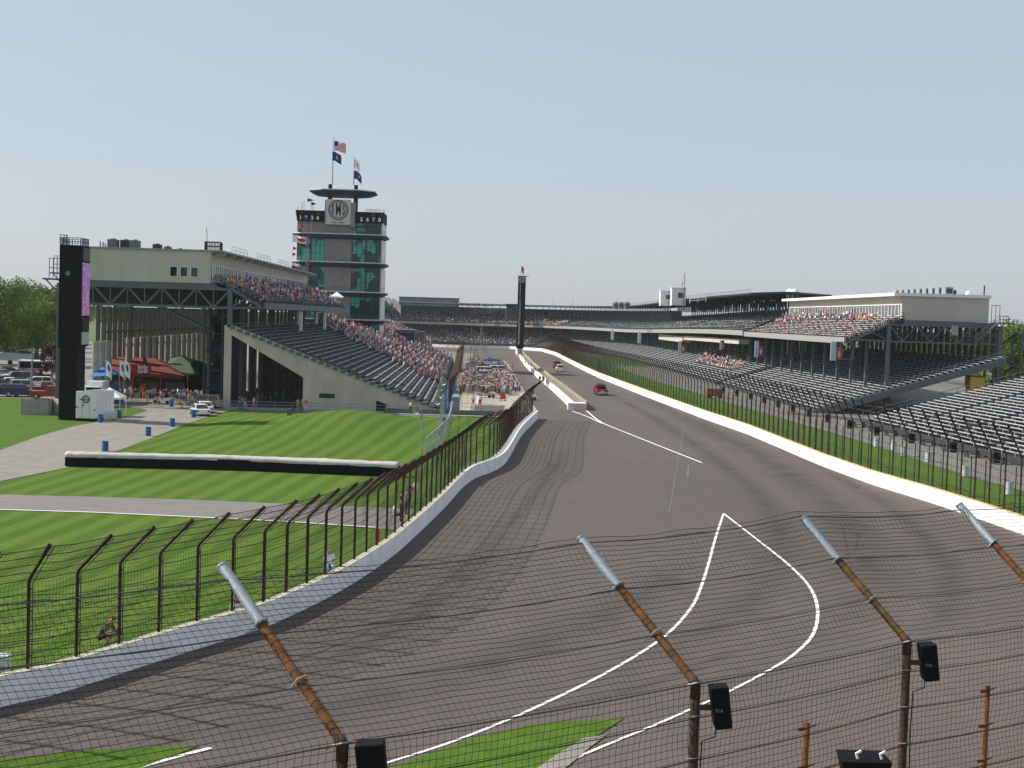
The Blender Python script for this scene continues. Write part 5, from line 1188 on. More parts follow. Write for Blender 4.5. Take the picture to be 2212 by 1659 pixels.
# people along the railing in front of the stand
RL = [(517, 875, 'navy', 'black'), (523, 874, 'grey', 'denim'), (529, 879, 'red', 'white'), (548, 880, 'white', 'pink'), (556, 870, 'blue', 'khaki'), (566, 872, 'orange', 'denim'), (575, 870, 'black', 'black'), (585, 872, 'maroon', 'khaki'), (597, 872, 'pale blue', 'denim'), (612, 872, 'green', 'khaki'), (643, 888, 'khaki', 'tan'), (652, 884, 'yellow', 'khaki'), (660, 889, 'orange', 'white'), (887, 890, 'yellow', 'navy')]
for k, (px, py, sh, lg) in enumerate(RL):
    x, y = g2(px, py); y = min(y, 184.5) if k not in (4, 5, 6, 7, 8, 9) else y
    y = y if k > 12 or k in (4, 5, 6, 7, 8, 9) else 185.2+(k % 3)*.5; x = D(px, py, y).x
    if k in (4, 5, 6, 7, 8, 9): y = 192+k; x = D(px, py, y).x
    if k == 13: y = 186; x = D(px, py, y).x
    person(x, y, .03, rnd.uniform(0, 6), 'walk' if k in (2, 3) else 'stand', sh, lg, 'person in %s shirt and %s clothes by the railing of the left stand' % (sh, lg) if k < 13 else 'lone steward in yellow shirt at the foot of the grey benches', hat='white' if k % 3 == 0 else None)

# ------------------------------------------------------------------ crowds
cm = [cloth(n) for n in ('white', 'white', 'red', 'navy', 'grey', 'blue', 'maroon', 'black', 'orange', 'pink', 'yellow', 'khaki')]; ci_skin = len(cm); ci_leg = ci_skin+1; ci_hat = ci_skin+2
cm += [skin_m, cloth('denim'), cloth('white'), hair_m]
def simple_person(mb, x, y, z, a, seated, wts):
    ca, sa = math.cos(a), math.sin(a); k = rnd.choices(range(12), wts)[0]
    def T(p): return (x+p[0]*ca-p[1]*sa, y+p[0]*sa+p[1]*ca, z+p[2])
    def fr(z0, z1, w0, w1, d0, d1, y0, y1, mi):
        mb.hexa([T(q) for q in ((-w0, y0-d0, z0), (w0, y0-d0, z0), (w0, y0+d0, z0), (-w0, y0+d0, z0))], [T(q) for q in ((-w1, y1-d1, z1), (w1, y1-d1, z1), (w1, y1+d1, z1), (-w1, y1+d1, z1))], mi)
    if seated: h = 0; fr(-.05, .10, .17, .17, .28, .25, -.25, -.25, ci_leg if rnd.random() < .6 else ci_skin)
    else: h = .85; fr(0, .42, .07, .12, .06, .09, 0, 0, ci_leg if rnd.random() < .5 else ci_skin); fr(.42, .85, .12, .16, .09, .11, 0, 0, ci_leg)
    fr(h, h+.40, .15, .22, .10, .11, 0, -.02, k); fr(h+.40, h+.50, .22, .08, .11, .07, -.02, -.02, k)
    for s in (-1, 1): mb.hexa([T(q) for q in ((s*.22, -.16, h+.12), (s*.30, -.16, h+.12), (s*.30, -.06, h+.10), (s*.22, -.06, h+.10))], [T(q) for q in ((s*.20, -.05, h+.48), (s*.28, -.05, h+.46), (s*.28, .05, h+.46), (s*.20, .05, h+.48))], k if rnd.random() < .5 else ci_skin)
    hx = -.02
    mb.add([T(q) for q in ((0, hx, h+.50), (.085, hx, h+.62), (0, hx-.10, h+.62), (-.085, hx, h+.62), (0, hx+.10, h+.62), (0, hx, h+.76))], [(0, 1, 2), (0, 2, 3), (0, 3, 4), (0, 4, 1)], ci_skin)
    mb.add([T(q) for q in ((.09, hx, h+.62), (0, hx-.11, h+.62), (-.09, hx, h+.62), (0, hx+.11, h+.62), (0, hx, h+.78))], [(0, 4, 1), (1, 4, 2), (2, 4, 3), (3, 4, 0)], rnd.choice((ci_hat, ci_hat+1, ci_hat+1, k)))
W1 = (9, 8, 5, 4, 5, 3, 3, 4, 3, 4, 1, 3)
IND_SH = ['white', 'red', 'navy', 'grey', 'blue', 'maroon', 'black', 'orange', 'pink', 'yellow', 'khaki', 'green']
def crowd(name, label, par_path, off0, z0, n, pitch, rise, region, dens, face, group_ind=None, n_ind=0, zf=None, spc=.56, place=''):
    mb = MB(); cand = []
    for i in range(n):
        s = region[0]
        while s < region[1]:
            if region[2](i, s) and rnd.random() < (dens(i, s) if callable(dens) else dens):
                p = seat_pos(par_path, off0, z0, pitch, rise, i, s); zz = p.z+(zf(s) if zf else 0); cand.append((s, i, p.x, p.y, zz))
            s += spc*rnd.uniform(.85, 1.3)
    cand.sort(key=lambda c: c[0]*1.0-c[1]*.0)
    for k, (s, i, x, y, z) in enumerate(cand):
        a = face(s)+rnd.uniform(-.4, .4)
        if k < n_ind:
            sh = rnd.choice(IND_SH); hat = rnd.choice((None, 'white', 'black', 'red')); lg = rnd.choice(LG)
            person(x, y, z-.47, a, 'sit', sh, lg, 'spectator in %s shirt, %s, %s' % (sh, (hat+' cap') if hat else 'bare head', place), group_ind, hat=hat, shorts=rnd.random() < .5)
        else: simple_person(mb, x, y, z, a, rnd.random() < .82, W1)
    if mb.v: tag(mb.build(name, cm), label, 'crowd', kind='stuff')
    return len(cand)
# lower tier of the left stand: filled beyond the diagonal edge
crowd('crowd', 'dense crowd in bright shirts filling the far part of the lower left benches', LP, 0, .75, 28, 1.0, .365, (46, 196, lambda i, s: s > 53+i*1.75+4*math.sin(i*1.3)+rnd.uniform(-3, 3)), .68, lambda s: R(90), 'spectators at the near edge of the lower left crowd', 40, place='near edge of the lower left crowd')
crowd('crowd', 'crowd on the upper deck of the left stand with a patch of orange shirts', UP, 0, 14.1, 9, .72, .31, (3, 112, lambda i, s: True), lambda i, s: .42 if i > 4 else .13, lambda s: R(90), 'spectators on the near end of the left upper deck', 30, place='on the left upper deck')
crowd('crowd', 'packed crowd on the stand just beyond the control tower', BSP, 0, 3.2, 18, 1.0, .42, (2, 128, lambda i, s: True), .6, lambda s: R(90), None, 0)
# right upper deck: top rows only
crowd('crowd', 'spectators on the top rows of the red and white seats at right', URP, 0, 11.3, 12, .76, .31, (14, 80, lambda i, s: i > 8 or (s > 55 and i > 5)), .38, lambda s: R(-90), 'spectators on the red and white seats', 20, place='on the red and white seats')
crowd('crowd', 'patch of spectators low in the roofed right stand behind the fence', FP, -8, .2, 25, 1.0, .325, (12, 90, lambda i, s: 5 < i < 14 and abs(s-50-(i-9)*3) < 30), .5, lambda s: R(-90), 'spectators low in the roofed right stand', 16, place='low in the roofed right stand')
crowd('crowd', 'far crowd filling the upper tier round the far turn', FP, -2.2, 11.6, 14, 1.0, .34, (330, FP.L-4, lambda i, s: s > 345 or i < 6), lambda i, s: .62 if i < 11 else .35, lambda s: R(-60), None, 0, zf=zdrop, spc=.9)
crowd('crowd', 'far sparse crowd in the lower tier round the far turn', FP, -8, .2, 25, 1.0, .325, (345, FP.L-4, lambda i, s: True), .42, lambda s: R(-60), None, 0, spc=.9)
# standing people on top of the far stand
mb = MB()
for i in range(70):
    p = D(rnd.uniform(985, 1062), 664, 655); simple_person(mb, p.x, 655+rnd.uniform(-1, 1), 17.9-.0*i, 0, False, W1)
tag(mb.build('crowd', cm), 'row of people standing on the roof edge of the far stand', 'crowd', kind='stuff')
# pit lane crowd
PITV = []; pit_mb = MB(); cnt = 0; cand = []
def pit_w(y): return 1.0
for _ in range(2300):
    y = 236+165*rnd.random()**1.05; x = rnd.uniform(-3.7, 7.2-(y-238)*.010)
    if y < 246 and x > 5.5: continue
    cand.append((x, y))
cand.sort(key=lambda c: c[1])
for k, (x, y) in enumerate(cand):
    if k < 95:
        sh = rnd.choice(['white', 'navy', 'black', 'grey', 'maroon', 'black', 'navy', 'blue', 'khaki', 'red', 'green']); hat = rnd.choice((None, 'white', 'black', 'red')); lg = rnd.choice(LG)
        person(x, y, .09, rnd.uniform(0, 6.28), rnd.choice(('stand', 'walk', 'arms', 'stand')), sh, lg, 'person in %s shirt, %s, front of the pit lane crowd' % (sh, (hat+' cap') if hat else 'bare head'), 'people at the front of the pit lane crowd', hat=hat, shorts=rnd.random() < .4)
    else: simple_person(pit_mb, x, y, .09, rnd.uniform(0, 6.28), False, (5, 3, 4, 7, 5, 4, 5, 9, 1, 2, 1, 3))
tag(pit_mb.build('crowd', cm), 'dense crowd standing in the pit lane among parked carts', 'crowd', kind='stuff')
for k, (x, y, kd, c_) in enumerate(((-1.5, 330, 'suv', 'silver'), (4.2, 322, 'van', 'white'), (-.5, 352, 'suv', 'black'), (3.6, 360, 'sedan', 'white'))): PITV.append((x, y, kd, c_))
for k, (px, py, dx, dz) in enumerate(((1022, 877, -.0, 0), (1037, 877, 0, 0))):
    x, y = g2(px, py); y = 203.5; x = D(px, py, y).x
    o = person(x, y, .09, R(180) if k == 0 else R(170), 'stand', 'white', 'red', ['left one of two crew members in white tops and red trousers facing the pits', 'right one of two crew members in white tops and red trousers facing the pits'][k], hat='black' if k == 0 else 'red', scale=1.08)
for k, (px, py, sh, lg, lab) in enumerate(((1107, 800, 'orange', 'orange', 'marshal in orange overalls standing left of the pit wall'), (1081, 789, 'red', 'black', 'small figure in red on the open pit lane asphalt'), (1093, 792, 'white', 'white', 'small figure in white on the open pit lane asphalt'), (1166, 829, 'navy', 'navy', 'person in navy standing against the white face of the pit wall'), (1173, 829, 'black', 'navy', 'person in black beside the navy one at the pit wall'), (1181, 836, 'grey', 'khaki', 'person in grey leaning at the pit wall'), (1185, 838, 'white', 'black', 'person in white and black leaning at the pit wall'))):
    x, y = g2(px, py); person(x, y, .02, R(200), 'stand', sh, lg, lab)
for k in range(9):
    px = 1113+k*6; x, y = g2(px, 786+k*4.5); person(x+1.2, y, .9, R(90), 'sit' if k % 2 else 'stand', ('orange', 'white', 'navy', 'black', 'red')[k % 5], 'khaki', 'person in %s %s on the pit wall near the scoring pylon' % (('orange', 'white', 'navy', 'black', 'red')[k % 5], 'sitting' if k % 2 else 'standing'), 'people on the pit wall')
for k, (px, py, sh) in enumerate(((1372*1.0+463, 836, 'yellow'), (1722, 850, 'yellow'), (1737, 871, 'orange'))):
    p = D(px, py, 232+8*(k > 0)); person(p.x, p.y, p.z-1.1, R(-90), 'sit', sh, 'black', ['person in yellow seated alone in the shaded right stand', 'person in yellow seated in the sunny front rows of the right stand', 'person in orange seated in the sunny front rows of the right stand'][k])

# ================================================================== vehicles
tyre = mat('tyre', (.018, .018, .018), .85, .1, 5); rim_m = mat('rim', (.45, .45, .46), .35, .05, 5, metal=.7); chrome = mat('chrome', (.5, .5, .5), .25, 0, metal=.8)
headl = mat('lamp_clear', (.6, .62, .62), .15, 0); taill = mat('lamp_red', (.35, .015, .015), .25, 0)
def paint(n, c): return mat('paint_'+n, c, .32, .03, 1, spec=.6)
PAINT = {n: paint(n.replace(' ', '_'), c) for n, c in {'white': (.75, .75, .74), 'black': (.015, .015, .018), 'dark blue': (.015, .04, .10), 'silver': (.42, .43, .44), 'red': (.35, .02, .03), 'dark red': (.2, .012, .018), 'tan': (.33, .29, .23), 'dark green': (.015, .06, .04), 'grey': (.16, .165, .17)}.items()}
def vehicle(kind, col, label, x, y, rz, name='parked_car', cat='car', group=None, z=.03):
    """front of the vehicle points to +x"""
    t = thing(name, label, cat, (x, y, z), rz, group); m = PAINT[col]
    L, W, Hh = {'sedan': (4.6, 1.8, 1.42), 'suv': (4.7, 1.88, 1.78), 'pickup': (5.4, 1.95, 1.85), 'van': (5.0, 1.95, 2.1)}[kind]; h = L/2; g = .26 if kind != 'pickup' else .38; bl = {'sedan': .88, 'suv': 1.05, 'pickup': 1.12, 'van': 1.1}[kind]
    mb = MB(); w = W/2
    prof = [(-h+.05, g), (-h, g+.25), (-h+.04, bl-.06), (-h+.15, bl), (h-1.2, bl), (h-.25, bl-.12), (h-.03, bl-.25), (h, g+.2), (h-.06, g)]
    # lofted body: narrower at top and bottom
    vs = []; n = len(prof)
    for s, sc in ((-1, .90), (-1, 1.), (1, 1.), (1, .90)):
        for px_, pz_ in prof: vs.append((px_*(1 if sc == 1. else .985), s*w*sc, pz_ if sc == 1. else (pz_*(.985) if pz_ > .6 else pz_+.0)))
    fs = [(r*n+j, r*n+(j+1) % n, (r+1)*n+(j+1) % n, (r+1)*n+j) for r in range(3) for j in range(n)]; fs += [tuple(range(n-1, -1, -1)), tuple(3*n+j for j in range(n))]
    mb.add(vs, fs)
    if kind == 'sedan': cab = [(-h+.55, bl), (-h+1.25, Hh), (.35, Hh), (1.15, bl)]
    elif kind == 'suv': cab = [(-h+.12, bl), (-h+.35, Hh), (.55, Hh), (1.25, bl)]
    elif kind == 'van': cab = [(-h+.1, bl), (-h+.25, Hh), (1.1, Hh), (1.8, bl)]
    else: cab = [(-.55, bl), (-.35, Hh), (.95, Hh), (1.55, bl)]
    wt, wb = w*.78, w*.93
    mb.add([(cab[0][0], -wb, bl-.02), (cab[3][0], -wb, bl-.02), (cab[3][0], wb, bl-.02), (cab[0][0], wb, bl-.02), (cab[1][0], -wt, Hh), (cab[2][0], -wt, Hh), (cab[2][0], wt, Hh), (cab[1][0], wt, Hh)], [(0, 3, 2, 1), (4, 5, 6, 7), (0, 1, 5, 4), (1, 2, 6, 5), (2, 3, 7, 6), (3, 0, 4, 7)])
    if kind == 'pickup': mb.box(-h+.12, -.7, -w*.80, w*.80, bl+.002, bl+.004)
    b_ = mb.build('body', m, t, world=False, fix=True); bv = b_.modifiers.new('bevel', 'BEVEL'); bv.width = .06; bv.segments = 2; bv.limit_method = 'ANGLE'
    def lerp(a, c, f): return a+(c-a)*f
    # glass: windscreen, rear window, sides
    def pane(nm, pts):
        mb = MB(); mb.add(pts, [(0, 1, 2, 3)]); o_ = mb.build(nm, glass_dark, t, world=False); so_ = o_.modifiers.new('s', 'SOLIDIFY'); so_.thickness = .012; so_.offset = 1; return o_
    f0, f1 = .12, .90
    for nm, (xa, xb), e in (('windscreen', (cab[3][0], cab[2][0]), 1), ('rear_window', (cab[0][0], cab[1][0]), -1)):
        xs, xe = lerp(xa, xb, f0)+e*.035, lerp(xa, xb, f1)+e*.035; zs, ze = lerp(bl, Hh, f0), lerp(bl, Hh, f1); ws, we = lerp(wb, wt, f0)-.1, lerp(wb, wt, f1)-.1
        pts = [(xs, -ws, zs), (xs, ws, zs), (xe, we, ze), (xe, -we, ze)]; pane(nm, pts if e == 1 else pts[::-1])
    for s in (-1, 1):
        xm = (cab[1][0]+cab[2][0])/2
        for xa, xb, ta, tb in ((cab[0][0]+.2, xm-.05, cab[1][0]+.12, xm-.05), (xm+.05, cab[3][0]-.25, xm+.05, cab[2][0]-.05)):
            ys_, ye_ = (lerp(wb, wt, f0)+.012)*s, (lerp(wb, wt, f1)+.012)*s; zs, ze = lerp(bl, Hh, f0), lerp(bl, Hh, f1)
            pts = [(xa, ys_, zs), (xb, ys_, zs), (tb, ye_, ze), (ta, ye_, ze)]; pane('side_window', pts if s == -1 else pts[::-1])
    rw = .33 if kind == 'sedan' else .38
    for wx in (-h+.95, h-.9):
        for s in (-1, 1):
            mb = MB(); y0 = s*(w-.20); y1 = s*(w+.015); mb.tube([(wx, y0, rw), (wx, y1, rw)], rw, 16); wh = mb.build('wheel', tyre, t, world=False)
            mb = MB(); mb.tube([(wx, y1-s*.01, rw), (wx, y1+s*.012, rw)], rw*.62, 12); mb.build('rim', rim_m, wh, world=False)
    for s in (-1, 1):
        mb = MB(); mb.box(h-.12, h+.012, s*w*.82-.2, s*w*.82+.08*s+.0, bl-.42, bl-.24) if False else mb.box(h-.14, h+.01, min(s*w*.5, s*w*.86), max(s*w*.5, s*w*.86), bl-.42, bl-.27); mb.build('headlight', headl, t, world=False)
        mb = MB(); mb.box(-h-.012, -h+.1, min(s*w*.62, s*w*.9), max(s*w*.62, s*w*.9), bl-.38, bl-.12); mb.build('taillight', taill, t, world=False)
        mb = MB(); mb.box(cab[3][0]-.45, cab[3][0]-.25, min(s*w*.97, s*(w+.17)), max(s*w*.97, s*(w+.17)), bl+.02, bl+.18); mb.build('wing_mirror', m, t, world=False)
    mb = MB(); mb.box(-h-.05, -h+.06, -w*.9, w*.9, g+.02, g+.24); mb.build('rear_bumper', chrome if kind == 'pickup' else m, t, world=False)
    mb = MB(); mb.box(h-.06, h+.05, -w*.9, w*.9, g, g+.24); mb.build('front_bumper', m, t, world=False)
    mb = MB(); mb.box(-h-.02, -h+.01, -.26, .26, bl-.42, bl-.30); mb.build('number_plate', white_paint, t, world=False)
    return t
# on track
x, y = g2(1297, 853); v = vehicle('pickup', 'red', 'red pickup truck driving away down the main straight', x, y, R(92), 'pickup_truck', 'truck')
mb = MB(); mb.box(-.2, .1, -.6, .6, 1.88, 2.0); mb.build('light_bar', taill, v, world=False)
mb = MB(); mb.box(-2.3, -.7, -.75, .75, 1.1, 1.5); mb.build('cargo', black, v, world=False)
x, y = g2(1209, 803); vehicle('suv', 'white', 'white safety vehicle further down the main straight', x, y, R(92), 'suv', 'car')
x, y = g2(1206, 797); v = vehicle('pickup', 'red', 'red truck just ahead of the white safety vehicle', x, y+6, R(92), 'pickup_truck', 'truck')
# by the access road
vehicle('suv', 'tan', 'tan off-roader parked side-on in front of the left grandstand', *g2(441, 881), R(177), 'suv', 'car')
vehicle('sedan', 'white', 'white saloon car parked tail to camera beside a blue barrel', *g2(431, 897), R(112), 'parked_car', 'car')
vehicle('sedan', 'white', 'white car half hidden between the white saloon and the tan off-roader', *g2(441, 891), R(108), 'parked_car', 'car')
# parking lot
vehicle('pickup', 'red', 'bright red pickup parked beside the black video tower', *g2(108, 862), R(8), 'pickup_truck', 'truck')
vehicle('pickup', 'dark red', 'dark red pickup parked just behind the bright red one', g2(97, 852)[0], g2(97, 852)[1], R(15), 'pickup_truck', 'truck')
cc = ['dark blue', 'black', 'silver', 'white', 'black', 'grey', 'dark green', 'white', 'silver', 'dark red', 'black', 'white', 'tan', 'dark blue', 'grey', 'silver', 'black', 'white']
pk = [(42, 857, 'suv'), (12, 856, 'suv'), (55, 846, 'suv'), (25, 842, 'pickup'), (2, 845, 'suv'), (40, 830, 'van'), (15, 830, 'sedan'), (30, 820, 'sedan'), (8, 815, 'sedan'), (50, 817, 'sedan'), (20, 808, 'sedan'), (80, 838, 'suv'), (95, 832, 'pickup'), (62, 826, 'suv')]
for k, (px, py, kd) in enumerate(pk):
    c_ = cc[k]; vehicle(kd, c_, '%s %s, %s in the car park left of the video tower' % (c_, {'suv': 'off-roader', 'pickup': 'pickup', 'van': 'van', 'sedan': 'saloon'}[kd], ('near row right', 'near row left', 'second row right', 'second row middle', 'at the left photo edge', 'third row middle', 'third row left', 'fourth row middle', 'fourth row left', 'fourth row right', 'far row middle', 'before the mural trailer', 'by the purple tree', 'third row right')[k]), *g2(px, py), R(200 if k % 2 else 20)+rnd.uniform(-.1, .1), 'parked_car', 'car', 'cars in the car park')
for k, px in enumerate((12, 38, 58, 78, 102)):
    p = G(px, 765, 0); vehicle(('sedan', 'suv')[k % 2], ('white', 'silver', 'dark red', 'grey', 'black')[k], '%s car parked beyond the long white trailer' % ('white', 'silver', 'dark red', 'grey', 'black')[k], p.x, p.y-18, R(10), 'parked_car', 'car', 'cars beyond the white trailer')
# pit vehicles
vehicle('van', 'white', 'white van standing in the middle of the pit crowd', 1.0, 312, R(10), 'van', 'van')
vehicle('suv', 'dark blue', 'dark vehicle in the pit crowd in front of the white van', 1.3, 292, R(5), 'suv', 'car')
vehicle('suv', 'white', 'white off-roader in the pit crowd just behind the service carts', 1.6, 300, R(5), 'suv', 'car')
vehicle('sedan', 'white', 'white car far back in the pit crowd', .5, 385, R(20), 'parked_car', 'car')
for k, (x, y, kd, c_) in enumerate(PITV): vehicle(kd, c_, '%s %s deep in the pit crowd, %s' % (c_, {'suv': 'off-roader', 'van': 'van', 'sedan': 'saloon'}[kd], ('left of the white van', 'right of the white van', 'behind on the left side', 'behind on the right side')[k]), x, y, R(8+k*5), 'parked_car', 'car')
def cart(x, y, rz, col, label, roof=True, z=.09):
    t = thing('utility_cart', label, 'cart', (x, y, z), rz); m = PAINT[col]
    mb = MB(); mb.prism_y([(-1.3, .3), (1.25, .3), (1.3, .6), (.95, .8), (.55, .85), (.4, .45), (-.1, .45), (-.15, .8), (-1.3, .85)], -.6, .6); mb.build('body', m, t, world=False)
    mb = MB(); mb.box(-.55, .05, -.5, .5, .8, .92); mb.box(-.62, -.5, -.5, .5, .92, 1.3); mb.build('seat', black, t, world=False)
    if roof:
        mb = MB(); mb.box(-.9, .75, -.6, .6, 1.85, 1.93); rf = mb.build('roof', m, t, world=False)
        mb = MB()
        for a in (-.85, .7):
            for b_ in (-.55, .55): mb.tube([(a, b_, .7), (a, b_, 1.86)], .025, 5)
        mb.build('roof_posts', steel_dark, rf, world=False)
    for a in (-.9, .85):
        for b_ in (-.6, .6): mb = MB(); mb.tube([(a, b_-.08, .24), (a, b_+.08, .24)], .24, 12); mb.build('wheel', tyre, t, world=False)
    return t
x, y = g2(352, 873); c = cart(x, y, R(170), 'white', 'white and black utility cart driving in front of the food stalls', False); person(x+.2, y, .35, R(90), 'sit', 'green', 'denim', 'person in green driving the white utility cart by the stalls')
cart(.6, 228, R(172), 'silver', 'pale service cart parked at the edge of the pit crowd', True); cart(3.0, 229, R(0), 'white', 'low white cart nearest the fence at the pit edge', False); cart(7.9, 225, R(8), 'white', 'flat white cart on the right of the pit concrete', False)
cart(4.5, 262, R(30), 'tan', 'tan cart among people in the pit lane', True); cart(6.2, 276, R(15), 'white', 'white roofed cart at the right side of the pit crowd', True); cart(5.2, 290, R(15), 'white', 'white roofed cart further back in the pit crowd', True)
t = thing('equipment_stack', 'red and blue tool trolley beside the service cart in the pit', 'trolley', (3.6, 221, .09)); mb = MB(); mb.box(3.1, 4.0, 220.6, 221.6, .3, 1.5); mb.build('cabinet', seat_red, t); mb = MB(); mb.box(3.15, 3.95, 220.7, 221.5, 1.5, 2.1); mb.build('blue_top', cloth('pale blue'), t)
mb = MB(); [mb.tube([(a, b_, .09), (a, b_+.08, .09)], .12, 8) for a in (3.2, 3.9) for b_ in (220.7, 221.4)]; mb.build('castors', tyre, t)

# ================================================================== pit lane fittings
mb = MB(); mb.quad((-3.9, 194.6, .045), (8.2, 194.6, .045), (7.4, 420, .045), (-3.9, 420, .045)); struct(mb, 'pit_box_concrete', concrete_pad)
t = thing('pit_barrier', 'cream curved low wall at the near end of the pit lane', 'wall', (2, 199, 0)); mb = MB(); a_ = D(1004, 890, 194); b_ = D(1090, 895, 194)
BWp = Path(catmull([(a_.x, 195.4), (a_.x+1.2, 194.3), ((a_.x+b_.x)/2, 194.0), (b_.x, 194.3)], 4)); sweep(mb, BWp, [(0, -.1), (0, 1.02), (-.3, 1.02), (-.3, -.1)], step=.6); mb.build('wall_face', mat('cream_wall', (.58, .53, .42), .8, .08, 1), t)
t = thing('pit_divider', 'thin white line wall running up the pit concrete behind two crew members', 'wall', (-.4, 200, 0)); mb = MB(); mb.box(-.5, -.35, 200, 236, .05, .5); mb.build('wall_face', white_paint, t)
t = thing('pit_divider', 'grey low divider slanting up the right side of the pit concrete', 'wall', (5, 200, 0)); mb = MB(); mb.bar((5.2, 200, .35), (3.6, 238, .35), .35, .7); mb.build('wall_face', conc, t)
PW = Path(catmull([g2(1235, 885), g2(1200, 851), g2(1165, 820), g2(1135, 792), (12.2, 420), (12.6, 520)], 4), -1)
t = thing('pit_wall', 'long white pit wall with cream top between pit lane and main straight', 'wall', (13.5, 205, 0))
mb = MB(); sweep(mb, PW, [(0, -.1), (0, 1.0), (-.5, 1.0), (-.5, -.1)], step=4); mb.build('wall_face', barrier_white, t)
mb = MB(); sweep(mb, PW, [(-.5, -.1), (-.5, .85), (-1.9, .85), (-1.9, -.1)], step=4); mb.build('walkway', mat('walk_tan', (.20, .18, .14), .9, .15, 1), t)
mb = MB(); sweep(mb, PW, [(-1.9, -.1), (-1.9, 1.25), (-2.3, 1.25), (-2.3, -.1)], step=4); mb.build('track_side_wall', mat('wall_tan', (.36, .32, .22), .9, .12, 1.5), t)
mb = MB(); railing(mb, [PW.at(s_, -1.8, .9) for s_ in range(2, 90, 8)], 1.0, .03, 4., (1,)); mb.build('hand_rail', steel, t)
m, nt, b = node_mat('hatched_nose')
tc = N(nt, 'ShaderNodeTexCoord'); mp = N(nt, 'ShaderNodeMapping'); mp.inputs['Rotation'].default_value = (0, R(45), 0); nt.links.new(tc.outputs['Object'], mp.inputs[0])
sp = N(nt, 'ShaderNodeSeparateXYZ'); nt.links.new(mp.outputs[0], sp.inputs[0]); fr_ = N(nt, 'ShaderNodeMath'); fr_.operation = 'PINGPONG'; fr_.inputs[1].default_value = .14; nt.links.new(sp.outputs[0], fr_.inputs[0])
c = mixc(nt, maprange(nt, fr_.outputs[0], .06, .08), (.55, .20, .17), (.7, .68, .66)); nt.links.new(c, b.inputs['Base Color'])
a_ = D(1227, 887, 203.4); b_ = D(1266, 888, 203.4); xm = a_.x+(b_.x-a_.x)*.33
t = thing('crash_cushion', 'white nose block with red hatching at the head of the pit wall', 'barrier', (a_.x, 203.4, 0))
mb = MB(); mb.box(xm, b_.x, 203.4, 205.5, 0, .95); mb.build('hatched_face', m, t); mb = MB(); mb.box(a_.x, xm-.01, 203.6, 205.5, 0, .9); mb.build('white_side', white_paint, t); mb = MB(); mb.box(a_.x-.03, b_.x+.03, 203.37, 205.5, .953, 1.08); mb.build('cap', barrier_white, t)
# poles, antennas and horns of the pit area
for k, (px, top, Y) in enumerate(((1017, 702, 345), (1025, 712, 340), (1038, 700, 350), (1044, 720, 352), (1030, 735, 330), (1050, 728, 348))):
    a_ = D(px, 760, Y); b_ = D(px+2, top, Y); mb = MB(); mb.tube([(a_.x, Y, 0), (b_.x, Y, b_.z)], [.13, .05], 5)
    for j in range(5): z = b_.z*(.5+.1*j); mb.bar((b_.x-.5, Y, z), (b_.x+.5, Y, z), .07)
    tag(mb.build('antenna_mast', galv if k % 2 else mat('mast_tan', (.42, .34, .22), .7, .1, 3)), ['tan antenna mast leftmost over the pit crowd', 'grey antenna mast second from left over the pit crowd', 'tallest tan antenna mast over the pit crowd', 'grey mast right of the tallest one over the pit crowd', 'short tan mast in front over the pit crowd', 'rightmost grey antenna mast over the pit crowd'][k], 'mast')
t = thing('umbrella', 'blue umbrella open above the pit crowd', 'umbrella', (2.5, 345, 0)); mb = MB(); mb.lathe([(2.2, 2.4), (1.8, 2.75), (1.0, 3.0), (.05, 3.1)], 12, (2.5, 345, 0)); mb.build('canopy', cloth('blue'), t); mb = MB(); mb.tube([(2.5, 345, 0), (2.5, 345, 3.)], .04, 5); mb.build('pole', galv, t)
horn_m = mat('horn_grey', (.34, .37, .36), .5, .1, 3)
for k, (px, pb, hx, hy, sz) in enumerate(((910, 988, 899, 886, .42), (951, 953, 945, 866, .46), (955, 941, 950, 852, .48), (959, 922, 950, 838, .50), (966, 900, 958, 825, .50))):
    g_ = G(px, pb); top = D(px+1, hy-2, g_.y); hc = D(hx, hy, g_.y)
    t = thing('horn_speaker', ['nearest and lowest grey horn loudspeaker on a slim pole by the fence', 'second nearest grey horn loudspeaker on a slim pole', 'middle grey horn loudspeaker on a slim pole', 'fourth grey horn loudspeaker on a slim pole', 'furthest grey horn loudspeaker on a slim pole near the stand'][k], 'loudspeaker', (g_.x, g_.y, 0))
    mb = MB(); mb.tube([(g_.x, g_.y, 0), (top.x, g_.y, top.z)], .07, 8); mb.build('pole', galv, t)
    mb = MB(); mb.lathe([(sz*.05, .62), (sz*.12, .6), (sz*.30, .42), (sz*.66, .2), (sz*.96, .02), (sz, 0), (sz*.72, .22), (sz*.35, .5), (sz*.16, .75), (sz*.12, .85)], 18)
    rot = Vector((-.62, -.78, 0)); ry = Vector((.78, -.62, 0)); c_ = Vector((hc.x, g_.y, hc.z))
    mb.v = [tuple(c_-rot*v[2]+ry*v[0]+Vector((0, 0, v[1]))) for v in mb.v]
    ob = mb.build('horn', horn_m, t, smooth=True)
    mb = MB(); c2 = c_-rot*.8; mb.tube([c2, (top.x, g_.y, top.z)], .07, 6); mb.box(g_.x-.15, g_.x+.2, g_.y-.15, g_.y+.15, .5, 1.1) if k else None; mb.build('driver_box', steel, t)
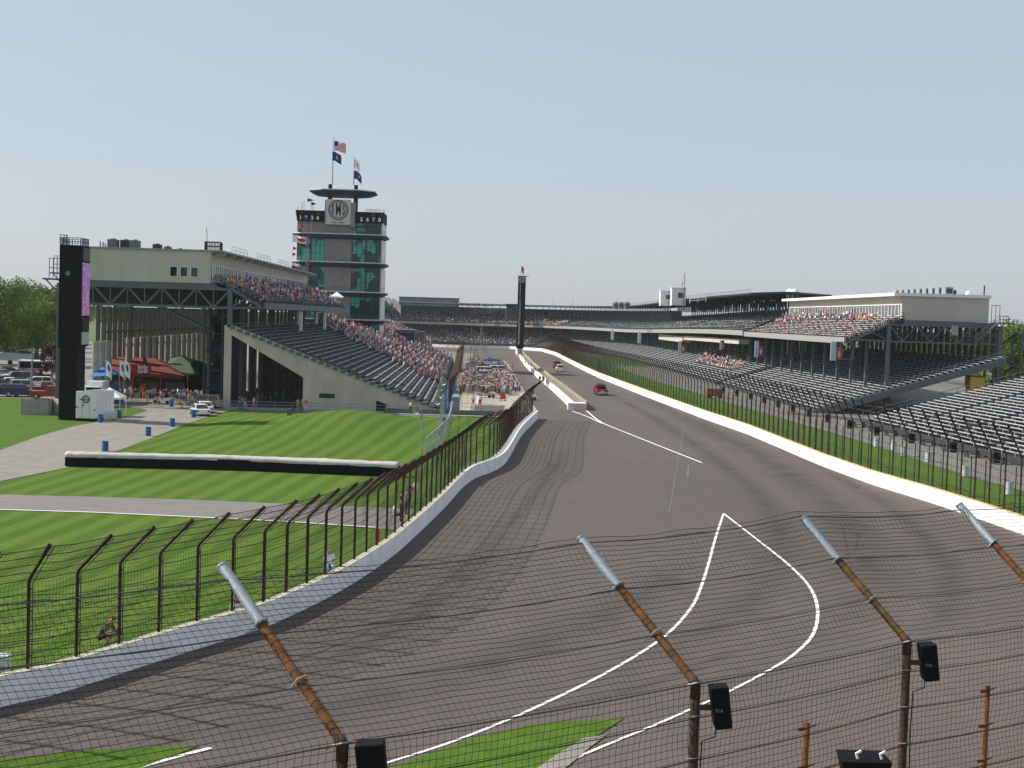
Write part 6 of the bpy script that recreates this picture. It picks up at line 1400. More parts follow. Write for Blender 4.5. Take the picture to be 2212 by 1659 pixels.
# chain link fence beside the left catch fence
CL = Path([g2(920, 992), g2(945, 968), g2(965, 945), g2(972, 920), g2(974, 900)]); t = thing('chain_link_fence', 'low grey chain link fence between the lawn and the catch fence', 'fence', (CL.p[0].x, CL.p[0].y, 0)); n = int(CL.L/2.4)
for i in range(n+1): p = CL.at(min(CL.L-.01, i*2.4)); mb = MB(); mb.tube([(p.x, p.y, 0), (p.x, p.y, 2.0), (p.x+.25, p.y, 2.3)], .04, 6); mb.build('post', galv, t)
mb = MB()
for z in (.2, 1.0, 1.95): mb.tube([CL.at(CL.L*i/30*.999)+Vector((0, 0, z)) for i in range(31)], .025, 5)
mb.build('rail', galv, t)
mb = MB(); net(mb, CL, 0, (1.95, lambda v: (0, v)), 0, CL.L*.999, .2, .0035, 2, 0, 2.4); mb.build('wire_mesh', galv, t)
a_ = D(977, 890, 194); b_ = D(992, 890, 194); c_ = D(985, 862, 194)
t = thing('portable_toilet', 'grey portable toilet with domed roof at the near pit corner', 'toilet', ((a_.x+b_.x)/2, 194, 0)); xc = (a_.x+b_.x)/2; w_ = (b_.x-a_.x)/2+.05
mb = MB(); mb.box(xc-w_, xc+w_, 193.4, 194.6, .02, 2.05); mb.build('cabin', mat('toilet_grey', (.28, .31, .34), .6, .1, 2), t)
mb = MB(); mb.hexa([(xc-w_-.05, 193.35, 2.05), (xc+w_+.05, 193.35, 2.05), (xc+w_+.05, 194.65, 2.05), (xc-w_-.05, 194.65, 2.05)], [(xc-w_*.5, 193.6, 2.42), (xc+w_*.5, 193.6, 2.42), (xc+w_*.5, 194.4, 2.42), (xc-w_*.5, 194.4, 2.42)]); rf = mb.build('roof', mat('toilet_roof', (.45, .48, .5), .5, .05, 2), t)
mb = MB(); mb.box(xc-w_*.7, xc+w_*.7, 193.36, 193.395, .15, 1.9); mb.build('door', mat('toilet_door', (.22, .25, .28), .6, .1, 2), t)
# low wall and rail at the near edge of the apron
mb = MB(); mb.box(-12.5, 1.8, 185.6, 185.9, 0, .75); t = thing('retaining_wall', 'low brown-grey wall between the lawn and the pit apron', 'wall', (-5, 185.6, 0)); mb.build('wall_face', conc_dark, t); mb = MB(); mb.box(-12.5, 6.5, 184.2, 185.3, -.02, .12); mb.build('kerb', conc, t)
t = thing('railing', 'grey pedestrian railing in front of the left grandstand', 'railing', (-20, 184.6, 0)); mb = MB(); railing(mb, [(-34.5, 184.4, .05), (-28, 184.4, .05), (-12.6, 184.4, .05)], 1.15, .035, 2.2, (1, .66, .33)); mb.build('rails', galv, t)
t = thing('railing', 'grey railing above the low brown-grey wall by the pit', 'railing', (-5, 185.7, .75)); mb = MB(); railing(mb, [(-12.4, 185.75, .75), (1.6, 185.75, .75)], .9, .03, 2.4, (1, .5)); mb.build('rails', galv, t)
mb = MB(); mb.box(-34.3, -13, 186.4, 187.6, 0, .14); tag(mb.build('kerb', conc), kind='structure')
for k, (px, py) in enumerate(((625, 912), (650, 893))): 
    x, y = g2(px, py); z = lawn_z(x, y); mb = MB(); mb.box(x-.28, x+.28, y-.2, y+.2, z-.1, z+.75); mb.box(x-.32, x+.32, y-.24, y+.24, z+.753, z+.83); tag(mb.build('utility_box', steel), ['small utility box standing alone on the striped lawn', 'small utility box on the lawn near the railing'][k], 'box')
t = thing('bollard', 'dark green post beside the person in khaki at the railing', 'post', D(633, 888, 184).to_tuple()); x = t.location.x; t.location.z = 0; mb = MB(); mb.tube([(x, 184, 0), (x, 184, 1.2)], .12, 8); mb.build('post', mat('green_post', (.05, .10, .07), .6, .1, 3), t)

# ================================================================== left foreground: tarp barrier, barrels, trailer, fence panels
t = thing('foam_wall', 'long low black barrier covered by a wrinkled white tarpaulin across the lawn', 'barrier', (-20, 115, 0))
BW = Path([(*g2(140, 1008), 0), (*g2(500, 1016), 0), (*g2(858, 1031), 0)], -1); mb = MB(); sweep(mb, BW, [(0, 0), (.0, .9), (1.2, .9), (1.2, 0)], step=4); mb.build('black_face', black, t)
mb = MB(); n = 150; k = 7; vs = []
for i in range(n+1):
    s_ = BW.L*i/n; pr_ = [(-.05, .80), (-.06, .98), (.05, 1.12), (.5, 1.2), (.95, 1.18), (1.24, 1.05), (1.24, .3)]
    for j, (o_, z_) in enumerate(pr_):
        p = BW.at(min(s_, BW.L-.001), o_); wv = .05*mnoise.noise((s_*.5, j*.7, 1))+.03*mnoise.noise((s_*1.9, j*1.3, 5)); vs.append((p.x, p.y+.4*wv, z_+wv*(1.4 if j < 5 else .3)))
mb.add(vs, [(i*k+j, (i+1)*k+j, (i+1)*k+j+1, i*k+j+1) for i in range(n) for j in range(k-1)]+[tuple(range(k)), tuple(n*k+j for j in range(k-1, -1, -1))]); mb.build('tarpaulin', mat('tarp_white', (.46, .44, .40), .65, .12, 1.2, bump=.3), t, smooth=True)
bar0 = None
for k, (px, py) in enumerate(((227, 975), (320, 942), (372, 922), (418, 902), (370, 879), (217, 913), (257, 903))):
    lab = ['blue barrel nearest the white tarpaulin barrier', 'blue barrel alone on the lawn edge, second from the tarpaulin barrier', 'blue barrel third from the tarpaulin barrier, in the tower shadow', 'blue barrel in front of the white saloon car', 'blue barrel beside the seated person in yellow', 'blue barrel against the corner of the white trailer', 'blue barrel at the end of the white picket fence'][k]
    x, y = g2(px, py)
    if bar0 is None:
        bar0 = thing('barrel', lab, 'barrel', (x, y, .03), 0, 'blue barrels along the access road')
        mb = MB(); mb.lathe([(.27, 0), (.29, .03), (.29, .28), (.305, .30), (.305, .33), (.29, .35), (.29, .58), (.305, .60), (.305, .63), (.29, .65), (.29, .86), (.27, .89)], 20); mb.build('drum', bluebarrel, bar0, world=False, smooth=False)
        mb = MB(); mb.lathe([(.30, .88), (.30, .92), (.25, .92), (.24, .895)], 20); mb.build('rim', bluebarrel, bar0, world=False)
    else: b2 = copy_tree(bar0); b2.location = (x, y, .03); b2['label'] = lab; b2.rotation_euler = (0, 0, k)
# white trailer with emblem
a_ = D(163, 910, 160.5); b_ = D(222, 911, 160.5)
t = thing('trailer', 'white box trailer with round winged emblem parked by the video tower', 'trailer', (a_.x, 160.5, 0)); xa, xb = a_.x, b_.x-.75
mb = MB(); mb.hexa([(xa, 160.5, .3), (xb, 160.3, .3), (xb+.9, 164.8, .3), (xa+.9, 165, .3)], [(xa, 160.5, 3.42), (xb, 160.3, 3.42), (xb+.9, 164.8, 3.42), (xa+.9, 165, 3.42)]); tb = mb.build('body', PAINT['white'], t); bv = tb.modifiers.new('b', 'BEVEL'); bv.width = .06; bv.segments = 2
xm = (xa+xb)/2; fy = 160.37
mb = MB(); mb.bar((xm-.42, fy+.0, .4), (xm-.42, fy+.0, 2.4), .025); mb.bar((xm+.42, fy-.03, .4), (xm+.42, fy-.03, 2.4), .025); mb.bar((xm-.42, fy, 2.4), (xm+.42, fy-.03, 2.4), .025); mb.build('door_seam', conc, t)
for x_, z_ in ((xa+.15, 1.6), (xb-.12, 1.3), (xm-.3, 1.85)): mb = MB(); mb.box(x_-.05, x_+.05, 160.2, 160.5, z_-.08, z_+.08); mb.build('latch', steel_dark, t)
mb = MB(); vs = []; n = 28
for k in range(n): a = 2*PI*k/n; vs += [(xm+.46*math.cos(a), 160.36, 2.52+.46*math.sin(a)), (xm+.30*math.cos(a), 160.36, 2.52+.30*math.sin(a))]
mb.add(vs, [(2*k, 2*k+1, (2*k+3) % (2*n), (2*k+2) % (2*n)) for k in range(n)])
for s in (-1, 1): mb.add([(xm+s*.1, 160.355, 2.50), (xm+s*.75, 160.355, 2.58), (xm+s*.6, 160.355, 2.40), (xm+s*.1, 160.355, 2.34)], [(0, 1, 2, 3)])
for k in range(5): mb.box(xm-.2+k*.09, xm-.15+k*.09, 160.352, 160.357, 2.42+.05*(k % 2), 2.72-.05*(k % 3))
mb.build('winged_emblem', mat('emblem_grey', (.12, .12, .12), .6, .2, 8), t)
mb = MB()
for k in range(4): xx = xb+.06+k*.2; mb.box(xx, xx+.03, 160.7+k, 160.9+k, 1.4, 3.0)
mb.build('side_lettering', conc, t)
for s in (163.2, 164.0): mb = MB(); mb.tube([(xb+.3, s, .36), (xb+.62, s, .36)], .35, 14); mb.build('wheel', tyre, t)
mb = MB(); mb.box(xa+.1, xb-.05, 160.35, 160.5, .22, .3); mb.build('bumper', steel_dark, t)
# grey panel enclosure
for k, (p, q, lab) in enumerate((((47, 895), (106, 896), 'grey panel hoarding left of the black tower'), ((106, 896), (112, 893), 'narrow return panel of the grey hoarding'), ((112, 893), (131, 895), 'beige-grey panel between the hoarding and the black tower'))):
    a_, b_ = g2(*p), g2(*q); t = thing('hoarding_panel', lab, 'panel', (*a_, 0)); mb = MB(); mb.bar((*a_, .92), (*b_, .92), .08, 1.85); mb.build('panel', mat('hoarding_grey', (.33, .33, .32), .7, .12, 1.5) if k < 2 else beige_conc, t)
    mb = MB(); mb.tube([(*a_, 0), (*a_, 1.95)], .05, 6); mb.build('post', steel_dark, t)
# small white canopy, picket fence, red fan
x, y = g2(232, 903); t = thing('canopy_tent', 'white peaked canopy behind the white trailer', 'canopy', (x, y+2, 0)); mb = MB(); y += 3; x0, x1 = x-1.7, x+1.1
mb.add([(x0, y-1.5, 2.35), (x1, y-1.5, 2.35), (x1, y+1.5, 2.35), (x0, y+1.5, 2.35), ((x0+x1)/2-.3, y, 3.5), (x0, y-1.5, 2.12), (x1, y-1.5, 2.12), (x1, y+1.5, 2.12)], [(0, 1, 4), (1, 2, 4), (2, 3, 4), (3, 0, 4), (5, 6, 1, 0), (6, 7, 2, 1)]); mb.build('canopy_top', white_paint, t)
for a in (x0+.05, x1-.05):
    for b_ in (y-1.45, y+1.45): mb = MB(); mb.tube([(a, b_, 0), (a, b_, 2.35)], .04, 6); mb.build('pole', white_paint, t)
t = thing('picket_fence', 'short white picket fence beside the white trailer', 'fence', (-44, 160, 0)); a_, b_ = Vector((*g2(226, 908), 0)), Vector((*g2(248, 905), 0)); mb = MB()
for i in range(13): p = a_.lerp(b_, i/12); mb.add([(p.x-.05, p.y, 0), (p.x+.05, p.y, 0), (p.x+.05, p.y, .9), (p.x, p.y, 1.0), (p.x-.05, p.y, .9), (p.x-.05, p.y+.03, 0), (p.x+.05, p.y+.03, 0), (p.x+.05, p.y+.03, .9), (p.x, p.y+.03, 1.0), (p.x-.05, p.y+.03, .9)], [(0, 1, 2, 3, 4), (9, 8, 7, 6, 5), (0, 5, 6, 1), (1, 6, 7, 2), (2, 7, 8, 3), (3, 8, 9, 4), (4, 9, 5, 0)])
for z in (.3, .7): mb.bar(a_+Vector((0, .05, z)), b_+Vector((0, .05, z)), .04)
mb.build('pickets', white_paint, t)
x, y = g2(236, 893); mb = MB(); mb.lathe([(.55, 0), (.6, .05), (.55, .12)], 16); mb.v = [(x+v[0], y-v[2], 1.5+v[1]*.8) for v in mb.v]; tag(mb.build('round_sign', seat_red), 'red round sign under the small white canopy', 'sign')
# ------------------------------------------------------------------ food stalls
redroof = mat('red_canvas', (.17, .03, .018), .8, .15, 1.2); greenroof = mat('green_roof', (.05, .095, .045), .6, .12, 3, stretch=(.2, 6, 1))
def hip(t, pts_ridge, pts_eave, m, name='roof', drop=.5):
    (ra, rb) = pts_ridge; e = pts_eave; mb = MB(); n = len(e)
    mb.add([ra, rb]+list(e)+[(p[0], p[1], p[2]-drop) for p in e], [(2, 3, 1, 0), (3, 4, 1), (4, 5, 0, 1), (5, 2, 0)]+[(2+i, 6+i, 6+(i+1) % 4, 2+(i+1) % 4) for i in range(4)]); return mb.build(name, m, t, fix=True)
Ys = 208.
def dz(px, py, Y): p = D(px, py, Y); return (p.x, p.y, p.z)
t = thing('food_stall', 'large food stall with red canvas roof and a red lettered sign', 'stall', (-50, Ys, 0))
e1 = dz(218, 800, Ys-4); e2 = dz(393, 812, Ys-4); r1 = dz(232, 770, Ys+3); r2 = dz(335, 774, Ys+3)
hip(t, (r1, r2), (e1, e2, (e2[0], Ys+9, e2[2]), (e1[0], Ys+9, e1[2])), redroof)
mb = MB(); mb.box(e1[0]+.5, e2[0]-.8, Ys-1, Ys+8, 0, e1[2]-.2); mb.build('stall_wall', mat('stall_dark', (.05, .03, .03), .8, .2, 2), t)
mb = MB(); [mb.box(e1[0]+1+i*3.9, e1[0]+3.8+i*3.9, Ys-1.06, Ys-1.01, 1.0, 2.2) for i in range(3)]; mb.build('counter', conc_dark, t)
sp_ = D(298, 797, Ys-4.2); mb = MB(); mb.box(sp_.x-1.95, sp_.x+1.95, Ys-4.4, Ys-4.25, sp_.z-.68, sp_.z+.68); sg = mb.build('sign', mat('sign_red', (.33, .02, .03), .6, .05, 2), t)
for ln_, dzv in (('Indy', .3), ('Grill', -.3)): text_obj(ln_, .78, white_l, t, (sp_.x+.75, Ys-4.42, sp_.z+dzv), name='sign_lettering', sx=1.05, bold=.02)
mb = MB(); mb.box(sp_.x-1.5, sp_.x-.9, Ys-4.43, Ys-4.41, sp_.z-.35, sp_.z+.35); mb.build('sign_emblem', mat('dim_emblem', (.45, .2, .2), .6, .4, 6), t)
for i in range(4): mb = MB(); mb.tube([(e1[0]+.6+i*4, Ys-3.7, 0), (e1[0]+.6+i*4, Ys-3.7, e1[2]-.2)], .09, 6); mb.build('post', seat_red, t)
t = thing('pavilion', 'pavilion with dark green roof beside the red-roofed stall', 'pavilion', (-42, Ys+2, 0))
e1 = dz(352, 808, Ys-1); e2 = dz(432, 806, Ys-1); r1 = dz(368, 772, Ys+6); r2 = dz(390, 767, Ys+6)
hip(t, (r1, r2), (e1, e2, (e2[0]+1.5, Ys+13, e2[2]), (e1[0], Ys+13, e1[2])), greenroof, drop=.3)
for i in range(3): mb = MB(); mb.tube([(e1[0]+.4+i*2.6, Ys-.6, 0), (e1[0]+.4+i*2.6, Ys-.6, e1[2]-.1)], .08, 6); mb.build('post', steel_dark, t)
mb = MB(); mb.box(e1[0]+.5, e2[0], Ys+6, Ys+12, 0, e1[2]-.2); mb.build('stall_wall', steel_dark, t)
t = thing('merchandise_tent', 'blue and white tent with flags behind the black tower', 'tent', (-46, 192, 0)); Y_ = 190
a_ = dz(200, 813, Y_); b_ = dz(248, 806, Y_); c_ = dz(224, 790, Y_+2); mb = MB(); mb.add([(a_[0], Y_-2, a_[2]), (b_[0], Y_-2, b_[2]-.2), (b_[0], Y_+5, b_[2]-.2), (a_[0], Y_+5, a_[2]), (c_[0], Y_+1.5, c_[2]-.1)], [(0, 1, 4), (1, 2, 4), (2, 3, 4), (3, 0, 4)]); mb.build('roof', cloth('blue'), t)
mb = MB(); mb.box(a_[0]+.3, b_[0]-.3, Y_-1, Y_+4, 0, 2.5); mb.build('tent_wall', mat('tent_blue', (.06, .15, .32), .8, .5, 1.6), t)
t = thing('concession_trailer', 'white concession trailer with dark serving hatch behind the black tower', 'trailer', (-47, 185, 0)); a_ = D(185, 850, 184); b_ = D(222, 850, 184); mb = MB(); mb.box(a_.x, b_.x, 184, 187, .4, 3.3); mb.build('body', PAINT['white'], t); mb = MB(); mb.box(a_.x+.1, a_.x+1.9, 183.95, 183.98, 1.2, 2.5); mb.build('hatch', black, t); mb = MB(); mb.box(a_.x, a_.x+2.1, 182.9, 183.97, 2.55, 2.65); mb.build('awning', white_paint, t)
for dx in (.4, 1.6): mb = MB(); mb.tube([(a_.x+dx, 183.9, .3), (a_.x+dx, 184.1, .3)], .3, 12); mb.build('wheel', tyre, t)
for k, px in enumerate((228, 258, 268)):
    p = D(px, 800, 186); flag('flag', ['white banner flag nearest the concession trailer', 'white banner flag in the middle of the tent row', 'white banner flag right of the tent row'][k], (p.x, 186, p.z+1.3), 1.0, 2.0, lambda u, v: 0 if (u-.5)**2+(v-.4)**2 < .05 else 2, .9)
    t2 = thing('flagpole', ['slim pole of the banner flag nearest the concession trailer', 'slim pole of the middle banner flag', 'slim pole of the right banner flag'][k], 'flagpole', (p.x, 186, 0)); mb = MB(); mb.tube([(p.x, 186, 0), (p.x, 186, p.z+1.5)], .04, 5); mb.build('pole', galv, t2)
x, y = g2(310, 857); t = thing('umbrella_cart', 'yellow snack cart under a red and white umbrella', 'cart', (x, y, .03)); mb = MB(); mb.box(x-.55, x+.55, y-.4, y+.4, .2, 1.0); mb.build('cart_box', flag_gold, t)
mb = MB(); mb.box(x-.5, x+.5, y-.35, y+.35, 1.0, 1.9); mb.build('display_case', seat_red, t); mb = MB(); n = 12; vs = [(x, y, 2.9)]+[(x+1.1*math.cos(2*PI*k/n), y+1.1*math.sin(2*PI*k/n), 2.4) for k in range(n)]; mb.v = vs
for k in range(n): mb.f.append((0, 1+k, 1+(k+1) % n)); mb.m.append(1 if k in (6, 7, 2) else 0)
mb.build('umbrella_canopy', [mat('umbrella_red', (.6, .06, .02), .7, .05, 2), white_paint], t)
for a in (-.6, .6): mb = MB(); mb.tube([(x+a-.03, y-.3, .2), (x+a+.03, y-.3, .2)], .22, 10); mb.build('wheel', tyre, t)
t = thing('canopy_tent', 'white and blue striped canopy seen between the stand columns', 'canopy', (-45, 240, 0)); p = D(448, 784, 235); mb = MB(); mb.lathe([(2.6, p.z-.9), (1.2, p.z-.2), (.05, p.z+.3)], 8, (p.x, 235, 0)); mb.build('canopy_top', white_paint, t); mb = MB(); mb.tube([(p.x, 235, 0), (p.x, 235, p.z)], .06, 6); mb.build('pole', galv, t)
# street light, long white trailer, mural trailer, brown building
x, y = g2(67, 860); t = thing('lamp_post', 'slim grey lamp post in front of the car park', 'lamp post', (x, y, 0)); zt = D(70, 757, y).z; mb = MB(); mb.tube([(x, y, 0), (x+.1, y, zt)], [.17, .11], 8); mb.build('pole', galv, t); mb = MB(); mb.bar((x-1.6, y, zt+.05), (x+.8, y, zt+.05), .12); mb.build('lamp_arm', galv, t)
t = thing('semi_trailer', 'long white semi trailer with teal lettering across the car park', 'trailer', (-95, 300, 0)); Y_ = 300; a_ = D(-60, 800, Y_); b_ = D(118, 800, Y_); z0 = 1.0; z1 = D(50, 764, Y_).z; mb = MB(); mb.box(a_.x, b_.x, Y_, Y_+2.6, z0, z1); mb.build('box_body', mat('trailer_white', (.55, .60, .66), .5, .06, .5), t)
p = D(88, 775, Y_-.1); text_obj('-C-', 2.0, mat('teal_letter', (.05, .28, .32), .5, 0), t, (p.x, Y_-.06, p.z), name='lettering', sx=1.3, bold=.05)
for i in range(4): mb = MB(); xx = a_.x+8+i*5; mb.tube([(xx, Y_, .5), (xx, Y_+.3, .5)], .5, 12); mb.build('wheel', tyre, t)
t = thing('mural_trailer', 'trailer with black top and red and grey painted side in the car park', 'trailer', (-80, 270, 0)); Y_ = 262; a_ = D(40, 812, Y_); b_ = D(122, 812, Y_); z1 = D(60, 780, Y_).z; mb = MB(); mb.box(a_.x, b_.x, Y_, Y_+2.6, .6, z1); 
m, nt, b = node_mat('mural'); c = mixc(nt, maprange(nt, noise_out(nt, .8, 4), .45, .6), (.30, .31, .34), (.38, .03, .03)); nt.links.new(c, b.inputs['Base Color']); mb.build('painted_side', m, t)
mb = MB(); mb.box(a_.x+.2, b_.x-.2, Y_-.06, Y_-.01, z1-1.3, z1-.2); mb.build('black_band', black, t); mb = MB(); mb.box(a_.x-.15, a_.x, Y_-.1, Y_+2.7, .2, z1+.1); mb.box(a_.x-.15, b_.x, Y_-.1, Y_+2.7, z1+.003, z1+.15); mb.build('frame', white_paint, t)
for i in range(2): mb = MB(); mb.tube([(a_.x+1.5+i*1.2, Y_-.05, .45), (a_.x+1.5+i*1.2, Y_+.2, .45)], .45, 12); mb.build('wheel', tyre, t)
t = thing('low_building', 'low brown building with white front behind the trees at left', 'building', (-110, 420, 0)); Y_ = 420; a_ = D(-80, 760, Y_); b_ = D(128, 760, Y_); mb = MB(); mb.box(a_.x, b_.x, Y_, Y_+15, 0, 6.2); mb.build('wall', mat('brown_wall', (.14, .09, .07), .9, .2, .5), t); mb = MB(); mb.box(a_.x-.5, b_.x+.5, Y_-.5, Y_+15.5, 6.203, 6.8); mb.build('roof', conc, t); p = D(47, 745, Y_); mb = MB(); mb.box(p.x-1.6, p.x+1.6, Y_-.1, Y_-.01, .5, 5.5); mb.build('white_door', white_paint, t); p = D(8, 725, Y_-3); mb = MB(); mb.add([(p.x-4, Y_-5, 7), (p.x+4, Y_-5, 7.2), (p.x+4, Y_, 8.0), (p.x-4, Y_, 8.)], [(0, 1, 2, 3)]); mb.build('awning', white_paint, t)
p = D(25, 690, 330); t = thing('flagpole', 'short flagpole with a red and white flag in front of the left trees', 'flagpole', (p.x, 330, 0)); mb = MB(); mb.tube([(p.x, 330, 0), (p.x, 330, D(25, 664, 330).z)], .08, 6); mb.build('pole', galv, t); flag('flag', 'small red white and blue flag in front of the left trees', (p.x+.1, 330, D(25, 665, 330).z), 1.6, 1.2, usa, .5)

# things behind the right fence
bar1 = None
for k, (px, py) in enumerate(((1893, 966), (1930, 972), (2005, 998), (2085, 1030), (2180, 1068), (1952, 985))):
    x, y = g2(px, py, .06); lab = 'white barrel standing on the concourse behind the right catch fence'
    if bar1 is None:
        bar1 = thing('barrel', lab, 'barrel', (x, y, .06), 0, 'white barrels behind the right fence'); mb = MB(); mb.lathe([(.29, 0), (.3, .04), (.3, .3), (.315, .33), (.3, .36), (.3, .6), (.315, .63), (.3, .66), (.3, .95), (.27, 1.0)], 16); mb.build('drum', mat('pale_drum', (.5, .5, .5), .6, .1, 3), bar1, world=False)
        mb = MB(); mb.lathe([(.31, .97), (.31, 1.03), (.28, 1.03)], 16); mb.build('rim', conc, bar1, world=False)
    else: b2 = copy_tree(bar1); b2.location = (x, y, .06); b2['label'] = lab
for i in range(14):
    s_ = 8+i*7.35; p = WR.at(s_, .42); pw = WR.at(s_, .9); n_ = WR.at(s_, 1.)-WR.at(s_); t = thing('loudspeaker', 'small black loudspeaker high on a post of the right catch fence', 'loudspeaker', (pw.x, pw.y, 4.5), 0, 'black loudspeakers on the right catch fence'); mb = MB(); mb.box(pw.x-.2, pw.x+.2, pw.y-.2, pw.y+.2, 4.1, 4.9); mb.build('cabinet', black, t); mb = MB(); mb.bar((p.x, p.y, 4.6), (pw.x, pw.y, 4.6), .06); mb.build('bracket', steel_dark, t)
x, y = g2(1458, 858); t = thing('utility_cart', 'orange-red cart parked behind the right fence', 'cart', (x+6, y, .05)); x += 7; mb = MB(); mb.box(x-1.4, x+1.4, y-.8, y+.8, .4, 1.6); mb.build('body', mat('orange_body', (.28, .06, .025), .5, .1, 3), t); mb = MB(); mb.box(x-1.2, x+.9, y-.7, y+.7, 1.6, 1.75); mb.build('roof', mat('orange_body2', (.25, .07, .03), .5, .1, 3), t)
for a in (-.9, .9): mb = MB(); mb.tube([(x+a, y-.85, .35), (x+a, y-.6, .35)], .35, 12); mb.build('wheel', tyre, t)
a_ = g2(1700, 893); b_ = g2(1860, 915); mb = MB(); mb.add([(a_[0], a_[1]-3, .075), (b_[0]+8, b_[1]-6, .075), (b_[0]+8, b_[1]+3, .075), (a_[0], a_[1]+3, .075)], [(0, 1, 2, 3)]); struct(mb, 'cross_path', mat('dark_path', (.06, .05, .045), .9, .2, 1))
for k in range(9):
    p = BP.at(3+k*6.5, -1.4); t = thing('bench_table', 'dark metal picnic table at the foot of the near right bleachers', 'table', (p.x, p.y, .06), 0, 'picnic tables below the near right bleachers'); mb = MB(); mb.box(p.x-.8, p.x+.8, p.y-.4, p.y+.4, .72, .78); mb.build('tabletop', steel_dark, t)
    for d_ in (-.75, .75): mb = MB(); mb.box(p.x-.8, p.x+.8, p.y+d_-.12, p.y+d_+.12, .42, .47); mb.build('seat', steel_dark, t)
    for d_ in (-.6, .6): mb = MB(); mb.box(p.x+d_-.04, p.x+d_+.04, p.y-.7, p.y+.7, .05, .42); mb.box(p.x+d_-.04, p.x+d_+.04, p.y-.3, p.y+.3, .42, .72); mb.build('leg', steel_dark, t)

# ================================================================== trees
m, nt, b = node_mat('leaves')
oi = N(nt, 'ShaderNodeAttribute'); oi.attribute_name = 'tone'
c = mixc(nt, oi.outputs['Fac'], (.035, .085, .010), (.17, .25, .03)); nt.links.new(c, b.inputs['Base Color']); b.inputs['Roughness'].default_value = .7; b.inputs['Specular IOR Level'].default_value = .2
tr = nt.nodes.new('ShaderNodeBsdfTranslucent'); nt.links.new(c, tr.inputs[0]); mx = nt.nodes.new('ShaderNodeMixShader'); mx.inputs[0].default_value = .3; out = nt.nodes['Material Output']
nt.links.new(b.outputs[0], mx.inputs[1]); nt.links.new(tr.outputs[0], mx.inputs[2]); nt.links.new(mx.outputs[0], out.inputs[0])
leaf = m
leaf_p = mat('purple_leaves', (.035, .010, .014), .7, .3, 1, col2=(.07, .02, .025))
bark = mat('bark', (.09, .07, .05), .9, .3, 4)
def tree(x, y, h, r, label, seed, n=5200, ls=.42, lm=leaf, name='tree', tone=0., group=None, low=.18):
    rr = random.Random(seed); t = thing(name, label, 'tree', (x, y, 0), 0, group); mb = MB()
    mb.tube([(x, y, -.2), (x+.1*r*.2, y, h*.3), (x-.05*r, y, h*.62)], [r*.075, r*.055, r*.02], 8); blobs = []
    for k in range(20):
        a = rr.uniform(0, 2*PI); zz = rr.uniform(low+.08, .92); rad = r*(1-((zz-.5)/.55)**2*.75)*rr.uniform(.35, .85); q = (x+rad*math.cos(a), y+rad*math.sin(a), h*zz); blobs.append((q, r*rr.uniform(.25, .42)))
        if k < 8: mb.tube([(x, y, h*rr.uniform(.22, .45)), ((x+q[0])/2, (y+q[1])/2, h*(zz*.5+.22)), q], [r*.03, r*.02, r*.008], 5)
    mb.build('trunk', bark, t)
    vs = []; fs = []; tn = []
    for k in range(n):
        (cx, cy, cz), br = rr.choice(blobs); d = Vector((rr.gauss(0, 1), rr.gauss(0, 1), rr.gauss(0, 1))).normalized(); q = Vector((cx, cy, cz))+d*br*(rr.random()**.4)*Vector((1, 1, .8)).length/1.62; q.z = max(q.z, h*low)
        a = Vector((rr.gauss(0, 1), rr.gauss(0, 1), rr.gauss(0, .6))).normalized(); c_ = a.cross(Vector((rr.gauss(0, 1), rr.gauss(0, 1), rr.gauss(0, 1)))).normalized(); s_ = ls*rr.uniform(.6, 1.3); o = len(vs)
        vs += [q-a*s_*.5, q+c_*s_*.35, q+a*s_*.5, q-c_*s_*.35]; fs.append((o, o+1, o+2, o+3)); tv = min(1, max(0, rr.gauss(.45+tone, .22))); tn += [tv]*4
    mb = MB(); mb.add([tuple(v) for v in vs], fs); cr = mb.build('crown', lm, t); cr.data.attributes.new('tone', 'FLOAT', 'POINT').data.foreach_set('value', tn); return t
TL = [(78, 775, 300, 14.2, 7.2, 'bright green rounded tree in front of the others left of the black tower', .15), (10, 770, 330, 17.5, 8.5, 'darker tree at the left photo edge', -.12), (118, 770, 345, 15.5, 6.5, 'tree half hidden behind the black tower', .0), (45, 765, 390, 19.0, 8.5, 'tall tree behind the small flagpole at left', -.1), (-40, 765, 300, 18.5, 9, 'big tree just outside the left photo edge', -.1), (95, 760, 470, 20.0, 9, 'pale distant tree left of the black tower', -.05), (60, 760, 520, 22, 10, 'furthest pale tree at left', -.1), (130, 760, 520, 20.5, 9, 'distant tree directly behind the black tower', -.1)]
for k, (px, py, Y, h, r, lab, tone) in enumerate(TL): p = D(px, py, Y); tree(p.x, Y, h, r, lab, k+1, 9000 if Y < 400 else 5000, .5 if Y < 400 else .7, tone=tone)
p = D(112, 800, 240); tree(p.x, 240, 6.8, 2.5, 'dark purple-leaved tree beside the black tower', 31, 3500, .35, leaf_p, 'purple_tree')
p = D(88, 838, 225); t = thing('conifer', 'small dark green cone-shaped conifer in the car park', 'tree', (p.x, 225, 0)); mb = MB(); rr = random.Random(4)
for k in range(900): zz = rr.random(); a = rr.uniform(0, 6.28); rd = 1.0*(1-zz)*rr.uniform(.6, 1.05); q = (p.x+rd*math.cos(a), 225+rd*math.sin(a), .2+2.6*zz); mb.add([(q[0], q[1], q[2]+.15), (q[0]+.12*math.sin(a), q[1], q[2]-.12), (q[0]-.12*math.cos(a), q[1]+.1, q[2]-.14)], [(0, 1, 2)])
mb.build('crown', mat('conifer_green', (.02, .06, .02), .8, .3, 2), t); mb = MB(); mb.tube([(p.x, 225, 0), (p.x, 225, 1)], .08, 6); mb.build('trunk', bark, t)
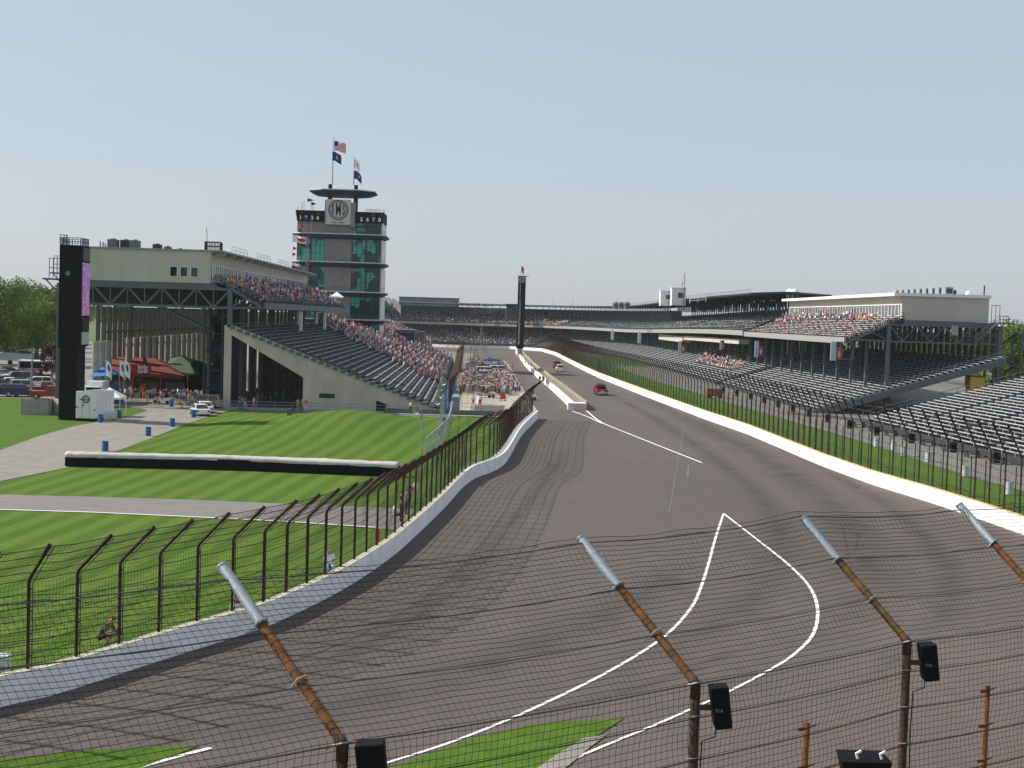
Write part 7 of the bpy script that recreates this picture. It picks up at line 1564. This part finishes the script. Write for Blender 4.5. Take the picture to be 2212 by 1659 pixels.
for k, (px, Y, h, r, lab) in enumerate(((2195, 300, 15.5, 7, 'bushy tree at the right photo edge behind the stair tower'), (2150, 320, 14.8, 7, 'tree behind the stair landing of the right stand'), (2225, 260, 14.5, 6, 'tree cut by the right photo edge'), (2090, 330, 13.5, 6.5, 'tree seen through the back of the right stand, right one'), (2030, 345, 13.5, 6.5, 'tree seen through the back of the right stand, middle one'), (1975, 360, 13.5, 6.5, 'tree seen through the back of the right stand, left one'), (2170, 285, 11, 5.5, 'lower tree behind the stair tower'))):
    p = D(px, 760, Y); tree(p.x, Y, h, r, lab, 50+k, 8000 if k < 3 else 4500, .5, tone=.05)
# far tree belt
mb = MB(); rr = random.Random(9); tn = []
for k in range(16000):
    x = rr.uniform(-900, 1000); y = rr.uniform(1000, 1060)+abs(x)*.1; base = 11+3.5*mnoise.noise((x*.012, 0, 0))+2.5*mnoise.noise((x*.07, 3, 0)); z = rr.random()**.6*base; s_ = rr.uniform(1.0, 2.2)
    mb.add([(x-s_, y, z-s_*.6), (x+s_, y+rr.uniform(-1, 1), z-s_*.5), (x+s_*.6, y+.5, z+s_*.7), (x-s_*.5, y, z+s_*.6)], [(0, 1, 2, 3)]); tn += [min(1, max(0, rr.gauss(.3, .2)))]*4
o = mb.build('far_woods', leaf); o.data.attributes.new('tone', 'FLOAT', 'POINT').data.foreach_set('value', tn); tag(o, 'far belt of hazy trees on the horizon', 'woods', kind='stuff')

# ================================================================== haze
mb = MB(); mb.box(-1500, 1500, -60, 1700, -4.5, 75)
hm = bpy.data.materials.new('haze_air'); hm.use_nodes = True; nt = hm.node_tree; nt.nodes.remove(nt.nodes['Principled BSDF'])
pv = nt.nodes.new('ShaderNodeVolumePrincipled'); pv.inputs['Color'].default_value = (.86, .92, 1, 1); pv.inputs['Density'].default_value = .00007; pv.inputs['Anisotropy'].default_value = .2
nt.links.new(pv.outputs[0], nt.nodes['Material Output'].inputs['Volume'])
tag(mb.build('haze', hm), 'thin pale summer haze between the stands', 'haze', kind='stuff')
